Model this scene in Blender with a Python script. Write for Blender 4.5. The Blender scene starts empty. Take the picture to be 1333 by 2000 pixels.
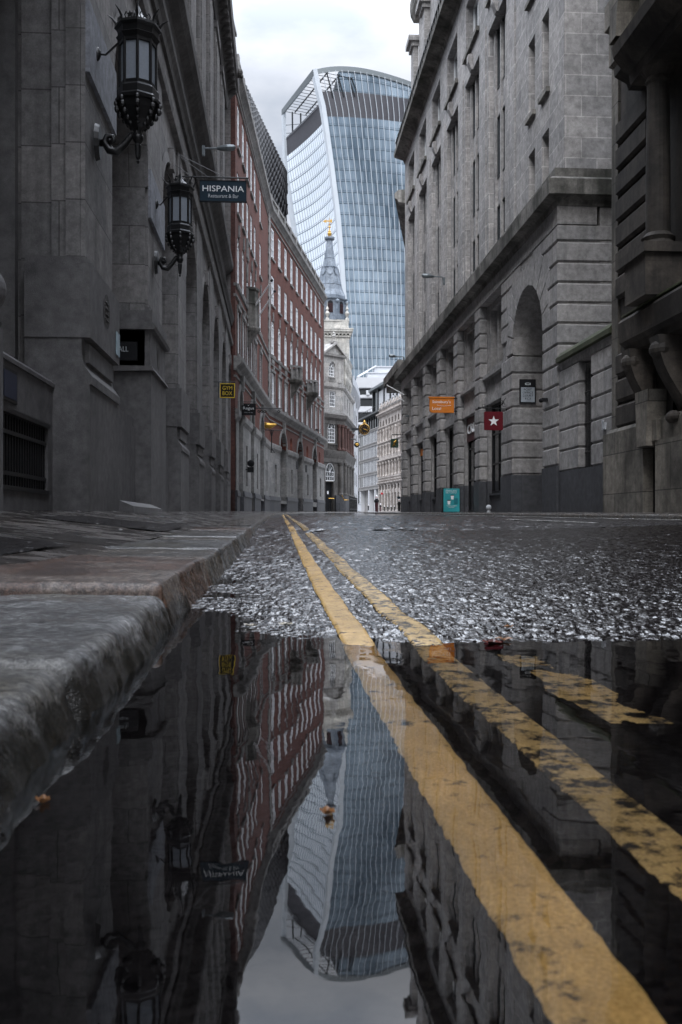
import bpy, bmesh, math, random
import numpy as np
from math import sin, cos, tan, atan, pi, sqrt, radians
from mathutils import Matrix, Vector
random.seed(7)
scene = bpy.context.scene
# ------------------------------------------------------------------ camera
F_PX, CX, HY = 1800.0, 666.5, 1018.0       # focal length / principal column / horizon row of the 1333x2000 photograph
YAW = atan((666.5 - 545.0) / F_PX)         # the street (world +Y) vanishes left of the frame centre
EYE = 0.30
cd = bpy.data.cameras.new("camera"); cam = bpy.data.objects.new("camera", cd)
scene.collection.objects.link(cam)
cam.location = (0, 0, EYE); cam.rotation_euler = (pi / 2, 0, -YAW)
cd.sensor_fit = 'VERTICAL'; cd.sensor_height = 36; cd.sensor_width = 24
cd.lens = F_PX / 2000 * 36; cd.shift_y = 18 / 2000
cd.clip_start = 0.05; cd.clip_end = 4000
cd.dof.use_dof = True; cd.dof.focus_distance = 6; cd.dof.aperture_fstop = 11
scene.camera = cam
# ------------------------------------------------------------------ sky, sun, exposure
w = bpy.data.worlds.new("World"); scene.world = w; w.use_nodes = True
nt = w.node_tree; nt.nodes.clear()
N = nt.nodes.new; L = nt.links.new
out = N('ShaderNodeOutputWorld'); bg = N('ShaderNodeBackground')
sky = N('ShaderNodeTexSky'); sky.sky_type = 'NISHITA'; sky.sun_disc = False
sky.sun_elevation = radians(38); sky.sun_rotation = radians(150)
sky.air_density = 1.4; sky.dust_density = 2.0
tc = N('ShaderNodeTexCoord'); mp = N('ShaderNodeMapping'); mp.inputs['Scale'].default_value = (1, 1, 2.4)
nz = N('ShaderNodeTexNoise'); nz.inputs['Scale'].default_value = 4.2; nz.inputs['Detail'].default_value = 7; nz.inputs['Roughness'].default_value = .52
L(tc.outputs['Generated'], mp.inputs['Vector']); L(mp.outputs['Vector'], nz.inputs['Vector'])
cr = N('ShaderNodeValToRGB')
cr.color_ramp.elements[0].position = .40; cr.color_ramp.elements[0].color = (5.0, 5.5, 6.4, 1)
cr.color_ramp.elements[1].position = .58; cr.color_ramp.elements[1].color = (7.6, 7.9, 8.6, 1)
L(nz.outputs['Fac'], cr.inputs['Fac'])
mx = N('ShaderNodeMix'); mx.data_type = 'RGBA'; mx.inputs[0].default_value = .93
L(sky.outputs['Color'], mx.inputs[6]); L(cr.outputs['Color'], mx.inputs[7])
# an overcast sky is brightest overhead
sx_ = N('ShaderNodeSeparateXYZ'); L(tc.outputs['Generated'], sx_.inputs[0])
mr_ = N('ShaderNodeMapRange'); mr_.interpolation_type = 'SMOOTHSTEP'
for k_, v_ in (('From Min', .40), ('From Max', .80), ('To Min', 1.0), ('To Max', 7.0)): mr_.inputs[k_].default_value = v_
L(sx_.outputs[2], mr_.inputs['Value'])
vm_ = N('ShaderNodeVectorMath'); vm_.operation = 'SCALE'; L(mx.outputs[2], vm_.inputs[0]); L(mr_.outputs[0], vm_.inputs['Scale'])
L(vm_.outputs[0], bg.inputs['Color']); bg.inputs['Strength'].default_value = .08
L(bg.outputs[0], out.inputs['Surface'])
sd = bpy.data.lights.new("sun", 'SUN'); sun = bpy.data.objects.new("sun", sd); scene.collection.objects.link(sun)
sd.energy = 1.3; sd.angle = radians(35); sd.color = (1, .97, .93)
sun.rotation_euler = (radians(46), 0, radians(-22))
scene.view_settings.view_transform = 'Standard'; scene.view_settings.look = 'None'
scene.view_settings.exposure = 0.52; scene.view_settings.gamma = 1
scene.cycles.max_bounces = 8; scene.cycles.diffuse_bounces = 4; scene.cycles.glossy_bounces = 4
scene.cycles.transparent_max_bounces = 12

# ------------------------------------------------------------------ helpers
def ray(px): return tan(atan((px - CX) / F_PX) + YAW)          # X per metre of Y
def dep(X, Y): return Y * cos(YAW) + X * sin(YAW)
def at(px, py, Y):
    X = ray(px) * Y; return X, EYE + (HY - py) * dep(X, Y) / F_PX
def Yat(px, X): return X / ray(px)
def zat(px, py, X):
    Y = Yat(px, X); return EYE + (HY - py) * dep(X, Y) / F_PX
def cam2w(Xc, Z): return (Z * sin(YAW) + Xc * cos(YAW), Z * cos(YAW) - Xc * sin(YAW))
def pz(px, Z): return cam2w((px - CX) / F_PX * Z, Z)
def lerp(a, b, t): return a + (b - a) * t

class Frame:
    """wall frame: u along the wall, w outwards, z up"""
    def __init__(s, O, T, Nn):
        s.O, s.T, s.N = O, T, Nn
    def __call__(s, u, w, z):
        return (s.O[0] + u * s.T[0] + w * s.N[0], s.O[1] + u * s.T[1] + w * s.N[1], z)
    def u_of(s, px):
        r = ray(px); d = s.T[0] - r * s.T[1]
        return (r * s.O[1] - s.O[0]) / d
    def uz(s, px, py):
        u = s.u_of(px); x, y, _ = s(u, 0, 0)
        return u, EYE + (HY - py) * dep(x, y) / F_PX
def frame2(A, B, side=1):
    d = math.dist(A, B); T = ((B[0] - A[0]) / d, (B[1] - A[1]) / d)
    return Frame(A, T, (T[1] * side, -T[0] * side))
ID = Frame((0, 0), (1, 0), (0, 1))

class MB:
    def __init__(s): s.V = []; s.F = []; s.M = []
    def poly(s, pts, m=0):
        n = len(s.V); s.V += [tuple(p) for p in pts]; s.F.append(list(range(n, n + len(pts)))); s.M.append(m)
    def box(s, fr, u0, u1, w0, w1, z0, z1, m=0, top=None):
        n = len(s.V)
        if top is None: top = (0, 0)
        a, b = top
        for (zz, du, dw) in ((z0, 0, 0), (z1, a, b)):
            s.V += [fr(u0 + du, w0 + dw, zz), fr(u1 - du, w0 + dw, zz), fr(u1 - du, w1 - dw, zz), fr(u0 + du, w1 - dw, zz)]
        for f in ((0, 1, 2, 3), (4, 5, 6, 7), (0, 1, 5, 4), (1, 2, 6, 5), (2, 3, 7, 6), (3, 0, 4, 7)):
            s.F.append([n + i for i in f]); s.M.append(m)
    def rustic(s, fr, u0, u1, w0, w1, z0, z1, c=.045, m=0, front=True):
        """block whose visible edges are chamfered, for rusticated courses"""
        n = len(s.V)
        for (zz, d) in ((z0, c), (z0 + c, 0), (z1 - c, 0), (z1, c)):
            s.V += [fr(u0 + d, w0, zz), fr(u1 - d, w0, zz), fr(u1 - d, w1 - d, zz), fr(u0 + d, w1 - d, zz)]
        for k in range(3):
            for i in range(4):
                j = (i + 1) % 4
                s.F.append([n + 4 * k + i, n + 4 * k + j, n + 4 * k + 4 + j, n + 4 * k + 4 + i]); s.M.append(m)
        s.F.append([n, n + 1, n + 2, n + 3]); s.F.append([n + 12, n + 13, n + 14, n + 15]); s.M += [m, m]
    def prism(s, fr, prof, u0, u1, m=0, mitre=0):
        """profile [(w,z)...] swept along u"""
        n = len(s.V); k = len(prof)
        s.V += [fr(u0 - a * mitre, a, b) for a, b in prof] + [fr(u1, a, b) for a, b in prof]
        for i in range(k):
            j = (i + 1) % k; s.F.append([n + i, n + j, n + k + j, n + k + i]); s.M.append(m)
        s.F.append([n + i for i in range(k)]); s.F.append([n + k + i for i in range(k)]); s.M += [m, m]
    def lathe(s, c, prof, seg=12, m=0, a0=0, cap=True):
        n = len(s.V)
        for r, z in prof:
            for i in range(seg):
                a = a0 + 2 * pi * i / seg; s.V.append((c[0] + r * cos(a), c[1] + r * sin(a), z))
        for k in range(len(prof) - 1):
            for i in range(seg):
                j = (i + 1) % seg
                s.F.append([n + k * seg + i, n + k * seg + j, n + (k + 1) * seg + j, n + (k + 1) * seg + i]); s.M.append(m)
        if cap:
            s.F.append([n + i for i in range(seg)][::-1]); s.M.append(m)
            q = n + (len(prof) - 1) * seg; s.F.append([q + i for i in range(seg)]); s.M.append(m)
    def tube(s, pts, r, seg=8, m=0):
        P = [Vector(p) for p in pts]; n = len(s.V)
        rr = r if isinstance(r, (list, tuple)) else [r] * len(P)
        up = Vector((0, 0, 1)); prev = None
        for i, p in enumerate(P):
            t = (P[min(i + 1, len(P) - 1)] - P[max(i - 1, 0)]).normalized()
            a = t.cross(up if abs(t.z) < .95 else Vector((1, 0, 0))).normalized() if prev is None else (prev - t * prev.dot(t)).normalized()
            prev = a; b = t.cross(a)
            for k in range(seg):
                g = 2 * pi * k / seg; v = p + (a * cos(g) + b * sin(g)) * rr[i]; s.V.append(tuple(v))
        for i in range(len(P) - 1):
            for k in range(seg):
                j = (k + 1) % seg
                s.F.append([n + i * seg + k, n + i * seg + j, n + (i + 1) * seg + j, n + (i + 1) * seg + k]); s.M.append(m)
        s.F.append([n + k for k in range(seg)]); s.F.append([n + (len(P) - 1) * seg + k for k in range(seg)]); s.M += [m, m]
    def ball(s, c, r, m=0, sx=1, sy=1, sz=1, n1=8, n2=12):
        n = len(s.V)
        for i in range(n1 + 1):
            a = pi * i / n1
            for k in range(n2):
                g = 2 * pi * k / n2
                s.V.append((c[0] + r * sx * sin(a) * cos(g), c[1] + r * sy * sin(a) * sin(g), c[2] + r * sz * cos(a)))
        for i in range(n1):
            for k in range(n2):
                j = (k + 1) % n2
                s.F.append([n + i * n2 + k, n + i * n2 + j, n + (i + 1) * n2 + j, n + (i + 1) * n2 + k]); s.M.append(m)
    def build(s, name, mats, parent=None, smooth=False):
        me = bpy.data.meshes.new(name); me.from_pydata(s.V, [], s.F)
        for m in (mats if isinstance(mats, (list, tuple)) else [mats]): me.materials.append(m)
        me.polygons.foreach_set('material_index', s.M)
        if smooth: me.polygons.foreach_set('use_smooth', [True] * len(s.F))
        me.update()
        o = bpy.data.objects.new(name, me); scene.collection.objects.link(o)
        adopt(o, parent)
        return o
def root_of(o):
    while o.parent: o = o.parent
    return o
def adopt(o, parent):
    if parent is not None:
        o.parent = parent
        o.matrix_parent_inverse = Matrix.Translation(-root_of(parent).location) if parent.type == 'EMPTY' else Matrix.Identity(4)
def tag(o, label=None, cat=None, group=None, kind=None):
    if label: o['label'] = label
    if cat: o['category'] = cat
    if group: o['group'] = group
    if kind: o['kind'] = kind
    return o
def thing(name, label, cat, loc=(0, 0, 0), group=None):
    o = bpy.data.objects.new(name, None); scene.collection.objects.link(o); o.location = loc
    o.empty_display_size = .3
    return tag(o, label, cat, group)
def copy_tree(o, delta, label=None):
    c = o.copy(); scene.collection.objects.link(c); c.location = Vector(o.location) + Vector(delta)
    if label: c['label'] = label
    for ch in list(o.children):
        k = ch.copy(); scene.collection.objects.link(k); k.parent = c
        for g in list(ch.children):
            d = g.copy(); scene.collection.objects.link(d); d.parent = k
    return c

def wall(mb, fr, u0, u1, z0, z1, ops, w=0.0, m=0, mr=None):
    """wall face with rectangular / arched openings and their reveals; op = (ua, ub, za, zb, depth, arched)"""
    mr = m if mr is None else mr
    br = {u0, u1}; NA = 10
    for o in ops:
        br.add(o[0]); br.add(o[1])
        if o[5]:
            for i in range(1, NA): br.add(o[0] + (o[1] - o[0]) * (1 - cos(pi * i / NA)) / 2)
    br = sorted(b for b in br if u0 - 1e-6 <= b <= u1 + 1e-6)
    def topz(o, u):
        if not o[5]: return o[3]
        r = (o[1] - o[0]) / 2; c = (o[0] + o[1]) / 2; h = o[5] if o[5] is not True else r
        return o[3] - h + h * sqrt(max(0, 1 - ((u - c) / r) ** 2))
    for a, b in zip(br[:-1], br[1:]):
        if b - a < 1e-5: continue
        mid = (a + b) / 2; za, zb = z0, z0
        for o in sorted([o for o in ops if o[0] < mid < o[1]], key=lambda o: o[2]):
            if o[2] > za + 1e-5 or o[2] > zb + 1e-5: mb.poly([fr(a, w, za), fr(b, w, zb), fr(b, w, o[2]), fr(a, w, o[2])], m)
            ta, tb = topz(o, a), topz(o, b); d = o[4]
            mb.poly([fr(a, w, ta), fr(b, w, tb), fr(b, w - d, tb), fr(a, w - d, ta)], mr)
            if o[2] > z0 + 1e-4: mb.poly([fr(a, w, o[2]), fr(b, w, o[2]), fr(b, w - d, o[2]), fr(a, w - d, o[2])], mr)
            za, zb = ta, tb
        mb.poly([fr(a, w, za), fr(b, w, zb), fr(b, w, z1), fr(a, w, z1)], m)
    for o in ops:
        for u in (o[0], o[1]):
            t = topz(o, u)
            if t > o[2] + 1e-4: mb.poly([fr(u, w, o[2]), fr(u, w, t), fr(u, w - o[4], t), fr(u, w - o[4], o[2])], mr)
def window(parent, fr, u0, u1, z0, z1, w, fmat, gmat, nx=2, ny=3, fw=.06, bw=.03, arch=0, fd=.06, name='window'):
    """a window: frame and glazing bars in one mesh, the pane as its sub-part"""
    f = MB(); c = (u0 + u1) / 2; r = (u1 - u0) / 2; zs = z1 - arch
    f.box(fr, u0, u0 + fw, w, w + fd, z0, zs); f.box(fr, u1 - fw, u1, w, w + fd, z0, zs)
    f.box(fr, u0 + fw, u1 - fw, w, w + fd, z0, z0 + fw)
    if not arch: f.box(fr, u0 + fw, u1 - fw, w, w + fd, z1 - fw, z1)
    for i in range(1, nx):
        u = u0 + (u1 - u0) * i / nx; f.box(fr, u - bw / 2, u + bw / 2, w + .005, w + fd * .7, z0 + fw, zs - (0 if arch else fw))
    for j in range(1, ny + (1 if arch else 0)):
        z = z0 + (zs - z0) * j / ny; f.box(fr, u0 + fw, u1 - fw, w + .008, w + fd * .75, z - bw / 2, z + bw / 2)
    if arch:
        n = 8
        for i in range(n):
            a, b = pi * i / n, pi * (i + 1) / n
            for (k0, k1) in ((1, 1 - fw / r), ):
                f.poly([fr(c + r * k0 * cos(a), w + fd, zs + arch * k0 * sin(a)), fr(c + r * k0 * cos(b), w + fd, zs + arch * k0 * sin(b)),
                        fr(c + r * k1 * cos(b), w + fd, zs + arch * k1 * sin(b)), fr(c + r * k1 * cos(a), w + fd, zs + arch * k1 * sin(a))])
        for a in (pi / 4, pi / 2, 3 * pi / 4):
            p = [fr(c + .0 * cos(a), w + fd * .6, zs), fr(c + r * cos(a), w + fd * .6, zs + arch * sin(a))]
            f.tube(p, bw / 2, 4)
    o = f.build(name, fmat, parent)
    g = MB(); pts = [fr(u0, w, z0), fr(u1, w, z0)]
    if arch: pts += [fr(c + r * cos(pi * i / 10), w, zs + arch * sin(pi * i / 10)) for i in range(11)]
    else: pts += [fr(u1, w, z1), fr(u0, w, z1)]
    g.poly(pts)
    g.build('pane', gmat, o)
    return o
def text_obj(name, s, mat, parent, x0, x1, Y, zc, h=None, ext=.006, size=None, fr=None, sp=1.0):
    """lettering standing on a board that faces down the street; the width is fitted to x0..x1"""
    cu = bpy.data.curves.new(name, 'FONT'); cu.body = s; cu.extrude = .5 * ext; cu.align_x = 'CENTER'; cu.space_character = sp
    cu.resolution_u = 3
    to = bpy.data.objects.new(name + '_tmp', cu); scene.collection.objects.link(to)
    bpy.context.view_layer.update()
    me = bpy.data.meshes.new_from_object(to); bpy.data.objects.remove(to)
    co = np.array([v.co[:] for v in me.vertices]); mn, mxx = co.min(0), co.max(0)
    sx = (x1 - x0) / (mxx[0] - mn[0]); sz = sx if h is None else h / (mxx[1] - mn[1])
    for v in me.vertices:
        u = (v.co.x - mn[0]) * sx + x0; z = (v.co.y - (mn[1] + mxx[1]) / 2) * sz + zc; d = v.co.z
        v.co = (u, Y - d, z) if fr is None else fr(u, Y + d, z)
    me.materials.clear(); me.materials.append(mat)
    me.name = name; o = bpy.data.objects.new(name, me); scene.collection.objects.link(o); adopt(o, parent)
    return o

# ------------------------------------------------------------------ materials
def newmat(name):
    m = bpy.data.materials.new(name); m.use_nodes = True; t = m.node_tree; t.nodes.clear()
    o = t.nodes.new('ShaderNodeOutputMaterial'); b = t.nodes.new('ShaderNodeBsdfPrincipled'); t.links.new(b.outputs[0], o.inputs[0])
    return m, t, b
def nd(t, k, **kw):
    n = t.nodes.new(k)
    for a, v in kw.items():
        if a.startswith('i_'): n.inputs[a[2:].replace('_', ' ')].default_value = v
        else: setattr(n, a, v)
    return n
def noise(t, vec, scale, detail=4, rough=.55):
    n = nd(t, 'ShaderNodeTexNoise', i_Scale=scale, i_Detail=detail, i_Roughness=rough); t.links.new(vec, n.inputs['Vector']); return n.outputs['Fac']
def ramp(t, fac, p0, c0, p1, c1):
    r = t.nodes.new('ShaderNodeValToRGB'); e = r.color_ramp.elements
    e[0].position, e[1].position = p0, p1; e[0].color = (*c0, 1) if len(c0) == 3 else c0; e[1].color = (*c1, 1) if len(c1) == 3 else c1
    t.links.new(fac, r.inputs[0]); return r.outputs[0]
def mixc(t, fac, a, b, mode='MIX'):
    n = t.nodes.new('ShaderNodeMix'); n.data_type = 'RGBA'; n.blend_type = mode
    for v, i in ((fac, 0), (a, 6), (b, 7)):
        if isinstance(v, (int, float)): n.inputs[i].default_value = v
        elif isinstance(v, tuple): n.inputs[i].default_value = (*v, 1)
        else: t.links.new(v, n.inputs[i])
    return n.outputs[2]
def math_(t, op, a, b=None):
    n = t.nodes.new('ShaderNodeMath'); n.operation = op
    for v, i in ((a, 0), (b, 1)):
        if v is None: continue
        if isinstance(v, (int, float)): n.inputs[i].default_value = v
        else: t.links.new(v, n.inputs[i])
    return n.outputs[0]
def mapv(t, vec, sc=(1, 1, 1), loc=(0, 0, 0)):
    n = t.nodes.new('ShaderNodeMapping'); n.inputs['Scale'].default_value = sc; n.inputs['Location'].default_value = loc
    t.links.new(vec, n.inputs[0]); return n.outputs[0]
def wall_uv(t):
    """(distance along the wall, height) picked from the face direction"""
    tc = t.nodes.new('ShaderNodeTexCoord'); g = t.nodes.new('ShaderNodeNewGeometry')
    s = t.nodes.new('ShaderNodeSeparateXYZ'); t.links.new(tc.outputs['Object'], s.inputs[0])
    n = t.nodes.new('ShaderNodeSeparateXYZ'); t.links.new(g.outputs['True Normal'], n.inputs[0])
    ax = math_(t, 'ABSOLUTE', n.outputs[0]); ay = math_(t, 'ABSOLUTE', n.outputs[1])
    k = math_(t, 'GREATER_THAN', ay, ax)
    u = math_(t, 'ADD', math_(t, 'MULTIPLY', s.outputs[0], k), math_(t, 'MULTIPLY', s.outputs[1], math_(t, 'SUBTRACT', 1, k)))
    c = t.nodes.new('ShaderNodeCombineXYZ'); t.links.new(u, c.inputs[0]); t.links.new(s.outputs[2], c.inputs[1])
    return tc.outputs['Object'], c.outputs[0]
def stone(name, ca, cb, rough=.8, course=None, joint=.012, joint_dark=.5, stain=.5, grain=60, bump=.25, stain_col=(.03, .028, .026), spec=.35):
    m, t, b = newmat(name); obj, uv = wall_uv(t)
    base = ramp(t, noise(t, obj, .7, 5), .35, ca, .65, cb)
    fine = noise(t, obj, grain, 3, .7)
    base = mixc(t, .55, base, ramp(t, fine, .3, (.45, .45, .45), .7, (1, 1, 1)), 'MULTIPLY')
    base = mixc(t, .7, base, ramp(t, noise(t, obj, 5.5, 5, .65), .32, (.48, .48, .48), .68, (1.25, 1.25, 1.25)), 'MULTIPLY')
    hgt = fine
    if course:
        br = t.nodes.new('ShaderNodeTexBrick'); t.links.new(uv, br.inputs['Vector'])
        br.inputs['Scale'].default_value = 1; br.inputs['Brick Width'].default_value = course[0]; br.inputs['Row Height'].default_value = course[1]
        br.inputs['Mortar Size'].default_value = joint; br.inputs['Color1'].default_value = (1, 1, 1, 1); br.inputs['Color2'].default_value = (.72, .74, .76, 1)
        br.inputs['Mortar'].default_value = (joint_dark, joint_dark, joint_dark, 1); br.inputs['Mortar Smooth'].default_value = .1
        base = mixc(t, 1, base, br.outputs['Color'], 'MULTIPLY')
        hgt = math_(t, 'SUBTRACT', math_(t, 'MULTIPLY', fine, .3), br.outputs['Fac'])
    if stain:
        st = noise(t, mapv(t, obj, (2.2, 2.2, .22)), 1.3, 6, .6)
        base = mixc(t, math_(t, 'MULTIPLY', ramp(t, st, .48, (0, 0, 0), .72, (1, 1, 1)), stain), base, stain_col)
    t.links.new(base, b.inputs['Base Color']); b.inputs['Roughness'].default_value = rough
    b.inputs['Specular IOR Level'].default_value = spec
    bp = nd(t, 'ShaderNodeBump', i_Strength=bump, i_Distance=.02); t.links.new(hgt, bp.inputs['Height']); t.links.new(bp.outputs[0], b.inputs['Normal'])
    return m
def plain(name, c, rough=.5, metal=0, nscale=8, var=.25, emis=None, spec=.5, bump=0):
    m, t, b = newmat(name); tc = t.nodes.new('ShaderNodeTexCoord')
    f = noise(t, tc.outputs['Object'], nscale, 4)
    t.links.new(mixc(t, 1, c, ramp(t, f, .3, (1 - var,) * 3, .7, (1, 1, 1)), 'MULTIPLY'), b.inputs['Base Color'])
    b.inputs['Roughness'].default_value = rough; b.inputs['Metallic'].default_value = metal; b.inputs['Specular IOR Level'].default_value = spec
    if bump:
        bp = nd(t, 'ShaderNodeBump', i_Strength=bump, i_Distance=.01); t.links.new(f, bp.inputs['Height']); t.links.new(bp.outputs[0], b.inputs['Normal'])
    return m
def glass(name, c, rough=.05, var=.4, nscale=1.2, metal=0.0):
    m, t, b = newmat(name); tc = t.nodes.new('ShaderNodeTexCoord')
    f = noise(t, tc.outputs['Object'], nscale, 3)
    t.links.new(mixc(t, 1, c, ramp(t, f, .35, (1 - var,) * 3, .65, (1, 1, 1)), 'MULTIPLY'), b.inputs['Base Color'])
    b.inputs['Roughness'].default_value = rough; b.inputs['Specular IOR Level'].default_value = .8; b.inputs['IOR'].default_value = 1.6; b.inputs['Metallic'].default_value = metal
    bp = nd(t, 'ShaderNodeBump', i_Strength=.08, i_Distance=.05); t.links.new(f, bp.inputs['Height']); t.links.new(bp.outputs[0], b.inputs['Normal'])
    return m

MAT = {}
MAT['bank'] = stone('bank_stone', (.23, .215, .21), (.30, .285, .275), course=(1.6, .83), joint=.010, joint_dark=.35, stain=.45, grain=35)
MAT['bank_granite'] = stone('bank_granite', (.125, .12, .122), (.175, .168, .168), rough=.6, stain=.35, grain=70)
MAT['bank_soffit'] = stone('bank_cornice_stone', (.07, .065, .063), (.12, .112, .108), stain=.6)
MAT['slate_block'] = stone('smooth_block_stone', (.24, .25, .28), (.30, .31, .34), stain=.2, grain=30)
MAT['lime'] = stone('limestone', (.37, .352, .342), (.46, .438, .425), course=(1.7, .61), joint=.002, joint_dark=.8, stain=.35, grain=45)
MAT['lime_ashlar'] = stone('limestone_ashlar', (.33, .316, .308), (.44, .42, .408), course=(.95, .62), joint=.014, joint_dark=1.35, stain=.15, grain=45)
MAT['lime_dirty'] = stone('weathered_limestone', (.06, .058, .05), (.28, .265, .245), stain=.85, grain=20, stain_col=(.012, .014, .009))
MAT['granite'] = stone('grey_granite', (.075, .077, .085), (.10, .10, .11), rough=.55, course=(1.9, 3), joint=.006, stain=.25, grain=110)
MAT['soot'] = stone('sooty_stone', (.022, .019, .017), (.095, .08, .067), course=(1.5, .62), joint=.004, stain=.75, grain=20, stain_col=(.006, .006, .006))
MAT['soot_pale'] = stone('weathered_plinth', (.09, .08, .068), (.27, .245, .21), course=(1.3, .95), joint=.012, joint_dark=.3, stain=.8, grain=25, stain_col=(.015, .016, .012))
MAT['moss'] = stone('mossy_coping', (.035, .045, .018), (.08, .085, .05), stain=.5, grain=30)
MAT['brick'] = stone('red_brick', (.125, .036, .022), (.17, .050, .032), course=(.225, .075), joint=.008, joint_dark=.75, stain=.2, grain=40, bump=.15)
MAT['brick_dark'] = stone('dark_brick', (.09, .04, .033), (.13, .055, .045), course=(.225, .075), joint=.01, joint_dark=1.3, stain=.2, grain=40)
MAT['portland'] = stone('portland_stone', (.27, .262, .25), (.37, .355, .34), course=(1.1, .45), joint=.008, joint_dark=.6, stain=.5, grain=30, stain_col=(.10, .095, .085))
MAT['church'] = stone('church_stone', (.52, .50, .46), (.72, .69, .63), course=(1.0, .6), joint=.02, joint_dark=.6, stain=.7, grain=8, stain_col=(.16, .15, .13))
MAT['house_pale'] = stone('pale_house_stone', (.40, .38, .36), (.54, .52, .49), course=(1.2, .6), joint=.012, joint_dark=.6, stain=.6, grain=10, stain_col=(.13, .12, .11))
MAT['house_dark'] = stone('dark_house_stone', (.10, .095, .09), (.17, .16, .15), stain=.6, grain=12)
MAT['redstone'] = stone('red_granite', (.09, .05, .043), (.14, .075, .065), stain=.4, grain=30)
MAT['lead'] = stone('lead_sheet', (.13, .16, .20), (.24, .28, .33), rough=.45, stain=.5, grain=3, stain_col=(.06, .075, .095))
MAT['orn'] = stone('ornate_stone', (.34, .305, .28), (.56, .51, .475), stain=.7, grain=3, stain_col=(.12, .10, .095), bump=.8)
MAT['conc'] = stone('pale_concrete', (.26, .255, .25), (.32, .31, .305), stain=.3, grain=5)
MAT['white_clad'] = plain('white_cladding', (.48, .49, .51), .5, var=.12, nscale=.3)
MAT['pale_clad'] = plain('grey_cladding', (.48, .50, .53), .5, var=.12, nscale=.5)
MAT['white_paint'] = plain('white_paint', (.84, .85, .86), .45, var=.1)
MAT['dark_glass'] = glass('dark_window_glass', (.012, .014, .017), .04)
MAT['street_glass'] = glass('street_window_glass', (.05, .06, .07), .06, nscale=.5)
MAT['pale_glass'] = glass('pale_reflection_glass', (.26, .29, .33), .08, nscale=.8)  # sash-window reflections put into the glass as a pale base colour
MAT['black_metal'] = plain('black_iron', (.012, .012, .013), .38, .2, nscale=20, var=.4, bump=.3)
MAT['grey_metal'] = plain('grey_metal', (.16, .18, .19), .4, .6)
MAT['bronze'] = plain('dark_bronze', (.022, .020, .018), .45, .5)
MAT['steel_dark'] = plain('dark_steel', (.045, .05, .055), .4, .5)
MAT['gold'] = plain('gilding', (.62, .37, .09), .38, 1.0, var=.3, nscale=12)
MAT['frost'] = plain('frosted_glass', (.22, .245, .28), .35, nscale=30, var=.12)
MAT['navy'] = plain('navy_enamel', (.010, .028, .045), .65, spec=.2)
MAT['black_paint'] = plain('black_paint', (.012, .012, .014), .65, spec=.2)
MAT['letter_white'] = plain('white_lettering', (.78, .79, .8), .5, var=.03)
MAT['letter_grey'] = plain('pale_grey_lettering', (.45, .48, .5), .5, var=.05)
MAT['yellow_ink'] = plain('yellow_lettering', (.72, .50, .02), .5, var=.08)
MAT['orange'] = plain('orange_enamel', (.62, .19, .025), .65, spec=.2, var=.1)
MAT['crimson'] = plain('dark_red_enamel', (.11, .006, .012), .65, spec=.2, var=.15)
MAT['teal'] = plain('teal_poster', (.04, .40, .44), .45, var=.35, nscale=1.5)
MAT['green'] = plain('dark_green_paint', (.02, .05, .035), .4)
MAT['red_paint'] = plain('red_paint', (.42, .02, .03), .4)
MAT['oxblood'] = plain('oxblood_paint', (.06, .012, .016), .5)
MAT['blueplaque'] = plain('blue_plaque', (.012, .02, .05), .4)
MAT['palebox'] = plain('pale_blue_notice', (.35, .45, .5), .5)
# ------------------------------------------------------------------ ground heights
def ip(x, xs, ys): return np.interp(x, xs, ys)
def kerb_x(Y): return ip(Y, [-40, 0, 3, 20, 45, 55, 79, 110, 150], [-.28, -.285, -.335, -.35, -.32, -.2, 1.5, 7.7, 16])
def kerb_top(Y): return ip(Y, [-40, 1.2, 2.86, 4.9, 16.6, 60, 110, 240], [.06, .124, .124, .138, .295, .85, 1.42, 2.5])
def gut(Y): return ip(Y, [-40, 1.2, 1.75, 2.1, 2.6, 3.4, 4.6, 7, 16.6, 60, 110, 240], [-.03, -.022, -.012, -.003, -.002, .0005, .007, .038, .19, .75, 1.3, 2.4])
def crown(Y): return ip(Y, [-40, 2.12, 2.27, 2.5, 6, 14.6, 60, 110, 240, 600], [-.022, -.020, -.001, .008, .085, .262, .79, 1.34, 2.5, 5])
def gutr(Y): return .165 + .0105 * np.maximum(Y, -10)
def kerbr_top(Y): return .265 + .0102 * np.maximum(Y, -10)
def sstep(x, a, b):
    t = np.clip((x - a) / (b - a), 0, 1); return t * t * (3 - 2 * t)
def road_z(X, Y):
    xk = kerb_x(Y); g, c, r = gut(Y), crown(Y), gutr(Y)
    z = g + (c - g) * sstep(X, xk, xk + 1.0)
    return z + (r - z) * sstep(X, 2.2, 6.4) * (Y < 80)
_rs = np.random.RandomState(3); _H = _rs.rand(512, 512)
def vnoise(x, y, s, o=0):
    x = x / s + o * 37.7; y = y / s + o * 91.3
    xi = np.floor(x).astype(int); yi = np.floor(y).astype(int); fx = x - xi; fy = y - yi
    fx = fx * fx * (3 - 2 * fx); fy = fy * fy * (3 - 2 * fy)
    a = _H[xi % 512, yi % 512]; b = _H[(xi + 1) % 512, yi % 512]; c = _H[xi % 512, (yi + 1) % 512]; d = _H[(xi + 1) % 512, (yi + 1) % 512]
    return (a * (1 - fx) + b * fx) * (1 - fy) + (c * (1 - fx) + d * fx) * fy - .5
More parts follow.
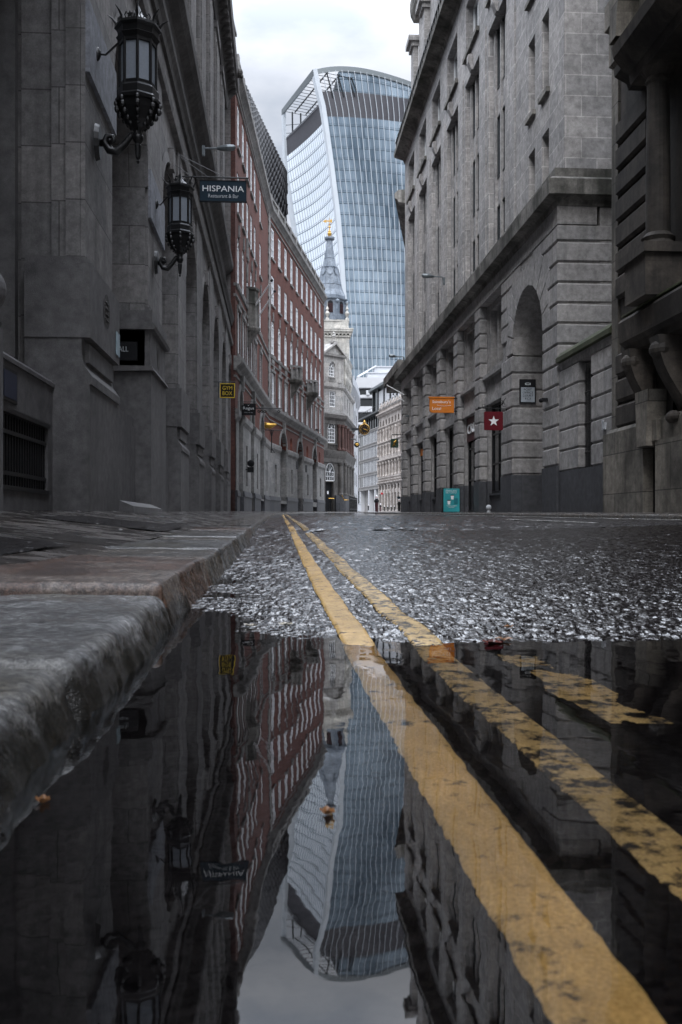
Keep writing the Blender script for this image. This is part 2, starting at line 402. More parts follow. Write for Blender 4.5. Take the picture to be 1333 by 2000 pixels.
def grid_obj(name, xs, ys, zf, mat, kind='structure', parent=None, smooth=True, warp=None, keep=None):
    X, Y = np.meshgrid(xs, ys)
    if warp is not None: X = warp(X, Y)
    Z = zf(X, Y)
    nx, ny = len(xs), len(ys)
    co = np.stack([X, Y, Z], -1).reshape(-1, 3).astype(np.float32)
    i = np.arange(nx * ny).reshape(ny, nx)
    q = np.stack([i[:-1, :-1], i[:-1, 1:], i[1:, 1:], i[1:, :-1]], -1).reshape(-1, 4)
    if keep is not None:
        kk = keep(X, Y, Z); q = q[kk[:-1, :-1].reshape(-1)]
    me = bpy.data.meshes.new(name); me.vertices.add(len(co)); me.vertices.foreach_set('co', co.ravel())
    me.loops.add(q.size); me.loops.foreach_set('vertex_index', q.ravel().astype(np.int32))
    me.polygons.add(len(q)); me.polygons.foreach_set('loop_start', np.arange(0, q.size, 4, dtype=np.int32))
    me.polygons.foreach_set('loop_total', np.full(len(q), 4, np.int32))
    me.polygons.foreach_set('use_smooth', np.full(len(q), smooth)); me.update(calc_edges=True); me.validate()
    me.materials.append(mat); o = bpy.data.objects.new(name, me); scene.collection.objects.link(o)
    adopt(o, parent)
    if kind: o['kind'] = kind
    return o
def pspace(a, b, k, lo):
    r = [a]
    while r[-1] < b: r.append(r[-1] + max(lo, r[-1] * k))
    return np.array(r)


def underwater(t, b, gloss_ior):
    g = t.nodes.new('ShaderNodeNewGeometry'); s = t.nodes.new('ShaderNodeSeparateXYZ'); t.links.new(g.outputs['Position'], s.inputs[0])
    mr = t.nodes.new('ShaderNodeMapRange'); mr.inputs['From Min'].default_value = -.0012; mr.inputs['From Max'].default_value = .0005
    mr.inputs['To Min'].default_value = 1.04; mr.inputs['To Max'].default_value = gloss_ior; t.links.new(s.outputs[2], mr.inputs['Value']); t.links.new(mr.outputs[0], b.inputs['IOR'])
# wet asphalt
m, t, b = newmat('wet_asphalt'); tc = t.nodes.new('ShaderNodeTexCoord'); P = tc.outputs['Object']
agg = nd(t, 'ShaderNodeTexVoronoi', i_Scale=95); t.links.new(P, agg.inputs['Vector'])
big = noise(t, P, .55, 5); mid_ = noise(t, P, 4, 5)
col = mixc(t, ramp(t, agg.outputs['Color'], .1, (0, 0, 0), .9, (1, 1, 1)), (.004, .0035, .004), (.020, .018, .019))
col = mixc(t, ramp(t, big, .4, (0, 0, 0), .7, (1, 1, 1)), col, (.010, .008, .0085))
t.links.new(col, b.inputs['Base Color']); underwater(t, b, 2.5)
t.links.new(ramp(t, mid_, .35, (.03, .03, .03), .7, (.10, .10, .10)), b.inputs['Roughness'])
fineb = noise(t, P, 140, 3, .7)
mixh = math_(t, 'ADD', math_(t, 'MULTIPLY', fineb, 1.0), math_(t, 'MULTIPLY', agg.outputs['Distance'], .9))
bp = nd(t, 'ShaderNodeBump', i_Strength=.45, i_Distance=.004); t.links.new(mixh, bp.inputs['Height']); t.links.new(bp.outputs[0], b.inputs['Normal'])
MAT['asphalt'] = m
# the same surface further off, where the chippings are only a texture
m, t, b = newmat('wet_asphalt_far'); tc = t.nodes.new('ShaderNodeTexCoord'); P = tc.outputs['Object']
big = noise(t, P, .35, 6, .6); n1 = noise(t, mapv(t, P, (1, .35, 1)), 22, 5, .75)
col = mixc(t, ramp(t, n1, .3, (0, 0, 0), .7, (1, 1, 1)), (.014, .013, .014), (.062, .059, .062))
t.links.new(col, b.inputs['Base Color']); b.inputs['IOR'].default_value = 2.6
t.links.new(ramp(t, big, .35, (.05, .05, .05), .7, (.17, .17, .17)), b.inputs['Roughness'])
bp = nd(t, 'ShaderNodeBump', i_Strength=1.0, i_Distance=.008); t.links.new(n1, bp.inputs['Height']); t.links.new(bp.outputs[0], b.inputs['Normal'])
MAT['asphalt_far'] = m
# worn yellow thermoplastic
def paint(name, c, worn):
    m, t, b = newmat(name); tc = t.nodes.new('ShaderNodeTexCoord'); P = tc.outputs['Object']
    n1 = noise(t, P, 26, 6, .68); n2 = noise(t, P, 260, 2); n3 = noise(t, mapv(t, P, (1, .5, 1)), 9, 5, .7)
    k = ramp(t, n1, worn - .06, (1, 1, 1), worn + .05, (0, 0, 0))
    c2 = mixc(t, ramp(t, n3, .35, (0, 0, 0), .7, (1, 1, 1)), c, tuple(v * .55 for v in c))
    c3 = mixc(t, 1, c2, ramp(t, n2, .3, (.62, .6, .55), .7, (1, 1, 1)), 'MULTIPLY')
    t.links.new(mixc(t, k, c3, (.03, .026, .024)), b.inputs['Base Color'])
    b.inputs['Roughness'].default_value = .22; underwater(t, b, 1.75)
    bp = nd(t, 'ShaderNodeBump', i_Strength=.5, i_Distance=.003); t.links.new(math_(t, 'ADD', n2, n1), bp.inputs['Height']); t.links.new(bp.outputs[0], b.inputs['Normal'])
    return m
MAT['yellow'] = paint('yellow_road_paint', (.92, .60, .23), .37)
MAT['yellow_worn'] = paint('worn_yellow_road_paint', (.90, .63, .28), .47)
MAT['white_line'] = paint('white_road_paint', (.55, .56, .56), .40)
# water
m = bpy.data.materials.new('puddle_water'); m.use_nodes = True; t = m.node_tree; t.nodes.clear()
o = t.nodes.new('ShaderNodeOutputMaterial'); tc = t.nodes.new('ShaderNodeTexCoord'); P = tc.outputs['Object']
n1 = noise(t, mapv(t, P, (1.0, .7, 1)), 4.2, 2, .45); n2 = noise(t, mapv(t, P, (1.0, .8, 1)), 24, 2, .5)
h = math_(t, 'ADD', n1, math_(t, 'MULTIPLY', n2, .06))
bp = nd(t, 'ShaderNodeBump', i_Strength=1.0, i_Distance=.0014); t.links.new(h, bp.inputs['Height'])
fr_ = nd(t, 'ShaderNodeFresnel', i_IOR=2.15); t.links.new(bp.outputs[0], fr_.inputs['Normal'])
gl = nd(t, 'ShaderNodeBsdfGlossy', i_Roughness=.015); t.links.new(bp.outputs[0], gl.inputs['Normal'])
tr = nd(t, 'ShaderNodeBsdfTransparent'); tr.inputs[0].default_value = (.90, .88, .85, 1)
ms = t.nodes.new('ShaderNodeMixShader'); t.links.new(fr_.outputs[0], ms.inputs[0]); t.links.new(tr.outputs[0], ms.inputs[1]); t.links.new(gl.outputs[0], ms.inputs[2])
t.links.new(ms.outputs[0], o.inputs[0]); MAT['water'] = m
# wet kerb and paving stone
def wetstone(name, ca, cb, cc, r0, r1, bump=.5, sc=5):
    m, t, b = newmat(name); tc = t.nodes.new('ShaderNodeTexCoord'); P = tc.outputs['Object']
    n1 = noise(t, P, sc, 7, .62); n2 = noise(t, P, sc * 9, 5, .7); n3 = noise(t, P, sc * .45, 4)
    c = ramp(t, n1, .36, ca, .64, cb); c = mixc(t, ramp(t, n3, .5, (0, 0, 0), .62, (1, 1, 1)), c, cc)
    c = mixc(t, .9, c, ramp(t, n2, .36, (.16, .16, .16), .62, (1.15, 1.15, 1.15)), 'MULTIPLY')
    n4 = noise(t, P, sc * 26, 4, .8); c = mixc(t, .8, c, ramp(t, n4, .34, (.3, .3, .3), .66, (1.3, 1.3, 1.3)), 'MULTIPLY')
    n2 = math_(t, 'ADD', n2, math_(t, 'MULTIPLY', n4, .5))
    g_ = t.nodes.new('ShaderNodeNewGeometry'); c = mixc(t, math_(t, 'MULTIPLY', ramp(t, g_.outputs['Pointiness'], .52, (0, 0, 0), .58, (1, 1, 1)), .3), c, (.36, .355, .34))   # sky highlight along the arris, painted in as a pale edge
    # black grime on the lower part of the kerb face, with a ragged upper edge
    sp = t.nodes.new('ShaderNodeSeparateXYZ'); t.links.new(P, sp.inputs[0])
    edge = math_(t, 'ADD', sp.outputs[2], math_(t, 'MULTIPLY', math_(t, 'SUBTRACT', noise(t, P, 11, 5, .7), .5), .13))
    near_ = math_(t, 'LESS_THAN', sp.outputs[1], 3.2)
    c = mixc(t, math_(t, 'MULTIPLY', near_, ramp(t, edge, .042, (.92, .92, .92), .062, (0, 0, 0))), c, (.012, .011, .009))
    t.links.new(c, b.inputs['Base Color']); b.inputs['IOR'].default_value = 1.6
    t.links.new(ramp(t, n1, .4, (r0,) * 3, .62, (r1,) * 3), b.inputs['Roughness'])
    bp = nd(t, 'ShaderNodeBump', i_Strength=bump * 1.6, i_Distance=.006); t.links.new(math_(t, 'ADD', n2, n1), bp.inputs['Height']); t.links.new(bp.outputs[0], b.inputs['Normal'])
    return m
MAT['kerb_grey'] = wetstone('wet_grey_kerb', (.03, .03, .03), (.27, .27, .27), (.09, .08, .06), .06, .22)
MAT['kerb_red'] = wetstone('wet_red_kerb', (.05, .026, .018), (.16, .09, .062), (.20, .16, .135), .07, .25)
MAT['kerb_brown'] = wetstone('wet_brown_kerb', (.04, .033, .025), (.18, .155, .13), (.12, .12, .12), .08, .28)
m, t, b = newmat('wet_flagstones'); tc = t.nodes.new('ShaderNodeTexCoord'); P = tc.outputs['Object']
br = t.nodes.new('ShaderNodeTexBrick'); t.links.new(P, br.inputs['Vector']); br.inputs['Scale'].default_value = 1
br.inputs['Brick Width'].default_value = .9; br.inputs['Row Height'].default_value = .62; br.inputs['Mortar Size'].default_value = .012
br.inputs['Color1'].default_value = (.085, .075, .07, 1); br.inputs['Color2'].default_value = (.04, .038, .038, 1); br.inputs['Mortar'].default_value = (.006, .006, .006, 1)
n1 = noise(t, P, 3, 6, .6); n2 = noise(t, P, 60, 4, .7)
t.links.new(mixc(t, .8, br.outputs['Color'], ramp(t, n1, .35, (.5, .48, .45), .7, (1.3, 1.25, 1.2)), 'MULTIPLY'), b.inputs['Base Color'])
t.links.new(ramp(t, n1, .42, (.07, .07, .07), .6, (.4, .4, .4)), b.inputs['Roughness']); b.inputs['IOR'].default_value = 1.42
bp = nd(t, 'ShaderNodeBump', i_Strength=.5, i_Distance=.006)
t.links.new(math_(t, 'SUBTRACT', math_(t, 'MULTIPLY', n2, .5), br.outputs['Fac']), bp.inputs['Height']); t.links.new(bp.outputs[0], b.inputs['Normal'])
MAT['flags'] = m

# ------------------------------------------------------------------ road
def rough_h(X, Y, a=1.0):
    h = .0075 * (.5 - 2 * np.abs(vnoise(X, Y, .021, 1))) + .0065 * vnoise(X, Y, .036, 2) + .0050 * (.5 - 2 * np.abs(vnoise(X, Y, .013, 3)))
    h = h * (1 - .75 * sstep(-Y, -1.9, -1.5)) * (1 - .12 * sstep(Y, 2.8, 5))
    return a * h + .004 * vnoise(X, Y, .22, 4) + .006 * vnoise(X, Y, .9, 5)
def near_z(X, Y):
    k = sstep(Y, 1.9, 2.35) * sstep(X, .45, .7)                       # the open road is dry of standing water past the puddle's edge
    left = (1 - sstep(X, .3, .6))
    patch = .026 * vnoise(X, Y, .42, 7) * left * sstep(Y, 1.7, 2.4)
    return road_z(X, Y) + rough_h(X, Y) - .0055 + .006 * k + patch
road = grid_obj('road', np.arange(-.52, 1.761, .0055), pspace(.28, 3.35, .0028, .0032), near_z, MAT['asphalt'])
def step_z(X, Y): return near_z(X, Y) + .011 * vnoise(X, Y, .052, 64) * sstep(Y, 3.6, 6)
grid_obj('road', np.arange(-.6, 3.2, .008), pspace(3.33, 6.2, .0022, .007), step_z, MAT['asphalt'])
grid_obj('road', np.arange(3.19, 5.0, .02), pspace(3.33, 6.2, .0035, .012), step_z, MAT['asphalt'])
grid_obj('road', np.arange(-.6, 5.0, .0145), pspace(6.18, 11, .0028, .017), step_z, MAT['asphalt'])
def mid_z(X, Y): return road_z(X, Y) - .003 + .036 * vnoise(X, Y, .08, 61) + .020 * vnoise(X, Y, .15, 62) + .01 * vnoise(X, Y, .9, 5)
grid_obj('road', np.arange(-.6, 7.0, .034), pspace(10.95, 34, .004, .044), mid_z, MAT['asphalt_far'])
def far_z(X, Y): return road_z(X, Y) - .004
ysf = pspace(33.9, 330, .02, .25)
grid_obj('road', np.linspace(-.6, 7, 26), ysf, lambda X, Y: far_z(X, Y) + .0, MAT['asphalt_far'],
         warp=lambda X, Y: np.where(Y > 50, X + (kerb_x(Y) + .3) * np.clip((7 - X) / 7.6, 0, 1) + np.clip(Y - 74, 0, 400) * .5 * (X + .6) / 7.6, X))
grid_obj('road', np.arange(1.755, 4.6, .018), pspace(.28, 3.35, .006, .012), near_z, MAT['asphalt'])
grid_obj('road', np.linspace(1.755, 7, 30), np.linspace(-30, .285, 60), lambda X, Y: road_z(X, Y) - .004, MAT['asphalt_far'])
grid_obj('road', np.linspace(4.59, 7, 16), np.linspace(.28, 3.34, 20), lambda X, Y: road_z(X, Y) - .004, MAT['asphalt_far'])
grid_obj('road', np.linspace(4.99, 7, 10), np.linspace(3.33, 11, 30), lambda X, Y: road_z(X, Y) + .001, MAT['asphalt_far'])
grid_obj('road', np.linspace(-.6, 1.76, 16), np.linspace(-30, .285, 60), lambda X, Y: road_z(X, Y) - .004, MAT['asphalt_far'])
grid_obj('ground', np.linspace(-900, 900, 31), np.concatenate([np.linspace(-200, 0, 5), np.linspace(20, 1800, 60)]), lambda X, Y: crown(Y) - .6, MAT['asphalt_far'])
water = grid_obj('puddle', np.linspace(-.62, 5.5, 6), np.linspace(-3, 7, 8), lambda X, Y: X * 0, MAT['water'])

# double yellow lines, following the kerb, and other markings
def line_strip(name, x0, x1, y0, y1, mat, off, k=.003, lo=.004, dx=.006, xf=None, keep=None):
    xs = np.arange(x0, x1 + dx * .5, dx)
    def zf(X, Y):
        base = road_z(X, Y) + .004 * vnoise(X, Y, .22, 4) + .006 * vnoise(X, Y, .9, 5) - .0055
        base = base + .006 * sstep(Y, 1.9, 2.35) * sstep(X, .45, .7)
        left = (1 - sstep(X, .3, .6)); base = base + .026 * vnoise(X, Y, .42, 7) * left * sstep(Y, 1.7, 2.4)
        edge = np.minimum(X - X[:, :1], X[:, -1:] - X) < dx * .6
        return base + off + .0055 * sstep(Y, 1.45, 1.9) + .0012 * vnoise(X, Y, .02, 11) - .004 * edge
    wf = (lambda X, Y: X + (kerb_x(Y) + .30) * .7 + .004 * vnoise(X * 0, Y, .05, 12) * 1.0) if xf is None else xf
    return grid_obj(name, xs, pspace(y0, y1, k, lo), zf, mat, warp=wf, keep=keep)
line_strip('road_marking', .172, .250, .28, 12, MAT['yellow'], .0036)
line_strip('road_marking', .172, .250, 12, 52, MAT['yellow'], .008, k=.02, dx=.02)
line_strip('road_marking', .340, .420, .28, 12, MAT['yellow_worn'], .0022)
line_strip('road_marking', .340, .420, 12, 52, MAT['yellow_worn'], .008, k=.02, dx=.02)
line_strip('road_marking', .45, .66, 1.42, 2.24, MAT['yellow_worn'], .0030, xf=lambda X, Y: X,
           keep=lambda X, Y, Z: (vnoise(X, Y, .11, 21) + .6 * vnoise(X, Y, .035, 22) > -.02) & (np.abs(X - .555 + .03 * (Y - 1.7)) < .042 + .07 * vnoise(X, Y, .12, 23)))
line_strip('road_marking', 5.95, 6.05, 11.1, 46, MAT['white_line'], .012, k=.02, dx=.025, xf=lambda X, Y: X)
line_strip('road_marking', 4.35, 4.45, 12.5, 17.5, MAT['white_line'], .012, k=.01, dx=.025, xf=lambda X, Y: X)

# ------------------------------------------------------------------ kerbs
def kerb_stone(y0, y1, mat, drop=0.0, shove=0.0, seed=0, back=-1.02, res=.009, name='kerb'):
    ny = max(12, int((y1 - y0) / res)); re = .034
    ys = np.concatenate([[y0 + 1e-4], y0 + re * np.array([.02, .1, .25, .5, .8]), np.linspace(y0 + re, y1 - re, ny), y1 - re * np.array([.8, .5, .25, .1, .02]), [y1 - 1e-4]])
    d = np.minimum(ys - y0, y1 - ys); ins = np.where(d < re, re - np.sqrt(np.maximum(re ** 2 - (re - d) ** 2, 0)), 0)
    r = .036 if y1 < 2.7 else .028; ns = int((kerb_x(0) - back) / (res * 1.6)); S = [(back + .0, 0)]
    xf0 = 0.0
    prof = [(-x, 0.0) for x in np.linspace(-back + kerb_x((y0 + y1) / 2) * 1.0, r, ns)]   # distance behind the front face
    prof += [(-r + r * sin(a), -r + r * cos(a)) for a in np.linspace(0, pi / 2, 9)[1:]]
    prof += [(0.004 * k, -r - .012 * k) for k in range(1, 12)]
    prof = np.array(prof)
    Y = np.repeat(ys[:, None], len(prof), 1); U = np.repeat(prof[None, :, 0], len(ys), 0); V = np.repeat(prof[None, :, 1], len(ys), 0)
    X = kerb_x(Y) + shove + U - ins[:, None] * np.clip(1 + U / .3, 0, 1); Z = kerb_top(Y) + drop + V - ins[:, None]
    Z += (X + .9) * -.012
    frt = np.clip(1 + U / .05, 0, 1)
    s = seed * 3.3
    lump = .010 * vnoise(Y + s, X * .5 + V, .21, 31) + .009 * vnoise(Y + s, V + X * .5, .06, 32) + .005 * vnoise(Y + s, V * 1.3 + X, .024, 33) + .002 * vnoise(Y + s, V * 1.3 + X, .011, 36)
    X = X + lump * frt * 1.1
    Z = Z + (1 - frt) * (.007 * vnoise(X + s, Y, .16, 34) + .003 * vnoise(X, Y, .03, 35) + .0016 * vnoise(X, Y, .012, 37)) + frt * .4 * lump
    Z[0] -= .17; Z[-1] -= .17
    co = np.stack([X, Y, Z], -1).reshape(-1, 3).astype(np.float32); nx, nyy = prof.shape[0], len(ys)
    i = np.arange(nx * nyy).reshape(nyy, nx); q = np.stack([i[:-1, :-1], i[:-1, 1:], i[1:, 1:], i[1:, :-1]], -1).reshape(-1, 4)
    me = bpy.data.meshes.new(name); me.from_pydata(co.tolist(), [], q.tolist()); me.polygons.foreach_set('use_smooth', [True] * len(q)); me.update()
    me.materials.append(mat); o = bpy.data.objects.new(name, me); scene.collection.objects.link(o); o['kind'] = 'structure'
    return o
edges = [-6, -4.2, -2.6, -1.1, .15, 1.40, 2.66, 4.35, 5.35, 6.7, 7.7, 9.0, 10.1, 11.5, 12.7]
kinds = ['kerb_grey', 'kerb_brown', 'kerb_grey', 'kerb_grey', 'kerb_grey', 'kerb_grey', 'kerb_red', 'kerb_brown', 'kerb_grey', 'kerb_brown', 'kerb_grey', 'kerb_brown', 'kerb_red', 'kerb_grey']
drops = [0, 0, 0, 0, -.034, -.026, .008, 0, .006, -.004, .004, 0, .003, 0]
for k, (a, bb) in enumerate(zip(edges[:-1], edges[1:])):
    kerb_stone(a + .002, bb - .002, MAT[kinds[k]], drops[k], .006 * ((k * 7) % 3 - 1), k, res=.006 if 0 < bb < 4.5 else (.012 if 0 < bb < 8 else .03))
def kerb_run(name, ys, xf, zt, zb, side, mat, wdt=.32):
    """plain kerb further off; side -1: pavement lies at smaller X"""
    mb = MB(); r = .035
    prof = [(side * wdt, 0), (side * r, 0), (side * r * .3, -r * .3), (0, -r), (0, -1)]
    for i, (a, bb) in enumerate(zip(ys[:-1], ys[1:])):
        g = .006
        for (p, q) in zip(prof[:-1], prof[1:]):
            def pt(Y, s):
                zz = zt(Y) + s[1] if s[1] > -.9 else zb(Y) - .05
                return (float(xf(Y)) + s[0], Y, float(zz))
            mb.poly([pt(a + g, p), pt(bb - g, p), pt(bb - g, q), pt(a + g, q)])
    o = mb.build(name, mat); o['kind'] = 'structure'; return o
kerb_run('kerb', np.arange(12.7, 150, 1.4), kerb_x, kerb_top, gut, -1, MAT['kerb_brown'], .9)
krx = lambda Y: ip(Y, [-40, 60, 70, 74, 75.5, 110], [6.4, 6.4, 6.45, 6.9, 8.5, 30])
kerb_run('kerb', np.concatenate([np.arange(-12, 70, 1.3), np.arange(70.3, 80, .6)]), krx, kerbr_top, gutr, 1, MAT['kerb_brown'])

# ------------------------------------------------------------------ pavements
WX = -2.75
def wall_base(Y): return .30 + .0105 * Y + .0 * Y
def left_wall_x(Y): return ip(Y, [-40, 55, 79, 110.5, 150], [-4.2, -4.2, -2.6, 3.6, 12])
def pav_z(X, Y):
    xk = kerb_x(Y) - .55; xw = np.where(Y < 55, WX, ip(Y, [55, 79, 110.5, 150], [-2.6, -.85, 5.4, 14]))
    t_ = np.clip((xk - X) / (xk - xw), 0, 1); base = ip(Y, [-40, 0, 110, 240], [.20, .30, 1.50, 2.7])
    return (kerb_top(Y) - .004) * (1 - t_) + base * t_
def pav_zn(X, Y):
    slab = np.floor(Y / .62 + .0) * 7.13 + np.floor(X / .9 + .5 * (np.floor(Y / .62) % 2)) * 3.7
    return pav_z(X, Y) + .006 * (np.sin(slab * 12.9898) ) + .003 * vnoise(X, Y, .4, 41) + .0012 * vnoise(X, Y, .05, 42)
grid_obj('pavement', np.arange(-4.4, -.95, .03), np.arange(.3, 16, .03), pav_zn, MAT['flags'], smooth=False)
def wpl(X, Y):
    k = (X + 4.4) / 3.46; return left_wall_x(Y) + k * (kerb_x(Y) - .6 - left_wall_x(Y))
grid_obj('pavement', np.linspace(-4.4, -.94, 14), np.arange(15.9, 150, 1.0), pav_z, MAT['flags'], warp=wpl)
grid_obj('pavement', np.linspace(-4.4, -.94, 10), np.linspace(-12, .31, 20), pav_z, MAT['flags'])
# asphalt repairs let into the flags
def patch(x0, x1, y0, y1, s):
    grid_obj('pavement_patch', np.arange(x0, x1, .012), np.arange(y0, y1, .018), lambda X, Y: pav_z(X, Y) + .010 + rough_h(X + s, Y) * .8, MAT['asphalt'],
             warp=lambda X, Y: X + .05 * vnoise(Y * 0, Y, .4, s) * (X > (x0 + x1) / 2))
patch(-2.9, -1.12, 3.75, 5.1, 51); patch(-3.2, -1.5, 2.85, 3.45, 52); patch(-2.2, -1.05, 8.4, 10.6, 53)
def rp_z(X, Y): return kerbr_top(Y) - .004 + np.clip(X - 6.7, 0, 3) * .022
grid_obj('pavement', np.linspace(0, 1, 12), np.arange(-12, 80, 1.0), rp_z, MAT['flags'], warp=lambda X, Y: krx(Y) + .31 + X * 5)
grid_obj('pavement', np.linspace(0, 1, 30), np.arange(76, 330, 4.0), lambda X, Y: crown(Y) + .04, MAT['flags'], warp=lambda X, Y: 14 + (Y - 76) * .5 + X * 70)
grid_obj('pavement', np.linspace(0, 1, 6), np.arange(118, 330, 4.0), lambda X, Y: crown(Y) + .06, MAT['flags'], warp=lambda X, Y: -40 + X * (40 + kerb_x(np.minimum(Y, 150)) - 2))
# fallen leaves by the puddle's edge
def leaf(px, py, Y, rz, s, mat, label):
    X, z = at(px, py, Y); z = -.002 if Y < 2.2 else float(near_z(np.array([X]), np.array([Y]))[0]) + .003
    mb = MB(); pts = []
    for i in range(14):
        a = 2 * pi * i / 14; r = s * (1 + .35 * cos(5 * a)); pts.append((X + r * cos(a + rz), Y + r * sin(a + rz), z + .006 * abs(sin(2 * a)) + .004))
    c = (X, Y, z + .002)
    for i in range(14): mb.poly([c, pts[i], pts[(i + 1) % 14]])
    o = mb.build('fallen_leaf', mat); tag(o, label, 'leaf', 'fallen leaves at the puddle')
MAT['leaf_red'] = plain('red_brown_leaf', (.12, .022, .012), .35, nscale=60, var=.6)
MAT['leaf_tan'] = plain('tan_leaf', (.26, .12, .045), .4, nscale=60, var=.5)
leaf(963, 1268, 2.24, .4, .022, MAT['leaf_red'], 'dark red leaf lying at the far edge of the puddle')
leaf(985, 1262, 2.27, 1.4, .018, MAT['leaf_tan'], 'brown leaf touching the dark red leaf at the edge of the puddle')
leaf(993, 1240, 2.44, 2.4, .012, MAT['leaf_tan'], 'small orange leaf on the wet road just beyond the puddle')
leaf(640, 1604, .94, .8, .007, MAT['leaf_tan'], 'tiny tan leaf floating in the puddle left of the inner yellow line')

MAT['leaf_pale'] = plain('pale_leaf', (.50, .46, .38), .35, nscale=60, var=.3)
leaf(489, 1217, 2.62, .2, .016, MAT['leaf_pale'], 'small pale oval leaf in the gutter, left of the other pale leaf')
leaf(558, 1216, 2.62, .9, .018, MAT['leaf_pale'], 'small pale oval leaf in the gutter, nearer the yellow line')
leaf(85, 1625, 1.0, .9, .007, MAT['leaf_tan'], 'brown leaf under the dark water close to the kerb at the left')
# ================================================================== LEFT: stone bank building
LF = Frame((WX, 0), (0, 1), (1, 0))        # u = Y, w = out into the street
def group_box(name, boxes, mat, parent, fr):
    mb = MB()
    for b_ in boxes: mb.box(fr, *b_)
    return mb.build(name, mat, parent)
bank = thing('bank_building', 'dark stone bank building with tall arches, stepped pier plinths and giant pilasters on the left', 'building', (WX, 30, .5))
PIERS = [(13.52, 15.90), (20.0, 22.55), (26.0, 28.35), (31.9, 34.25), (37.75, 40.1), (43.6, 45.9), (49.4, 51.7)]
PB = [(6.6, 9.25)] + PIERS
ZS1 = 12.25
ops = []
for (a, b_) in zip(PB[:-1], PB[1:]):
    if a[1] < 12: continue
    ops.append((a[1] - .02, b_[0] + .02, -1, 9.55, .95, True))
ops.append((51.68, 54.6, -1, 9.4, .95, True))
mb = MB(); wall(mb, LF, 13.6, 55.4, -.5, 12.3, ops, w=-.12)
# jamb faces of the first pier beside the dark entrance
mb.box(LF, 13.70, 14.2, -.56, -.345, 4.13, 12.3); mb.box(LF, 13.80, 14.3, -1.02, -.565, 4.13, 12.3); mb.box(LF, 13.78, 14.3, -1.02, -.905, -.5, 4.12)
mb.box(LF, 13.86, 14.4, -1.6, -1.025, -.5, 12.3)
wall(mb, LF, 55.4, 55.401, -.5, 27, [], w=-.12)
mb.poly([LF(55.4, -.12, -.5), LF(55.4, -6, -.5), LF(55.4, -6, 27), LF(55.4, -.12, 27)])
# entrance side: wall over and before it
mb.box(LF, -14, 9.1, -.9, -.12, -.5, 15); mb.box(LF, 9.1, 13.7, -1.1, -.3, 10.2, 15)
mb.build('wall', MAT['bank'], bank)
# mezzanine and attic storey walls
mb = MB(); mez = []
for i in range(10):
    c = 14.7 + 4.42 * i - .0
    for s in (-1, 1):
        u = c + s * 1.1
        if u + .6 < 55: mez.append((u - .55, u + .55, 12.75, 14.35, .3, False))
wall(mb, LF, 9, 55.4, 12.3, 14.9, mez, w=-.45)
up = []
for i in range(10):
    u = 12.2 + 4.42 * i
    for z0 in (16.9, 20.6): up.append((u, u + 1.5, z0, z0 + 2.6, .4, False))
wall(mb, LF, 9, 55.4, 14.9, 25.2, [o for o in up if o[1] < 55], w=-.60)
mb.build('wall', MAT['bank'], bank)
for o in mez:
    window(bank, LF, o[0], o[1], o[2], o[3], -.73, MAT['bronze'], MAT['dark_glass'], 2, 2, fw=.06)
for o in up:
    if o[1] < 55: window(bank, LF, o[0], o[1], o[2], o[3], -.98, MAT['bronze'], MAT['street_glass'], 2, 3, fw=.07)
# cornices
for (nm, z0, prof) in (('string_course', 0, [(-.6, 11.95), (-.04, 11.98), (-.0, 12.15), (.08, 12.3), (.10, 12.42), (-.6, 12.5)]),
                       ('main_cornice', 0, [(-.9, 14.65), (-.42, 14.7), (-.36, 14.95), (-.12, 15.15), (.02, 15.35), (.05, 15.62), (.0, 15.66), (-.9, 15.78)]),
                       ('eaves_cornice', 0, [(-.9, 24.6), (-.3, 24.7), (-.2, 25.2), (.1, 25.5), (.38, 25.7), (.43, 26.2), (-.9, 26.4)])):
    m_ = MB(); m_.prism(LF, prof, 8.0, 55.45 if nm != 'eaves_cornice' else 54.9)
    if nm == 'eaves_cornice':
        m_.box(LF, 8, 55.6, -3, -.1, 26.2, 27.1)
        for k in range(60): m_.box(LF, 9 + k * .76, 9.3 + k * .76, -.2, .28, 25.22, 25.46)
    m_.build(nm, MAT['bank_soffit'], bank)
m_ = MB(); m_.prism(LF, [(-.3, 10.75), (.02, 10.78), (.05, 10.95), (-.3, 11.0)], 13.6, 55.4); m_.build('string_course', MAT['bank'], bank)
# keystone architraves round the arches
for o in ops:
    m_ = MB()
    c, r = (o[0] + o[1]) / 2, (o[1] - o[0]) / 2; zs = o[3] - r
    P_ = [(c - r * cos(pi * k / 14), zs + r * sin(pi * k / 14)) for k in range(15)]; Q_ = [(c - (r + .26) * cos(pi * k / 14), zs + (r + .26) * sin(pi * k / 14)) for k in range(15)]
    for k in range(14):
        m_.poly([LF(P_[k][0], -.05, P_[k][1]), LF(P_[k + 1][0], -.05, P_[k + 1][1]), LF(Q_[k + 1][0], -.09, Q_[k + 1][1]), LF(Q_[k][0], -.09, Q_[k][1])])
        m_.poly([LF(P_[k][0], -.05, P_[k][1]), LF(P_[k + 1][0], -.05, P_[k + 1][1]), LF(P_[k + 1][0], -.2, P_[k + 1][1]), LF(P_[k][0], -.2, P_[k][1])])
    m_.box(LF, c - .16, c + .16, -.12, .03, o[3] - .12, o[3] + .42)
    m_.build('arch_moulding', MAT['bank'], bank)
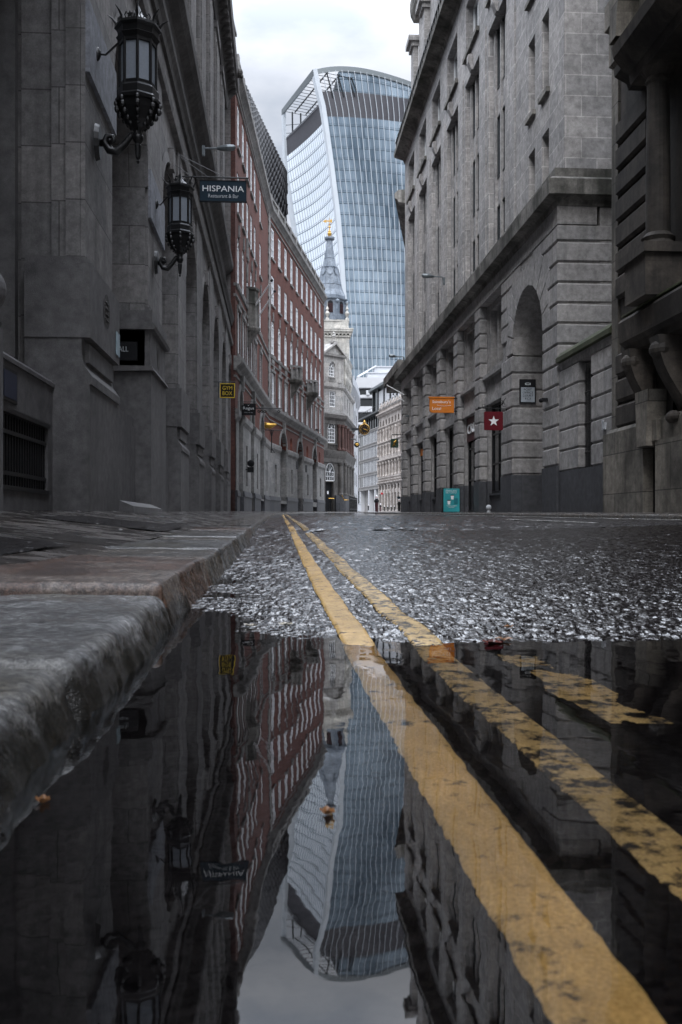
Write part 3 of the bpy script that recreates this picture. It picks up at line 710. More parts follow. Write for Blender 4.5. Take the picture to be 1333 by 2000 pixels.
# piers: plinth, moulded neck, dark block, shaft
for i, (a, b_) in enumerate(PIERS):
    wide = i == 1
    m_ = MB(); g = .3 + .0105 * a - .5
    m_.box(LF, a, b_, -.9, .02, g, 2.28 if not wide else 3.5)
    if not wide:
        m_.prism(LF, [(-.9, 2.28), (.05, 2.28), (.05, 2.40), (.01, 2.46), (-.06, 2.56), (-.09, 2.72), (-.09, 2.95), (-.9, 2.95)], a + .0, b_ - .0)
        m_.box(LF, a + .2, b_ - .2, -.5, -.02, 2.62, 2.9)
    else:
        m_.box(LF, a + .02, b_ - .02, -.9, .0, 3.5, 4.42)
    m_.build('plinth', MAT['bank_granite'], bank)
    zq = (2.95, 4.02, 4.13) if not wide else (4.55, 4.82, 4.9)
    m_ = MB(); m_.box(LF, a - .02, b_ + .02, -.9, .04, zq[0], zq[1]); m_.box(LF, a + .03, b_ - .03, -.9, -.02, zq[1], zq[2])
    m_.build('pier_block', MAT['bank_granite'], bank)
    m_ = MB(); m_.box(LF, a + .10, b_ - .10, -.9 if i else -.34, -.06, zq[2], 10.7); m_.build('pier_shaft', MAT['bank'], bank)
    if i < 2:
        zc = 6.85
        m_ = MB(); m_.box(LF, a + .12, b_ - .02, -.9 if i else -.3, .0, zc, zc + 1.05)
        m_.build('smooth_block', MAT['slate_block'], bank)
# plaque panel and nameplate on the second pier
m_ = MB(); m_.prism(LF, [(-.9, 4.4), (.09, 4.4), (.12, 4.48), (.05, 4.56), (-.9, 4.56)], 19.9, 22.6); m_.prism(LF, [(-.9, 3.62), (.04, 3.62), (.09, 3.52), (-.9, 3.5)], 19.9, 22.6)
m_.build('pier_moulding', MAT['bank_granite'], bank)
m_ = MB(); m_.box(LF, 19.96, 20.01, -.86, -.27, 3.74, 4.14); m_.build('nameplate', MAT['black_paint'], bank)
x0_, zc_ = at(231, 687, 19.92); text_obj('lettering', 'ALL', MAT['letter_grey'], bank, x0_, x0_ + .21, 19.95, 3.98, h=.11)
m_ = MB()
for (uu, zz, r) in ((14.75, 3.6, .27), (17.0, 4.0, .0)):
    if r:
        m_.poly([LF(uu + r * cos(a), .047, zz + r * sin(a)) for a in np.linspace(0, 2 * pi, 24, endpoint=False)])
        for k in range(4): m_.box(LF, uu - .14, uu + .14, .047, .06, zz - .15 + k * .09, zz - .12 + k * .09)
m_.poly([LF(21.3 + .2 * cos(a), .012, 4.0 + .26 * sin(a)) for a in np.linspace(0, 2 * pi, 24, endpoint=False)])
m_.build('roundel', MAT['bank_soffit'], bank)
# back wall of the arcade with tall dark windows
m_ = MB(); m_.box(LF, 13.7, 55.4, -1.5, -1.08, -.5, 12.3); m_.build('wall', MAT['bank_granite'], bank)
for o in ops:
    window(bank, LF, o[0] + .25, o[1] - .25, 1.5, 9.3, -1.06, MAT['bronze'], MAT['dark_glass'], 4, 7, fw=.1, bw=.05, arch=1.5)
for (a, b_) in [(15.9, 20.0), (22.55, 26)]:
    m_ = MB(); m_.box(LF, a, b_, -.95, -.32, -.5, 2.3); m_.box(LF, a + .05, b_ - .05, -.9, -.36, 2.3, 2.5); m_.build('apron_wall', MAT['bank_granite'], bank)
# giant fluted pilasters on the upper storeys
for i in range(10):
    u = 14.55 + 4.42 * i - .55
    if u + 1.8 > 55.4: continue
    m_ = MB(); m_.box(LF, u, u + 2.1, -.595, -.30, 15.78, 24.2)
    for k in range(6): m_.box(LF, u + .14 + k * .32, u + .34 + k * .32, -.30, -.235, 16.1, 23.6)
    m_.box(LF, u - .08, u + 2.18, -.59, -.2, 24.2, 24.55); m_.box(LF, u - .06, u + 2.16, -.59, -.22, 15.78, 16.05)
    m_.build('pilaster', MAT['bank'], bank)
for u in (36.5, 43.5, 44.6, 53.2):
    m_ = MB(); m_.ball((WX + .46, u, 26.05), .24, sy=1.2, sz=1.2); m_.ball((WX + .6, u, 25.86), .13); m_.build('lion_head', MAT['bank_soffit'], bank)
# entrance at the far left: dark recess, bronze column, apron with grille and plaque
m_ = MB(); m_.box(LF, 8.5, 14.2, -2.6, -2.3, -.5, 12); m_.box(LF, 8.6, 13.8, -2.3, -1.15, 8.8, 10.2); m_.box(LF, 9.2, 13.7, -1.3, -.5, 9.3, 10.2)
m_.build('entrance_recess', MAT['bronze'], bank)
m_ = MB(); cX, cY = WX - .95, 11.45
m_.lathe((cX, cY), [(.34, 2.3), (.34, 2.55), (.30, 2.62), (.33, 2.72), (.24, 2.86)], 20)
n_ = len(m_.V); prof = []
for k in range(24):
    pass
for zz, rr in ((2.86, .225), (7.6, .19)):
    for k in range(40):
        a = 2 * pi * k / 40; r = rr * (1 if k % 2 else .90); m_.V.append((cX + r * cos(a), cY + r * sin(a), zz))
for k in range(40): m_.F.append([n_ + k, n_ + (k + 1) % 40, n_ + 40 + (k + 1) % 40, n_ + 40 + k]); m_.M.append(0)
m_.lathe((cX, cY), [(.2, 7.6), (.25, 7.66), (.22, 7.75), (.26, 8.05), (.36, 8.3), (.38, 8.42)], 16)
for k in range(12):
    a = 2 * pi * k / 12; m_.ball((cX + .27 * cos(a), cY + .27 * sin(a), 8.02), .06); m_.ball((cX + .32 * cos(a + .26), cY + .32 * sin(a + .26), 8.24), .055)
m_.box(ID, cX - .42, cX + .42, cY - .42, cY + .42, 8.42, 8.6)
m_.build('entrance_column', MAT['bronze'], bank, smooth=False)
m_ = MB()
AW = -.50
wall(m_, LF, 9.6, 13.53, -.5, 2.22, [(11.0, 13.25, .72, 1.62, .15, False)], w=AW)
m_.box(LF, 9.6, 13.53, AW - .7, AW - .16, -.5, 2.2)
m_.prism(LF, [(AW - .7, 2.22), (AW + .03, 2.22), (AW + .03, 2.27), (AW - .05, 2.34), (AW - .7, 2.34)], 9.6, 13.53)
m_.build('apron_wall', MAT['bank_granite'], bank)
m_ = MB()
for k in range(19): m_.box(LF, 11.06 + k * .12, 11.085 + k * .12, AW - .07, AW - .04, .74, 1.6)
for zz in (.86, 1.36): m_.box(LF, 11.0, 13.25, AW - .04, AW - .02, zz, zz + .05)
for (a, b_, c, d) in ((10.97, 13.28, .68, .73), (10.97, 13.28, 1.6, 1.66)): m_.box(LF, a, b_, AW + .002, AW + .03, c, d)
m_.build('grille', MAT['black_metal'], bank)
m_ = MB(); m_.box(LF, 11.05, 11.66, AW + .002, AW + .02, 1.74, 2.14); m_.build('plaque_frame', MAT['bronze'], bank)
m_ = MB(); m_.box(LF, 11.09, 11.62, AW + .02, AW + .026, 1.78, 2.10); m_.build('plaque', MAT['blueplaque'], bank)
m_ = MB(); m_.box(LF, 8.3, 9.32, -.45, .03, -.5, 2.2); m_.box(LF, 8.3, 9.30, -.42, 0, 2.2, 2.34, top=(.03, .03))
m_.ball((WX - .12, 9.02, 2.52), .26, sz=1.0, n1=14, n2=24); m_.build('gate_pier', MAT['bank_granite'], bank, smooth=False)
m_ = MB(); m_.box(LF, 17.62, 17.9, -.318, -.30, 2.75, 3.2); 
Xn, zn = at(222, 667, 15.6); m_ = MB(); m_.box(LF, 15.55, 15.85, .045, .06, zn - .22, zn + .16); tag(m_.build('street_notice', MAT['palebox']), 'small pale blue notice fixed to the dark stone pier on the left', 'notice')
m_ = MB(); m_.prism(LF, [(.021, .3), (.30, .3), (.26, .56), (.021, .66)], 16.0, 19.9); m_.build('step', MAT['bank_granite'], bank)
# the mass of the building behind its front
m_ = MB(); m_.box(LF, -14, 55.2, -9, -2.7, -.5, 26.9); m_.build('building_mass', MAT['bank_granite'], bank)

# ------------------------------------------------------------------ wall lanterns
LA, HALF = .12, pi / 8
def lantern(px, py_tip, py_gb, py_gt, py_cap, py_crown, Y, rooted, label, rpx):
    """octagonal iron lantern standing on a scrolled bracket"""
    X, zt = at(px, py_tip, Y); z = lambda py: at(px, py, Y)[1]
    R = rpx / F_PX * dep(X, Y); root = thing('wall_lantern', label, 'lantern', (WX, Y, at(px, py_gb, Y)[1]), 'iron lanterns on the bank piers')
    gb, gt, cap, crn = z(py_gb), z(py_gt), z(py_cap), z(py_crown); H = gb - zt
    zb = zt + H * .42                       # bottom of the bowl
    m_ = MB()                               # bowl
    m_.lathe((X, Y), [(R * .16, zb - H * .02), (R * .3, zb + H * .04), (R * .62, zb + H * .13), (R * .84, zb + H * .27), (R * .9, zb + H * .36), (R * 1.0, zb + H * .37), (R * 1.02, zb + H * .41), (R * .93, zb + H * .44), (R * .93, zb + H * .53), (R * .82, zb + H * .57), (R * .8, gb)], 8, a0=LA)
    for k in range(8):
        a = LA + k * pi / 4
        for (q, rr, zz) in ((.07, .97, .35), (.085, .93, .28), (.075, .80, .2), (.06, .62, .13), (.055, .45, .08)): m_.ball((X + R * rr * cos(a), Y + R * rr * sin(a), zb + H * zz), R * q * 1.5, n1=5, n2=7, sz=1.4)
    m_.build('bowl', MAT['black_metal'], root)
    m_ = MB(); r2 = R * .80
    for k in range(8):
        a = LA + k * pi / 4; m_.tube([(X + r2 * cos(a), Y + r2 * sin(a), gb - .02), (X + r2 * cos(a), Y + r2 * sin(a), gt + .03)], R * .075, 6)
    m_.lathe((X, Y), [(r2 * 1.04, gb - .02), (r2 * 1.06, gb + .03), (r2 * .9, gb + .03)], 8, a0=LA); m_.lathe((X, Y), [(r2 * .9, gt - .03), (r2 * 1.06, gt - .02), (r2 * 1.06, gt + .04)], 8, a0=LA)
    m_.build('lantern_frame', MAT['black_metal'], root)
    for k in range(8):
        a0, a1 = LA + k * pi / 4, LA + (k + 1) * pi / 4; m_ = MB(); r3 = r2 * .96
        m_.poly([(X + r3 * cos(a0), Y + r3 * sin(a0), gb), (X + r3 * cos(a1), Y + r3 * sin(a1), gb), (X + r3 * cos(a1), Y + r3 * sin(a1), gt), (X + r3 * cos(a0), Y + r3 * sin(a0), gt)])
        m_.build('pane', MAT['frost'], root)
    m_ = MB(); hc = cap - gt
    m_.lathe((X, Y), [(R * .86, gt + .03), (R * .98, gt + hc * .35), (R * .90, gt + hc * .42), (R * .93, gt + hc * .75), (R * 1.06, gt + hc * .85), (R * 1.04, cap), (R * .7, cap + .03), (R * .25, cap + hc * .7), (R * .06, cap + hc * 1.2)], 8, a0=LA)
    m_.build('canopy', MAT['black_metal'], root)
    m_ = MB(); hh = crn - cap
    for k in range(8):
        a = LA + k * pi / 4; c_, s_ = cos(a), sin(a)
        m_.tube([(X + R * .96 * c_, Y + R * .96 * s_, cap - .02), (X + R * 1.0 * c_, Y + R * 1.0 * s_, cap + hh * .3), (X + R * 1.12 * c_, Y + R * 1.12 * s_, cap + hh * .6), (X + R * 1.35 * c_, Y + R * 1.35 * s_, cap + hh * .9)], [R * .06, R * .06, R * .05, R * .012], 6)
        a2 = a + HALF; c_, s_ = cos(a2), sin(a2); q = R * .13
        ctr = Vector((X + R * .86 * c_, Y + R * .86 * s_, cap + hh * .36)); tx = Vector((-s_, c_, 0))
        P_ = [ctr + tx * (q * (1 if j % 2 == 0 else .42) * sin(j * pi / 5)) * 1.25 + Vector((0, 0, q * (1 if j % 2 == 0 else .42) * cos(j * pi / 5) * 1.25)) for j in range(10)]
        off = Vector((c_, s_, 0)) * .008
        for sg in (1, -1): m_.poly([tuple(p + off * sg) for p in P_])
        for sg in (-1, 1): m_.tube([tuple(ctr + tx * sg * q * 1.4 + Vector((0, 0, -hh * .3))), tuple(ctr + tx * sg * q * 1.9), tuple(ctr + tx * sg * q * 1.3 + Vector((0, 0, q)))], R * .03, 5)
    m_.tube([(X, Y, cap), (X, Y, crn + .1), (X, Y, crn + .48 * H)], [R * .09, R * .05, R * .008], 6)
    m_.build('crown', MAT['black_metal'], root)
    m_ = MB()                                # finial under the bowl
    m_.lathe((X, Y), [(R * .02, zt), (R * .08, zt + H * .03), (R * .05, zt + H * .05), (R * .11, zt + H * .08), (R * .16, zt + H * .24), (R * .12, zt + H * .26), (R * .22, zt + H * .30), (R * .2, zt + H * .36), (R * .2, zb)], 10)
    m_.build('finial', MAT['black_metal'], root)
    m_ = MB(); xr = WX - .02; zz = zt + H * .27; W_ = X - xr                  # S-shaped bracket with a volute
    P_ = [(X, Y, zb - H * .03), (X - W_ * .16, Y, zb - H * .05), (X - W_ * .32, Y, zz - H * .02), (X - W_ * .50, Y, zz - H * .12), (X - W_ * .68, Y, zz - H * .10), (X - W_ * .80, Y, zz + .0), (X - W_ * .74, Y, zz + H * .085), (X - W_ * .60, Y, zz + H * .085), (X - W_ * .56, Y, zz + H * .02), (X - W_ * .64, Y, zz)]
    m_.tube(P_, [R * .13, R * .15, R * .17, R * .19, R * .19, R * .16, R * .13, R * .10, R * .09, R * .1], 10)
    m_.ball((X - W_ * .66, Y, zz + H * .01), R * .13, sy=1.9); m_.ball((X, Y, zb - H * .08), R * .26)
    m_.tube([(X - W_ * .8, Y, zz), (xr + .03, Y, zz - .02)], R * .16, 8)
    m_.build('bracket', MAT['black_metal'], root, smooth=True)
    m_ = MB(); n = 16
    m_.poly([(xr + .07, Y + R * .42 * cos(2 * pi * k / n), zz + R * .78 * sin(2 * pi * k / n)) for k in range(n)])
    for k in range(n):
        a, b_ = 2 * pi * k / n, 2 * pi * (k + 1) / n
        m_.poly([(xr + .07, Y + R * .42 * cos(a), zz + R * .78 * sin(a)), (xr + .07, Y + R * .42 * cos(b_), zz + R * .78 * sin(b_)), (xr, Y + R * .5 * cos(b_), zz + R * .86 * sin(b_)), (xr, Y + R * .5 * cos(a), zz + R * .86 * sin(a))])
    m_.build('wall_plate', MAT['black_metal'], root)
    m_ = MB(); zs = gt + .02
    m_.tube([(xr, Y, zs - .16), (xr + (X - R - xr) * .5, Y, zs - .17), (X - R * .9, Y, zs + .01)], .016, 6); m_.ball((xr + .02, Y, zs - .16), .06, sz=1.8)
    m_.build('stay', MAT['black_metal'], root)
    return root
lantern(270, 320, 172, 90, 55, 33, 14.2, 0, 'large black iron lantern with frosted panes nearest the camera, on the first stone pier', 43)
lantern(352, 541, 440, 388, 366, 347, 20.9, 0, 'black iron lantern on the second stone pier, just left of the blue hanging board', 27)

# ================================================================== RIGHT: limestone building with rusticated base
RX = 8.2
RF = Frame((RX, 0), (0, 1), (-1, 0))
lime = thing('office_building', 'grey limestone building with rusticated arcade base and tall recessed window bays on the right', 'building', (RX, 44, .5))
Z_PL, Z_TOP = 1.95, 9.08
grooves = [1.95, 2.52, 3.13, 3.72, 4.33, 4.93, 5.53, 6.15, 6.75, 7.36, 7.96, 8.58, 9.08]
# front piers between openings: (u0,u1)
FR_P = [(32.03, 33.56)] + [(37.28 + 4.66 * i, 38.22 + 4.66 * i) for i in range(6)]
OPN = [(33.56, 37.28)] + [(38.22 + 4.66 * i, 41.94 + 4.66 * i) for i in range(5)]
def rust_cols(mb, u0, u1, w0, w1, zlist, clip=None):
    for a, b_ in zip(zlist[:-1], zlist[1:]):
        ua, ub = (u0, u1) if clip is None else clip(a, b_, u0, u1)
        if ub - ua > .15: mb.rustic(RF, ua, ub, w0, w1, a + .012, b_ - .012, c=.05)
# pier cores (recessed faces behind the grooves) and blocks
for i, (a, b_) in enumerate(FR_P):
    m_ = MB(); zt_ = Z_TOP if i else 6.14
    m_.box(RF, a + .05, b_ - .05, -1.2 if i else -5.4, -.055, 0, zt_); rust_cols(m_, a, b_, -1.19 if i else -5.39, 0, grooves if i else grooves[:8])
    # inner stepped jambs
    m_.box(RF, a - (.22 if i else -.3), b_ + .22, -1.1, -.32, 0, 9.06)
    m_.build('pier', MAT['lime'], lime)
    m_ = MB(); m_.box(RF, a - .03, b_ + .03, -1.2 if i else -5.45, .03, 0, Z_PL - .02); m_.box(RF, a - (.26 if i else -.3), b_ + .26, -1.15, -.28, 0, Z_PL - .02); m_.build('plinth', MAT['granite'], lime)
# corner pier with the arch: archway 28.24-32.03, apex 8.1
AU0, AU1, AZ = 28.24, 32.03, 8.10; AC, AR = (AU0 + AU1) / 2, (AU1 - AU0) / 2; ZSP = AZ - AR
def arch_u(z, extra=0.0):
    if z <= ZSP: return AR + extra
    h = min(1, (z - ZSP) / (AR + extra)); return (AR + extra) * sqrt(max(0, 1 - h * h))
m_ = MB()
for a, b_ in zip(grooves[:-1], grooves[1:]):
    e = .0 if b_ <= ZSP + .1 else .62
    r_ = max(arch_u(a, e), arch_u(b_, e)) if b_ > ZSP else AR
    if AC - r_ > 26.71 + .1: m_.rustic(RF, 26.71, AC - r_, -5.5, 0, a + .012, b_ - .012, c=.05)
    else: m_.rustic(RF, 26.71, AC - .6, -.5, 0, a + .012, b_ - .012, c=.05)
    if a > 6.2: m_.rustic(RF, AC + r_, 33.56, -.6, 0, a + .012, b_ - .012, c=.05)
# end face in plane u = 26.71 (blocks above run back 5.5 m), core
m_.box(RF, 26.765, AU0 - .03, -5.4, -.055, 0, 9.05)
m_.build('pier', MAT['lime'], lime)
m_ = MB()                                   # voussoirs
nv = 11
for k in range(nv):
    a0, a1 = pi * k / nv + .012, pi * (k + 1) / nv - .012
    am = (a0 + a1) / 2; ro = min(2.55 / max(.35, abs(sin(am))) if sin(am) > .55 else AR + .78, AR + 1.25)
    pts = []
    for (a, r) in ((a0, AR), (a1, AR), (a1, ro), (a0, ro)):
        zz = min(ZSP + r * sin(a), 9.07); pts.append((AC + r * cos(a), zz))
    for (w_, m0) in ((.004, 0),): m_.poly([RF(u, w_, z) for u, z in pts])
    for p, q in zip(pts, pts[1:] + pts[:1]): m_.poly([RF(p[0], .004, p[1]), RF(q[0], .004, q[1]), RF(q[0], -.5, q[1]), RF(p[0], -.5, p[1])])
m_.build('arch_voussoirs', MAT['lime'], lime)
m_ = MB(); wall(m_, RF, 26.75, 33.5, 6.16, 9.08, [(AU0, AU1, 6.16, AZ, 5.4, True)], w=-.056); m_.build('wall', MAT['lime'], lime)
m_ = MB(); m_.box(RF, 26.68, 28.22, -5.4, .03, 0, Z_PL - .02); m_.build('plinth', MAT['granite'], lime)
# openings: shopfront below, spandrel beam, window above
for i, (a, b_) in enumerate(OPN):
    m_ = MB(); m_.box(RF, a - .1, b_ + .1, -.9, -.30, 5.35, 6.05); m_.prism(RF, [(-.9, 6.05), (-.12, 6.05), (-.12, 6.2), (-.3, 6.28), (-.9, 6.28)], a + .0, b_ - .0)
    m_.box(RF, a + .02, b_ - .02, -.9, -.2, 5.0, 5.34); m_.build('spandrel', MAT['lime'], lime)
    if i != 1:
        m_ = MB(); m_.box(RF, a + .22, b_ - .22, -1.0, -.40, 0, .98 + .0105 * a); m_.box(RF, a + .225, b_ - .225, -1.0, -.33, .985 + .0105 * a, 1.05 + .0105 * a); m_.build('stall_riser', MAT['granite'], lime)
    window(lime, RF, a + .22, b_ - .22, .3 + .0105 * a + (.75 if i != 1 else .02), 5.0, -.52, MAT['black_metal'], MAT['dark_glass'], 3, 3, fw=.1, bw=.06)
    window(lime, RF, a + .24, b_ - .24, 6.28, 9.05, -.66, MAT['lime'], MAT['dark_glass'], 3, 1, fw=.22, bw=.20, fd=.3)
    m_ = MB(); m_.box(RF, a - .05, b_ + .05, -1.3, -.0, 9.08, 9.12); m_.build('lintel', MAT['lime'], lime)
m_ = MB(); m_.box(RF, 26.72, 61.7, -1.2, -.01, 9.085, 9.66)
m_.box(RF, 26.74, 61.65, -6.2, -1.3, -.3, 9.6) ; m_.build('wall', MAT['lime'], lime)
# cornice over the base
m_ = MB()
for (fr_, u0, u1) in ((RF, 26.3, 62.2),):
    m_.prism(fr_, [(-.8, 9.62), (.02, 9.62), (.06, 9.78), (.16, 9.82), (.34, 9.86), (.36, 10.3), (.30, 10.32), (.22, 10.40), (.1, 10.42), (.1, 10.70), (-.8, 10.78)], 26.71, u1, mitre=1)
EN = Frame((RX, 26.71), (1, 0), (0, -1)); m_.prism(EN, [(-.8, 9.62), (.02, 9.62), (.06, 9.78), (.16, 9.82), (.34, 9.86), (.36, 10.3), (.30, 10.32), (.22, 10.40), (.1, 10.42), (.1, 10.70), (-.8, 10.78)], 0, 6, mitre=1)
m_.build('base_cornice', MAT['lime_dirty'], lime)
# upper wall: w = -.3
UW = -.30; RU0 = 27.0
rec = [(43.28 + 4.66 * i - 4.66 * 1, 46.34 + 4.66 * i - 4.66 * 1, 10.7, 20.13, .52, False) for i in range(0, 5)]
rec = [(34.0 + 4.66 * i, 37.0 + 4.66 * i, 10.6, 20.13, .52, False) for i in range(6)]
sml = [(34.2 + 4.66 * i, 36.8 + 4.66 * i, 21.36, 23.7, .42, False) for i in range(6)]
cor = [(u, u + .78, z0, z1, .34, False) for u in (28.55, 30.15) for (z0, z1) in ((10.6, 12.73), (13.98, 16.52), (17.9, 20.4), (21.4, 23.6))]
m_ = MB(); wall(m_, RF, RU0, 61.75, 10.6, 24.5, rec + sml, w=UW) if 0 else None
wall(m_, RF, RU0, 61.75, 10.6, 24.5, [o for o in rec + sml if o[1] < 61.4] + cor, w=UW)
m_.build('upper_wall', MAT['lime_ashlar'], lime)
m_ = MB(); m_.box(RF, 27.0, 27.1, -5.6, UW - .001, 10.6, 24.5); m_.box(RF, 61.7, 61.75, -9, UW - .001, 9, 24.5); m_.box(RF, 27.1, 61.7, -9, -1.0, 9.7, 24.4); m_.build('end_wall', MAT['lime_ashlar'], lime)
for o in rec:
    if o[1] > 61.4: continue
    # mullions, spandrels and three storeys of windows in each recess
    for j, (za, zb) in enumerate(((10.7, 13.0), (14.1, 16.6), (17.7, 20.1))):
        window(lime, RF, o[0] + .3, o[1] - .3, za, zb, UW - .36, MAT['steel_dark'], MAT['street_glass'], 3, 1, fw=.07, bw=.04, name='window')
    for zz in (13.0, 16.6): m_ = MB(); m_.box(RF, o[0] + .02, o[1] - .02, UW - .62, UW - .32, zz, zz + 1.1); m_.build('spandrel', MAT['lime_ashlar'], lime)
    m_ = MB(); wd = (o[1] - o[0] - .6) / 3
    for k in (1, 2): m_.box(RF, o[0] + .3 + wd * k - .07, o[0] + .3 + wd * k + .07, UW - .35, UW - .24, 10.65, 20.1)
    m_.box(RF, o[0], o[0] + .3, UW - .5, UW - .22, 10.65, 20.1); m_.box(RF, o[1] - .3, o[1], UW - .5, UW - .22, 10.65, 20.1)
    m_.build('mullion', MAT['lime'], lime)
    m_ = MB(); c_ = (o[0] + o[1]) / 2; m_.prism(Frame(RF(0, 0, 0)[:2], RF.T, RF.N), [(UW - .1, 20.1), (UW + .06, 20.15), (UW + .20, 20.5), (UW + .20, 20.8), (UW, 20.85)], c_ - .18, c_ + .18); m_.build('keystone', MAT['lime'], lime)
for o in sml:
    if o[1] > 61.4: continue
    window(lime, RF, o[0], o[1], o[2], o[3], UW - .40, MAT['white_paint'], MAT['street_glass'], 3, 1, fw=.08, bw=.12)
    m_ = MB(); m_.box(RF, o[0] - .2, o[1] + .2, UW + .002, UW + .14, o[2] - .2, o[2] - .004); m_.build('sill', MAT['lime_dirty'], lime)
for o in cor:
    window(lime, RF, o[0], o[1], o[2], o[3], UW - .32, MAT['pale_clad'], MAT['dark_glass'], 1, 2, fw=.09, bw=.04)
    m_ = MB(); m_.box(RF, o[0] - .1, o[1] + .08, UW + .002, UW + .12, o[2] - .16, o[2] - .004); m_.build('sill', MAT['lime_dirty'], lime) if o[2] > 11 else None
for i in range(7):                      # flat pilaster strips between bays
    u = 32.65 + 4.66 * i
    if u + .7 < 61.7: m_ = MB(); m_.box(RF, u, u + .72, UW, UW + .05, 10.72, 20.6); m_.build('pilaster', MAT['lime_ashlar'], lime)
m_ = MB(); m_.prism(RF, [(-1, 24.45), (UW + .02, 24.5), (UW + .1, 24.7), (.25, 24.85), (.42, 24.9), (.44, 25.15), (.36, 25.2), (-1, 25.3)], 26.5, 62.0); m_.build('upper_cornice', MAT['lime_dirty'], lime)
# attic storeys set back
AF = -1.2
m_ = MB(); att = [(31.4 + 4.66 * i, 33.6 + 4.66 * i, 27.3, 30.2, .35, False) for i in range(7)]
wall(m_, RF, 26.9, 61.5, 25.2, 34.2, att[:6], w=AF); m_.poly([RF(61.5, AF, 25), RF(61.5, -9, 25), RF(61.5, -9, 34.2), RF(61.5, AF, 34.2)]); m_.poly([RF(26.9, AF, 25), RF(26.9, -6, 25), RF(26.9, -6, 34.2), RF(26.9, AF, 34.2)])
for i in range(8):
    u = 29.0 + 4.66 * i
    m_.box(RF, u, u + 1.1, AF, AF + .35, 25.2, 32.3); m_.box(RF, u - .12, u + 1.22, AF, AF + .5, 32.3, 32.6); m_.box(RF, u - .25, u + 1.35, AF, AF + .7, 32.6, 32.95)
m_.build('attic_wall', MAT['lime_ashlar'], lime)
for o in att[:6]: window(lime, RF, o[0], o[1], o[2], o[3], AF - .33, MAT['white_paint'], MAT['street_glass'], 2, 2)
m_ = MB(); m_.prism(RF, [(-9, 34), (AF + .3, 34), (AF + .5, 34.4), (AF + .55, 34.8), (AF + .55, 35.3), (-9, 35.5)], 26.5, 61.9); m_.build('attic_cornice', MAT['lime_dirty'], lime)
m_ = MB()
for k in range(54): m_.box(RF, 27 + k * .65, 27.1 + k * .65, .28, .36, 25.2, 25.75)
m_.box(RF, 27, 61.8, .27, .37, 25.75, 25.82); m_.build('roof_railing', MAT['black_metal'], lime)
# lettering over the second shopfront and its dark red fascia
m_ = MB(); m_.box(RF, 38.5, 41.8, -.45, -.40, 3.9, 4.98); m_.build('fascia', MAT['oxblood'], lime)
text_obj('fascia_lettering', 'eurum', MAT['letter_white'], lime, 0, 1, -.6, 4.42, fr=None) if 0 else None
_f = Frame(RF(41.6, 0, 0)[:2], (0, -1), (-1, 0)); text_obj('fascia_lettering', 'CRUMI', MAT['letter_white'], lime, .1, 2.9, -.38, 4.45, h=.42, fr=_f, ext=.05)
m_ = MB(); m_.box(RF, 52.5, 55.6, -.45, -.40, 4.25, 4.66); m_.build('fascia', MAT['orange'], lime)

# ------------------------------------------------------------------ low wall with railings between the two right-hand buildings
yard = thing('yard_wall', 'short rusticated wall with mossy coping and an iron-barred opening between the two right-hand buildings', 'wall', (8.25, 24.8, .5))
YF = Frame((8.25, 0), (0, 1), (-1, 0)); yg = [1.75, 2.35, 2.95, 3.55, 4.15, 4.72]
m_ = MB()
for (a, b_) in ((24.95, 26.68), (22.2, 23.9)):
    for za, zb in zip(yg[:-1], yg[1:]): m_.rustic(YF, a, b_, -.5, 0, za + .012, zb - .012, c=.04)
    m_.box(YF, a + .05, b_ - .05, -.48, -.05, 0, 4.75)
m_.box(YF, 22.2, 26.68, -.5, -.02, 4.735, 4.95); m_.build('wall', MAT['lime'], yard)
m_ = MB(); m_.box(YF, 22.2, 26.66, -.5, .03, 0, 1.74); m_.build('plinth', MAT['granite'], yard)
m_ = MB(); m_.prism(YF, [(-.6, 4.95), (.12, 4.95), (.12, 5.08), (-.02, 5.24), (-.6, 5.24)], 22.2, 26.66); m_.build('coping', MAT['moss'], yard)
m_ = MB()
for k in range(9):
    u = 24.0 + k * .12; m_.tube([YF(u, -.2, 1.76), YF(u, -.2, 4.4), YF(u, -.2, 4.62)], [.016, .016, .002], 6)
for zz in (2.2, 3.0, 3.85): m_.tube([YF(23.9, -.2, zz), YF(24.96, -.2, zz)], .022, 6)
m_.build('railing', MAT['black_metal'], yard)
m_ = MB(); m_.box(YF, 22.3, 30, -6.2, -6.0, 0, 9.5)
for k in range(5):
    for j in range(3): pass
m_.build('yard_back_wall', MAT['white_paint'], yard)
m_ = MB(); 
for zz in (1.2, 3.0, 4.6, 6.2): m_.box(YF, 23.2, 25.4, -6.0, -5.96, zz, zz + 1.0)
m_.build('window', MAT['dark_glass'], yard)
m_ = MB(); m_.box(YF, 22.75, 22.95, .002, .05, 2.62, 2.8); m_.box(YF, 22.78, 22.92, .05, .07, 2.8, 2.86); m_.box(YF, 22.79, 22.91, .05, .06, 2.65, 2.77)
tag(m_.build('vent_plate', MAT['pale_clad']), 'small grey entry panel on the low wall beside the railings', 'entry panel')

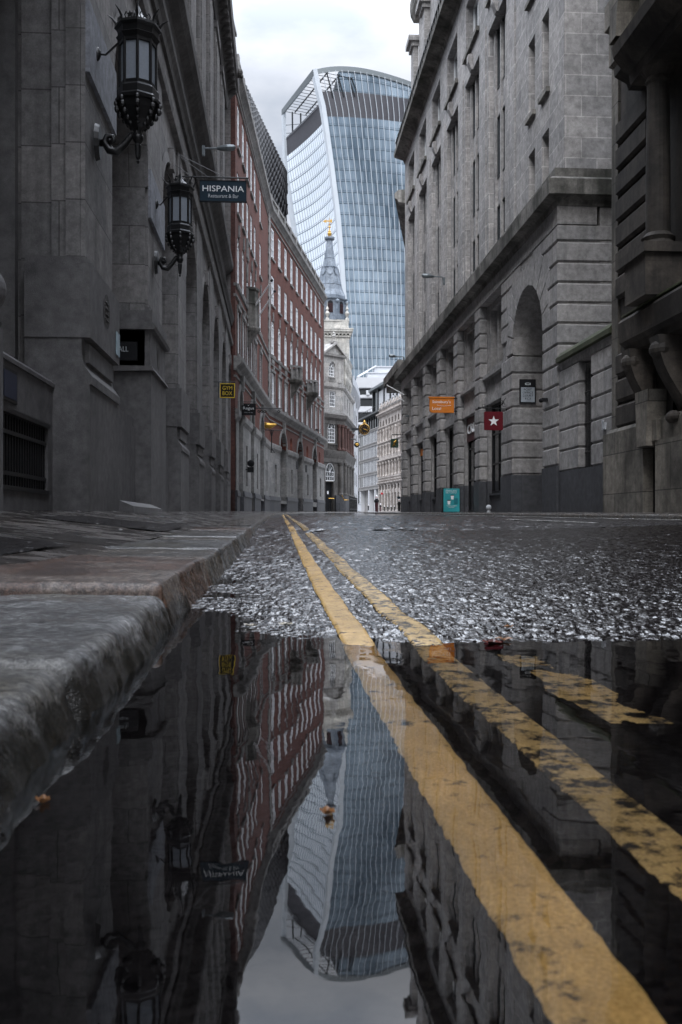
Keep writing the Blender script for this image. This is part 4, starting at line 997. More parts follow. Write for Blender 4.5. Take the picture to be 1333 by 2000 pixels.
# ================================================================== RIGHT, near: sooty baroque building
soot = thing('baroque_building', 'soot-blackened rusticated building with niche column, bracketed balcony and heavy curved hood at the far right', 'building', (8.2, 18, .5))
SF = Frame((8.2, 0), (0, 1), (-1, 0)); SE = 22.2
m_ = MB(); m_.box(SF, SE - .42, SE, -6, .02, 0, 30); m_.build('edge_strip', MAT['soot_pale'], soot)
m_ = MB(); zz = 2.5; k = 0
while zz < 27:
    skip = 4.1 < zz < 5.0 or 9.7 < zz < 10.6
    if not skip:
        m_.rustic(SF, 19.9, SE - .47, -1, .10, zz + .03, zz + .59, c=.07)
        m_.rustic(SF, 8, 17.6, -1, .10, zz + .03, zz + .59, c=.07)
    zz += .62; k += 1
m_.box(SF, -14, SE - .5, -1.2, -.02, 0, 27.5); m_.build('wall', MAT['soot'], soot)
m_ = MB(); m_.box(SF, 8, 18.95, -1, .28, 0, 2.0); m_.box(SF, 19.75, SE + .05, -1, .22, 0, 2.42); m_.box(SF, 8, 18.9, -1, .2, 2.0, 2.42)
m_.prism(SF, [(-.5, 2.42), (.2, 2.42), (.12, 2.52), (-.5, 2.52)], 8, SE - .1); m_.build('plinth', MAT['soot_pale'], soot)
m_ = MB(); m_.box(SF, 18.95, 19.75, -.1, -.01, .3, 2.0); m_.build('door', MAT['black_paint'], soot)
m_ = MB(); m_.box(SF, 18.85, 19.9, -.9, .30, 2.005, 2.44); m_.box(SF, 19.1, 19.6, 0, .42, 1.9, 3.1, top=(-.1, 0)); m_.build('door_lintel', MAT['soot_pale'], soot)
# balcony slab with moss, scroll consoles
m_ = MB(); m_.prism(SF, [(-.5, 4.05), (.42, 4.05), (.46, 4.2), (.56, 4.28), (.60, 4.72), (.54, 4.8), (-.5, 4.86)], 14.6, 20.25); m_.build('balcony_slab', MAT['soot'], soot)
m_ = MB(); m_.box(SF, 14.6, 20.2, .1, .54, 4.862, 4.9); m_.build('moss', MAT['moss'], soot)
for uc in (18.2, 19.75):
    m_ = MB(); pr = []
    for k in range(15):
        t_ = k / 14; zz = 4.05 - 1.75 * t_; pr.append((.10 + .52 * (1 - t_) ** 1.5 + .12 * sin(t_ * pi * 1.6) , zz))
    pr += [(.16, 2.24), (.02, 2.3), (.02, 4.05)]
    m_.prism(SF, pr, uc - .22, uc + .22)
    X_, Y_, _ = SF(uc, .5, 0); m_.ball((X_, Y_, 3.78), .2, sy=1.35); X_, Y_, _ = SF(uc, .22, 0); m_.ball((X_, Y_, 2.42), .13, sy=2)
    m_.build('console', MAT['soot'], soot)
# niche with engaged column
m_ = MB(); X_, Y_, _ = SF(18.75, .30, 0)
m_.box(SF, 18.2, 19.3, 0, .8, 4.9, 5.75); m_.box(SF, 18.1, 19.45, 0, .86, 5.75, 5.95); m_.build('pedestal', MAT['soot'], soot)
m_ = MB(); m_.lathe((X_, Y_), [(.36, 5.95), (.36, 6.05), (.3, 6.12), (.34, 6.2), (.25, 6.3), (.25, 7.5), (.22, 9.4), (.26, 9.46), (.23, 9.55), (.34, 9.7), (.36, 9.75)], 20); m_.build('column', MAT['soot'], soot, smooth=False)
m_ = MB(); m_.prism(SF, [(-.5, 9.72), (.62, 9.72), (.66, 9.95), (.78, 10.0), (1.0, 10.28), (1.04, 10.5), (-.5, 10.72)], 14.0, 19.45)
m_.prism(SF, [(-.5, 10.06), (.3, 10.06), (.34, 10.2), (.62, 10.35), (.64, 10.52), (-.5, 10.68)], 19.43, 20.4)
m_.build('entablature', MAT['soot'], soot)
m_ = MB()                                    # curved hood above
cx_ = 17.2
for k in range(14):
    a0, a1 = pi * k / 14, pi * (k + 1) / 14
    for (r0, r1, w0, w1) in ((2.1, 2.5, .1, 1.0), (1.6, 1.9, .1, .6)):
        P_ = [(cx_ + r * cos(a), 10.7 + r * 1.05 * sin(a)) for r, a in ((r0, a0), (r1, a0), (r1, a1), (r0, a1))]
        m_.poly([SF(u, w1, z) for u, z in P_]); m_.poly([SF(P_[0][0], w0, P_[0][1]), SF(P_[3][0], w0, P_[3][1]), SF(P_[3][0], w1, P_[3][1]), SF(P_[0][0], w1, P_[0][1])]); m_.poly([SF(P_[1][0], w0, P_[1][1]), SF(P_[2][0], w0, P_[2][1]), SF(P_[2][0], w1, P_[2][1]), SF(P_[1][0], w1, P_[1][1])])
for k, (za, zb) in enumerate(((10.75, 11.5), (11.56, 12.3), (12.36, 13.1), (13.16, 13.9), (13.96, 14.7))):
    m_.rustic(SF, 20.05 - .1 * (k % 2), 20.95, 0, .55 + .1 * (k % 2), za, zb, c=.08)
m_.build('hood', MAT['soot_pale'], soot)
m_ = MB(); m_.prism(SF, [(-.5, 14.8), (.7, 14.8), (1.2, 15.3), (1.25, 15.7), (-.5, 15.9)], 8, 21.6); m_.build('entablature', MAT['soot'], soot)
m_ = MB(); m_.box(SF, -14, SE, -8, -1.2, 0, 27); m_.build('building_mass', MAT['soot'], soot)
# ================================================================== LEFT, far: curved red-brick building
B0, B1, B2 = (-2.6, 55.5), (-.85, 79.0), (5.4, 110.5)
BF1 = frame2(B0, B1); BF2 = frame2(B1, B2); L1_, L2_ = math.dist(B0, B1), math.dist(B1, B2)
brick = thing('brick_building', 'curved red brick building with white sash windows, stone arcade and dark lattice mansard roof', 'building', (0, 82, 1))
ROWS = [(10.5, 13.25, 0), (14.75, 17.75, .55), (19.1, 21.65, 0), (23.15, 25.8, 0)]
u2 = [1.0 + 3.02 * i for i in range(10)]; u1w = [.9, 3.55, 6.1, 8.6, 11.1, 15.2, ]
W1_ = 1.35
def brick_face(fr, us, L_, extra):
    ops_ = [(u, u + W1_, a, b_, .26, h if h else False) for u in us for (a, b_, h) in ROWS if not (extra and a > 23 and u > 100)]
    m_ = MB(); wall(m_, fr, 0, L_, 6.9, 26.6, ops_ + AR[fr is BF2], w=0); m_.build('wall', MAT['brick'], brick)
    for o in ops_:
        window(brick, fr, o[0] + .04, o[1] - .04, o[2] + .04, o[3] - .02, -.14, MAT['white_paint'], MAT['pale_glass'], 2, 3, fw=.15, bw=.07, arch=o[5] or 0, fd=.1)
        m_ = MB(); m_.box(fr, o[0] - .08, o[1] + .08, .004, .12, o[2] - .16, o[2] - .003); m_.build('sill', MAT['portland'], brick)
        if o[5]: m_ = MB(); c_ = (o[0] + o[1]) / 2; m_.box(fr, c_ - .14, c_ + .14, .004, .1, o[3] + .04, o[3] + .75, top=(.05, 0)); m_.box(fr, c_ - .3, c_ + .3, .004, .07, o[3] + .0, o[3] + .035); m_.build('keystone', MAT['portland'], brick)
        if o[2] == 10.5:
            m_ = MB(); m_.box(fr, o[0] - .14, o[0] - .004, .004, .07, o[2], o[3]); m_.box(fr, o[1] + .004, o[1] + .14, .004, .07, o[2], o[3]); m_.box(fr, o[0] - .2, o[1] + .2, .004, .12, o[3] + .0, o[3] + .2)
            c_ = (o[0] + o[1]) / 2; m_.box(fr, c_ - .12, c_ + .12, .004, .16, o[3] + .205, o[3] + .6); m_.build('architrave', MAT['portland'], brick)
ARCH2 = [(4.7, 7.9), (13.6, 16.8), (23.2, 26.2)]; NICHE2 = [(9.9, 11.1), (19.4, 20.6), (28.3, 29.2)]
ARCH1 = [(1.4, 3.6), (8.4, 10.6), (15.2, 18.4)]
AR = {True: [(a, b_, 6.0, 8.5, .8, 1.9) for a, b_ in ARCH2] + [(a, b_, 7.0, 8.35, .3, .55) for a, b_ in NICHE2],
      False: [(a, b_, 6.0, 8.6, .8, 1.5) for a, b_ in ARCH1]}
AR = {k: [(a, b_, max(c, 6.9 - .4) if c > 6.9 else 6.9, d, e, f) for a, b_, c, d, e, f in v] for k, v in AR.items()}
AR[True] = [(a, b_, c, d, e, min(f, d - c)) for a, b_, c, d, e, f in AR[True]]; AR[False] = [(a, b_, c, d, e, min(f, d - c)) for a, b_, c, d, e, f in AR[False]]
brick_face(BF2, u2, L2_, 0); brick_face(BF1, u1w, L1_, 0)
# stone ground storey
for fr, L_, arches, wins in ((BF2, L2_, ARCH2, [(2.3, 3.25), (10.2, 11.1), (19.6, 20.5), (28.6, 29.5)]), (BF1, L1_, ARCH1, [(5.4, 6.3), (12.6, 13.5), (20.6, 21.5)])):
    gz = lambda u: fr(u, 0, 0)[1] * .0122 + .17
    ops_ = [(a, b_, gz(a) + (1.0 if k != 1 else .1), 6.9, .8, False) for k, (a, b_) in enumerate(arches)] + [(a, b_, gz(a) + 1.7, 5.3, .35, False) for a, b_ in wins]
    m_ = MB(); wall(m_, fr, 0, L_, 1.9, 6.9, [o for o in ops_], w=.06); m_.poly([fr(0, .06, 6.9), fr(L_, .06, 6.9), fr(L_, 0, 6.9), fr(0, 0, 6.9)])
    m_.build('ground_storey_wall', MAT['portland'], brick)
    prev = 0
    for a, b_ in arches + [(L_, L_)]:
        m_ = MB(); m_.prism(fr, [(-.1, 6.42), (.08, 6.42), (.20, 6.62), (.22, 6.98), (.16, 7.05), (-.1, 7.1)], prev, a - .02); prev = b_ + .02
        m_.build('stone_band', MAT['portland'], brick)
    prev = 0
    for k, (a, b_) in enumerate(arches + [(L_, L_)]):
        m_ = MB(); m_.box(fr, prev, a, -.5, .12, 0, gz((a + prev) / 2) + .95); m_.box(fr, prev, a, -.5, .18, gz((a + prev) / 2) + .955, gz((a + prev) / 2) + 1.3, top=(0, .05))
        m_.build('plinth', [MAT['granite']], brick); prev = b_
    for k, (a, b_) in enumerate(arches):
        window(brick, fr, a + .1, b_ - .1, 1.7, 8.4, -.72, MAT['black_metal'], MAT['dark_glass'], 4, 6, fw=.12, bw=.06, arch=1.4)
        m_ = MB(); c_, r_ = (a + b_) / 2, (b_ - a) / 2; hh = 8.5 - 6.9 if fr is BF2 else 8.6 - 6.9   # stone archivolt
        for i in range(14):
            t0, t1 = pi * i / 14, pi * (i + 1) / 14
            P_ = [(c_ - q * cos(t), 6.9 + (hh + (q - r_)) * sin(t)) for q, t in ((r_, t0), (r_, t1), (r_ + .28, t1), (r_ + .28, t0))]
            m_.poly([fr(u, .10, z) for u, z in P_]); m_.poly([fr(P_[2][0], .10, P_[2][1]), fr(P_[3][0], .10, P_[3][1]), fr(P_[3][0], 0, P_[3][1]), fr(P_[2][0], 0, P_[2][1])])
            m_.poly([fr(P_[0][0], .10, P_[0][1]), fr(P_[1][0], .10, P_[1][1]), fr(P_[1][0], -.3, P_[1][1]), fr(P_[0][0], -.3, P_[0][1])])
        m_.box(fr, c_ - .16, c_ + .16, .0, .26, 8.4, 9.4); m_.build('arch_stone', MAT['portland'], brick)
    for a, b_ in wins: window(brick, fr, a, b_, gz(a) + 1.7, 5.3, -.3, MAT['black_metal'], MAT['dark_glass'], 1, 3)
    # string courses and cornices
    def course(nm, prof, mat): 
        q = MB(); q.prism(fr, prof, -.02, L_ + .02); q.build(nm, mat, brick)
    course('stone_cornice', [(-.1, 9.35), (.06, 9.38), (.1, 9.6), (.3, 9.75), (.42, 9.9), (.44, 10.15), (-.1, 10.25)], MAT['portland'])
    course('string_course', [(-.1, 8.95), (.06, 8.97), (.06, 9.07), (-.1, 9.09)], MAT['portland'])
    course('string_course', [(-.1, 13.78), (.08, 13.8), (.1, 13.92), (-.1, 13.98)], MAT['portland'])
    course('string_course', [(-.1, 14.42), (.08, 14.44), (.12, 14.58), (-.1, 14.62)], MAT['portland'])
    course('string_course', [(-.1, 26.0), (.08, 26.02), (.08, 26.12), (-.1, 26.14)], MAT['portland'])
    course('eaves_cornice', [(-.4, 26.45), (.06, 26.5), (.10, 26.62), (.28, 26.85), (.40, 26.95), (.42, 27.2), (-.4, 27.3)], MAT['portland'])
    q = MB(); q.box(fr, 0, L_, -.10, .18, 28.05, 28.25)
    n = int(L_ / .34)
    for i in range(n): q.box(fr, .1 + i * .34, .24 + i * .34, -.06, .10, 27.3, 28.05)
    for i in range(int(L_ / 3.02) + 1): q.box(fr, i * 3.02, i * 3.02 + .5, -.12, .22, 27.3, 28.3)
    q.build('balustrade', MAT['portland'], brick)
    if fr is BF2:
        for i, u in enumerate(u2):
            q = MB(); q.box(fr, u + .12, u + W1_ - .12, .004, .06, 14.02, 14.38); q.build('stone_panel', MAT['portland'], brick)
for i in range(36):                            # long-and-short quoins
    m_ = MB() if i == 0 else m_
    d = .42 if i % 2 else .62; m_.box(BF1, L1_ - d * 1.6, L1_ + .0, -.1, .09, 10.3 + i * .45, 10.3 + i * .45 + .44); m_.box(BF2, 0, d * .7, -.1, .09, 10.3 + i * .45, 10.3 + i * .45 + .44)
m_.build('quoins', MAT['portland'], brick)
m_ = MB(); m_.box(BF2, L2_ - .3, L2_, -.2, .05, 10.3, 26.4); m_.build('quoins', MAT['portland'], brick)
m_ = MB()                                    # end walls and body
m_.poly([BF1(0, 0, 0), BF1(0, -14, 0), BF1(0, -14, 27.2), BF1(0, 0, 27.2)]); m_.poly([BF2(L2_, 0, 0), BF2(L2_, -12, 0), BF2(L2_, -12, 27.2), BF2(L2_, 0, 27.2)])
m_.poly([BF1(0, -1, 27.2), BF1(L1_, -1, 27.2), BF1(L1_, -9, 27.2), BF1(0, -9, 27.2)]); m_.poly([BF2(0, -.4, 27.2), BF2(L2_, -.4, 27.2), BF2(L2_, -9, 27.2), BF2(0, -9, 27.2)])
m_.build('end_wall', MAT['brick_dark'], brick)
# raised stone centrepieces on the nearer stretch
m_ = MB()
for k, zz in enumerate((14.6, 16.2, 17.8)): m_.box(BF1, 5.95, 6.35 , .0, .10, zz, zz + 1.2)
m_.build('stone_panel', MAT['portland'], brick)
# lattice mansard roof: base along the parapet, ridge behind it
bs = [BF1(-1.5, -.6, 28.0), BF1(6, -.6, 28.0), BF1(12, -.6, 28.0), BF1(18, -.6, 28.0), BF1(L1_, -.7, 28.0), BF2(5, -1.0, 27.8), BF2(12.8, -1.1, 27.6)]
rdg = []
for px, py in ((461, 148), (480, 188), (497, 224), (513, 257), (530, 291), (547, 326), (555, 342)):
    Z = (34.0 - EYE) * F_PX / (HY - py); x, y = pz(px, Z); rdg.append((x, y, 34.0))
m_ = MB(); q = MB()
def rp(i, t): return tuple(lerp(a, b_, t) for a, b_ in zip(bs[i], rdg[i]))
NT = 7
for i in range(6):
    m_.poly([bs[i], bs[i + 1], rdg[i + 1], rdg[i]])
m_.poly([bs[-1], rdg[-1], (rdg[-1][0] - 6, rdg[-1][1] + 3, 34), (bs[-1][0] - 9, bs[-1][1] + 3, 27.6)])
m_.poly([rdg[0], rdg[-1], (rdg[-1][0] - 6, rdg[-1][1] + 2, 34), (rdg[0][0] - 6, rdg[0][1], 34)])
def P2(s, t):
    s = max(0, min(5.9999, s)); i = int(s); f = s - i; a = rp(i, t); b_ = rp(i + 1, t)
    v = Vector(a).lerp(Vector(b_), f); return v
off = Vector((.22, -.06, .14))
NS = 30
for j in range(NT + 1): q.tube([tuple(P2(6 * k / 12, j / NT) + off) for k in range(13)], .10, 4)
for k in range(-NT, NS + NT):
    for sg in (1, -1):
        P_ = []
        for j in range(NT + 1):
            s = (k + sg * j * .5 + (0 if sg > 0 else NT * .5)) * 6 / NS
            if 0 <= s <= 6: P_.append(tuple(P2(s, j / NT) + off * 1.3))
        if len(P_) > 1: q.tube(P_, .10, 4)
for k in range(NS + 1):
    a = P2(6 * k / NS, 1.0); q.tube([tuple(a + off), tuple(a + off + Vector((0, 0, .35)))], .06, 4)
rf = m_.build('mansard_roof', glass('roof_glazing', (.05, .07, .09), .4, nscale=.4), brick); q.build('roof_lattice', MAT['black_paint'], rf)
m_ = MB(); m_.box(BF1, .2, 1.5, -1.0, -.2, 28.0, 30.2); m_.box(BF1, .0, 1.7, -1.1, -.1, 30.2, 30.4); m_.build('dormer', MAT['portland'], brick)
# bow-fronted balconies
def balcony(fr, u, z, s=1.0, solid=False):
    q = MB(); x, y, _ = fr(u, .0, 0)
    q.lathe((x, y), [(.12 * s, z - 1.9 * s), (.35 * s, z - 1.5 * s), (.5 * s, z - 1.25 * s), (.95 * s, z - .5 * s), (1.25 * s, z - .25 * s), (1.35 * s, z), (1.35 * s, z + .12)], 14)
    q.build('balcony_base', MAT['lime_dirty'], brick)
    q = MB()
    if solid: q.lathe((x, y), [(1.2 * s, z + .12), (1.15 * s, z + 1.6), (1.22 * s, z + 1.65), (1.1 * s, z + 2.5), (1.25 * s, z + 2.6), (1.25 * s, z + 2.75)], 8)
    else:
        for k in range(12):
            a = 2 * pi * k / 12; q.tube([(x + 1.18 * s * cos(a), y + 1.18 * s * sin(a), z + .12), (x + 1.18 * s * cos(a), y + 1.18 * s * sin(a), z + 1.25)], .09, 5)
        q.lathe((x, y), [(1.1 * s, z + 1.2), (1.3 * s, z + 1.22), (1.3 * s, z + 1.4), (1.05 * s, z + 1.4)], 14, cap=False)
        q.lathe((x, y), [(1.02 * s, z + .1), (1.02 * s, z + 1.1)], 8)
    q.build('balcony_parapet', MAT['lime_dirty'] if solid else MAT['portland'], brick)
ub1, zb1 = BF2.uz(570, 745); ub2, zb2 = BF2.uz(601, 770)
balcony(BF2, ub1, zb1, .85); balcony(BF2, ub2, zb2, .9)
ub3, zb3 = BF1.uz(485, 650); balcony(BF1, ub3, zb3 + .2, .62, True)
# flagpoles from the bay
def pole(name, label, p0, p1, r, group, mat='white_paint'):
    q = MB(); q.tube([p0, p1], [r, r * .7], 8); root = thing(name, label, 'flagpole', p0, group)
    q.build('pole', MAT[mat], root); q = MB(); q.ball(p1, r * 1.7); q.build('finial', MAT['black_paint'], root); return root
xb, yb, _ = BF1(ub3, .9, 0)
a0 = at(489, 612, yb); a1 = at(531, 548, yb - 1.5); pole('flagpole', 'upper of two pale slanting flagpoles on the stone bay of the brick building', (a0[0], yb, a0[1]), (a1[0], yb - 1.5, a1[1]), .055, 'flagpoles on the brick building')
a0 = at(501, 625, yb + 2); a1 = at(537, 569, yb + .5); pole('flagpole', 'lower of two pale slanting flagpoles on the stone bay of the brick building', (a0[0], yb + 2, a0[1]), (a1[0], yb + .5, a1[1]), .055, 'flagpoles on the brick building')

# ================================================================== far left: corner house with pediment
A_, B_ = pz(633, 120.0), pz(671, 122.4); HFv = frame2(A_, B_)
C_ = pz(690, 137.5); HS = frame2(B_, C_); LH = math.dist(A_, B_); LS = math.dist(B_, C_)
house = thing('corner_house', 'pale stone corner house with arched windows, dark ground floor and small pediment', 'building', (*A_, 1.6))
def hz(py, Z=121): return EYE + (HY - py) * Z / F_PX
def hu(px): return HFv.u_of(px)
lv = dict(g=1.5, e0=hz(903), e1=hz(879), c0=hz(818), c1=hz(806), f2=hz(758), f3=hz(751), p0=hz(692), ap=hz(668))
wn = [('a', 636.6, 655, 940, 903.6, 1.2), ('b', 641, 656, 865.6, 821.7, 1.0), ('c', 644, 656.5, 795, 764, 0), ('d', 643, 654.5, 736, 706.5, .65)]
opsd = [(hu(636), hu(652), 1.5, hz(941), .5, False)]
opsl = [(hu(a), hu(b_), hz(y0), hz(y1), .35, h if h else False) for _, a, b_, y0, y1, h in wn]
m_ = MB(); wall(m_, HFv, -5, LH, 0, lv['e1'], [opsl[0]] + opsd, w=0); wall(m_, HS, 0, LS, 0, lv['e1'], [], w=0)
m_.build('wall', MAT['house_dark'], house)
m_ = MB(); wall(m_, HFv, -5, LH, lv['e1'], lv['c0'], [opsl[1]], w=0)
sw = [(LS * f, LS * f + 1.0, lv['e1'] + .9, lv['c0'] - .8, .3, .45) for f in (.12, .36, .6)]
wall(m_, HS, 0, LS, lv['e1'], lv['c0'], sw, w=0); m_.build('wall', MAT['house_dark'], house)
m_ = MB(); wall(m_, HFv, -5, LH, lv['c0'], lv['p0'], opsl[2:], w=0)
sw2 = [(LS * f, LS * f + 1.0, lv['c1'] + .8, lv['f2'] - .5, .3, False) for f in (.12, .36, .6)]
wall(m_, HS, 0, LS, lv['c0'], lv['f3'] + .2, sw2, w=0); wall(m_, HS, 0, LS * .35, lv['f3'], lv['p0'] - 1.8, [], w=-.6)
m_.poly([HFv(LH, 0, lv['f3']), HFv(LH, -8, lv['f3']), HFv(LH, -8, lv['p0']), HFv(LH, 0, lv['p0'])])
m_.build('wall', MAT['house_pale'], house)
for (o, nx, ny, nm) in ((opsl[0], 4, 2, 0), (opsl[1], 4, 4, 0), (opsl[2], 3, 4, 0), (opsl[3], 3, 3, 0)):
    window(house, HFv, o[0] + .05, o[1] - .05, o[2] + .05, o[3] - .03, -.15, MAT['white_paint'], MAT['dark_glass'], nx, ny, fw=.08, bw=.05, arch=o[5] or 0)
for o in sw + sw2: window(house, HS, o[0], o[1], o[2], o[3], -.2, MAT['white_paint'], MAT['dark_glass'], 2, 3, arch=o[5] or 0)
m_ = MB(); m_.box(HFv, opsd[0][0], opsd[0][1], -.5, -.4, 1.5, hz(941)); d_ = m_.build('door', MAT['black_paint'], house)
m_ = MB(); m_.box(HFv, hu(643), hu(646), -.38, -.36, hz(965), hz(959)); m_.build('notice', MAT['white_paint'], d_)
for (nm, prof, mt) in (('entablature', [(-.2, lv['e0']), (.12, lv['e0']), (.16, lv['e0'] + .5), (.4, lv['e1'] - .45), (.48, lv['e1'] - .1), (-.2, lv['e1'])], 'house_dark'),
                       ('cornice', [(-.2, lv['c0'] - .7), (.08, lv['c0'] - .7), (.12, lv['c0'] - .2), (.42, lv['c0'] + .1), (.5, lv['c0'] + .55), (-.2, lv['c1'] + .1)], 'house_dark'),
                       ('cornice', [(-.2, lv['f2'] - .1), (.06, lv['f2'] - .1), (.26, lv['f2'] + .15), (.28, lv['f3']), (-.2, lv['f3'] + .1)], 'house_pale')):
    m_ = MB(); m_.prism(HFv, prof, -5, LH + prof[3][0] * .7); m_.prism(HS, prof, -prof[3][0] * .3, LS); m_.build(nm, MAT[mt], house)
m_ = MB()                                      # pediment
pu0, pu1 = hu(628), hu(675); pc = hu(654); pz0 = lv['p0'] - .15
m_.prism(Frame(HFv.O, HFv.T, HFv.N), [(-.3, pz0 - .15), (.25, pz0 - .1), (.34, pz0 + .18), (-.3, pz0 + .2)], pu0, pu1)
for (ua, ub, za, zb) in ((pu0, pc, pz0 + .15, lv['ap']), (pc, pu1, lv['ap'], pz0 + .15)):
    for (w0_, w1_) in ((-.3, .36),):
        m_.poly([HFv(ua, w1_, za), HFv(ub, w1_, zb), HFv(ub, w1_, zb - .28), HFv(ua, w1_, za - .28)]); m_.poly([HFv(ua, w1_, za), HFv(ub, w1_, zb), HFv(ub, -8, zb), HFv(ua, -8, za)]); m_.poly([HFv(ua, w1_, za - .28), HFv(ub, w1_, zb - .28), HFv(ub, 0, zb - .28), HFv(ua, 0, za - .28)])
m_.poly([HFv(pu0 + .1, 0, pz0), HFv(pu1 - .1, 0, pz0), HFv(pc, 0, lv['ap'] - .1)])
m_.box(HFv, pc - .5, pc + .45, -.5, .1, lv['ap'] - .1, lv['ap'] + .18); x_, y_, _ = HFv(pc + .05, -.2, 0); m_.lathe((x_, y_), [(.18, lv['ap'] + .18), (.1, lv['ap'] + .4), (.28, lv['ap'] + .9), (.12, lv['ap'] + 1.1), (.16, lv['ap'] + 1.25), (.02, lv['ap'] + 1.5)], 10)
m_.build('pediment', MAT['house_pale'], house)
def cols(px_list, z0, z1, r, mat, fr=HFv):
    for p_ in px_list:
        q = MB(); x, y, _ = fr(p_, .18, 0); q.lathe((x, y), [(r * 1.3, z0), (r * 1.3, z0 + .2), (r, z0 + .35), (r * .9, z1 - .4), (r * 1.2, z1 - .3), (r * 1.35, z1)], 12); q.build('column', MAT[mat], house)
cols([hu(664)], 3.7, lv['e0'], .27, 'house_dark'); cols([hu(661), hu(668)], lv['e1'], lv['c0'] - .7, .22, 'redstone')
cols([LS * .05, LS * .3, LS * .54, LS * .8], 3.7, lv['e0'], .25, 'house_dark', HS); cols([LS * .06, LS * .3, LS * .55, LS * .8], lv['e1'], lv['c0'] - .7, .22, 'redstone', HS)
m_ = MB(); m_.box(HFv, hu(654), LH + .1, -.1, .3, 1.4, 3.7); m_.box(HS, -.1, LS, -.1, .3, 1.4, 3.7); m_.build('plinth', MAT['granite'], house)
for (za, zb, pa, pb) in ((hz(745), hz(737), 642, 655.5), (hz(876), hz(867), 641, 660)):
    m_ = MB(); ua, ub = hu(pa), hu(pb); m_.box(HFv, ua, ub, .02, .2, zb - .1, zb)
    for k in range(6): m_.box(HFv, ua + .05 + k * (ub - ua) / 6, ua + .13 + k * (ub - ua) / 6, .04, .15, za, zb - .1)
    m_.build('window_balustrade', MAT['house_pale'] if pa == 642 else MAT['house_dark'], house)
m_ = MB()                                      # surround, pilasters of the top window
for pa, pb in ((633, 637), (660.5, 666)): m_.box(HFv, hu(pa), hu(pb), .003, .08, lv['f3'] + .3, lv['p0'] - 1.0)
o = opsl[3]; c_, r_ = (o[0] + o[1]) / 2, (o[1] - o[0]) / 2
for k in range(10):
    t0, t1 = pi * k / 10, pi * (k + 1) / 10; m_.poly([HFv(c_ + q * cos(t_), .1, o[3] - .65 + (.65 / r_) * q * sin(t_)) for q, t_ in ((r_, t0), (r_ + .2, t0), (r_ + .2, t1), (r_, t1))])
m_.build('window_surround', MAT['house_pale'], house)
m_ = MB(); m_.prism(HS, [(-1.2, lv['f3'] + 4.0), (.15, lv['f3'] + 4.0), (.3, lv['f3'] + 4.5), (-1.2, lv['f3'] + 4.7)], -.1, LS * .75); m_.box(HS, .2, LS * .7, -1.5, .0, lv['f3'] + .1, lv['f3'] + 4.0)
for k in range(5): x_, y_, _ = HS(1 + k * 2.0, .12, 0); m_.lathe((x_, y_), [(.1, lv['f3'] + .2), (.3, lv['f3'] + 1.2), (.14, lv['f3'] + 2), (.28, lv['f3'] + 3.0), (.1, lv['f3'] + 3.9)], 8)
m_.build('attic', MAT['church'], house)
m_ = MB(); m_.poly([HFv(-5, -.1, lv['p0']), HFv(LH, -.1, lv['p0']), HFv(LH, -9, lv['p0']), HFv(-5, -9, lv['p0'])]); m_.build('roof', MAT['lead'], house)
# steps' handrails and area railings by the corner house
m_ = MB(); rl = thing('area_railing', 'black iron railings and pale handrail in front of the corner house', 'railing', (*B_, 1.6))
for k in range(16):
    x, y, _ = HS(-.6 + k * .8, .9, 0); m_.tube([(x, y, 1.5), (x, y, 3.55)], .05, 5); m_.ball((x, y, 3.62), .07)
m_.tube([HS(-.6, .9, 3.3), HS(11.5, .9, 3.4)], .05, 5); m_.tube([HS(-.6, .9, 1.9), HS(11.5, .9, 2.0)], .04, 5)
for k in range(7): m_.tube([HFv(hu(635) + k * .3, .9, 1.5), HFv(hu(635) + k * .3, .9, 2.7)], .035, 5)
m_.build('bars', MAT['black_metal'], rl)
m_ = MB(); m_.tube([HFv(hu(633), .9, 3.25), HFv(hu(644), .9, 3.25)], .06, 6); m_.tube([HFv(hu(659), .9, 3.7), HFv(hu(663.5), .9, 3.1), HFv(hu(672), .9, 3.1)], .06, 6); m_.build('handrail', MAT['gold'], rl)

# ================================================================== church tower and spire
SZ = 150.0; sc_ = SZ / F_PX
def sz(py): return EYE + (HY - py) * sc_
sx, sy = pz(646, SZ); church = thing('church_tower', 'church tower with grey lead spire and gilded vane, in front of the skyscraper', 'church tower', (sx, sy, 2))
hw = 37 * sc_
a_ = -YAW * .0 - .05
m_ = MB(); m_.box(ID, sx - hw, sx + hw, sy, sy + 2 * hw, 0, sz(658)); m_.build('tower_wall', MAT['church'], church)
m_ = MB()
for (d, za, zb) in ((.2, 658, 655), (.35, 652, 648), (.55, 648, 644), (.62, 644, 641.5)): m_.box(ID, sx - hw - d, sx + hw + d, sy - d, sy + 2 * hw + d, sz(za), sz(zb) - .002)
for k in range(11):
    m_.box(ID, sx - hw + k * .6 + .1, sx - hw + k * .6 + .32, sy - .34, sy, sz(655), sz(652)); m_.box(ID, sx + hw, sx + hw + .34, sy + k * .6, sy + k * .6 + .22, sz(655), sz(652))
m_.build('tower_cornice', MAT['church'], church)
m_ = MB(); m_.box(ID, sx - hw + .1, sx + hw - .1, sy + .1, sy + 2 * hw - .1, sz(641.5), sz(627)); m_.box(ID, sx - hw, sx + hw, sy, sy + 2 * hw, sz(627), sz(624))
for s in (-1, 1): m_.box(ID, sx + s * hw * .78 - .5, sx + s * hw * .78 + .5, sy - .02, sy + .5, sz(640), sz(627.1))
m_.build('parapet', MAT['church'], church)
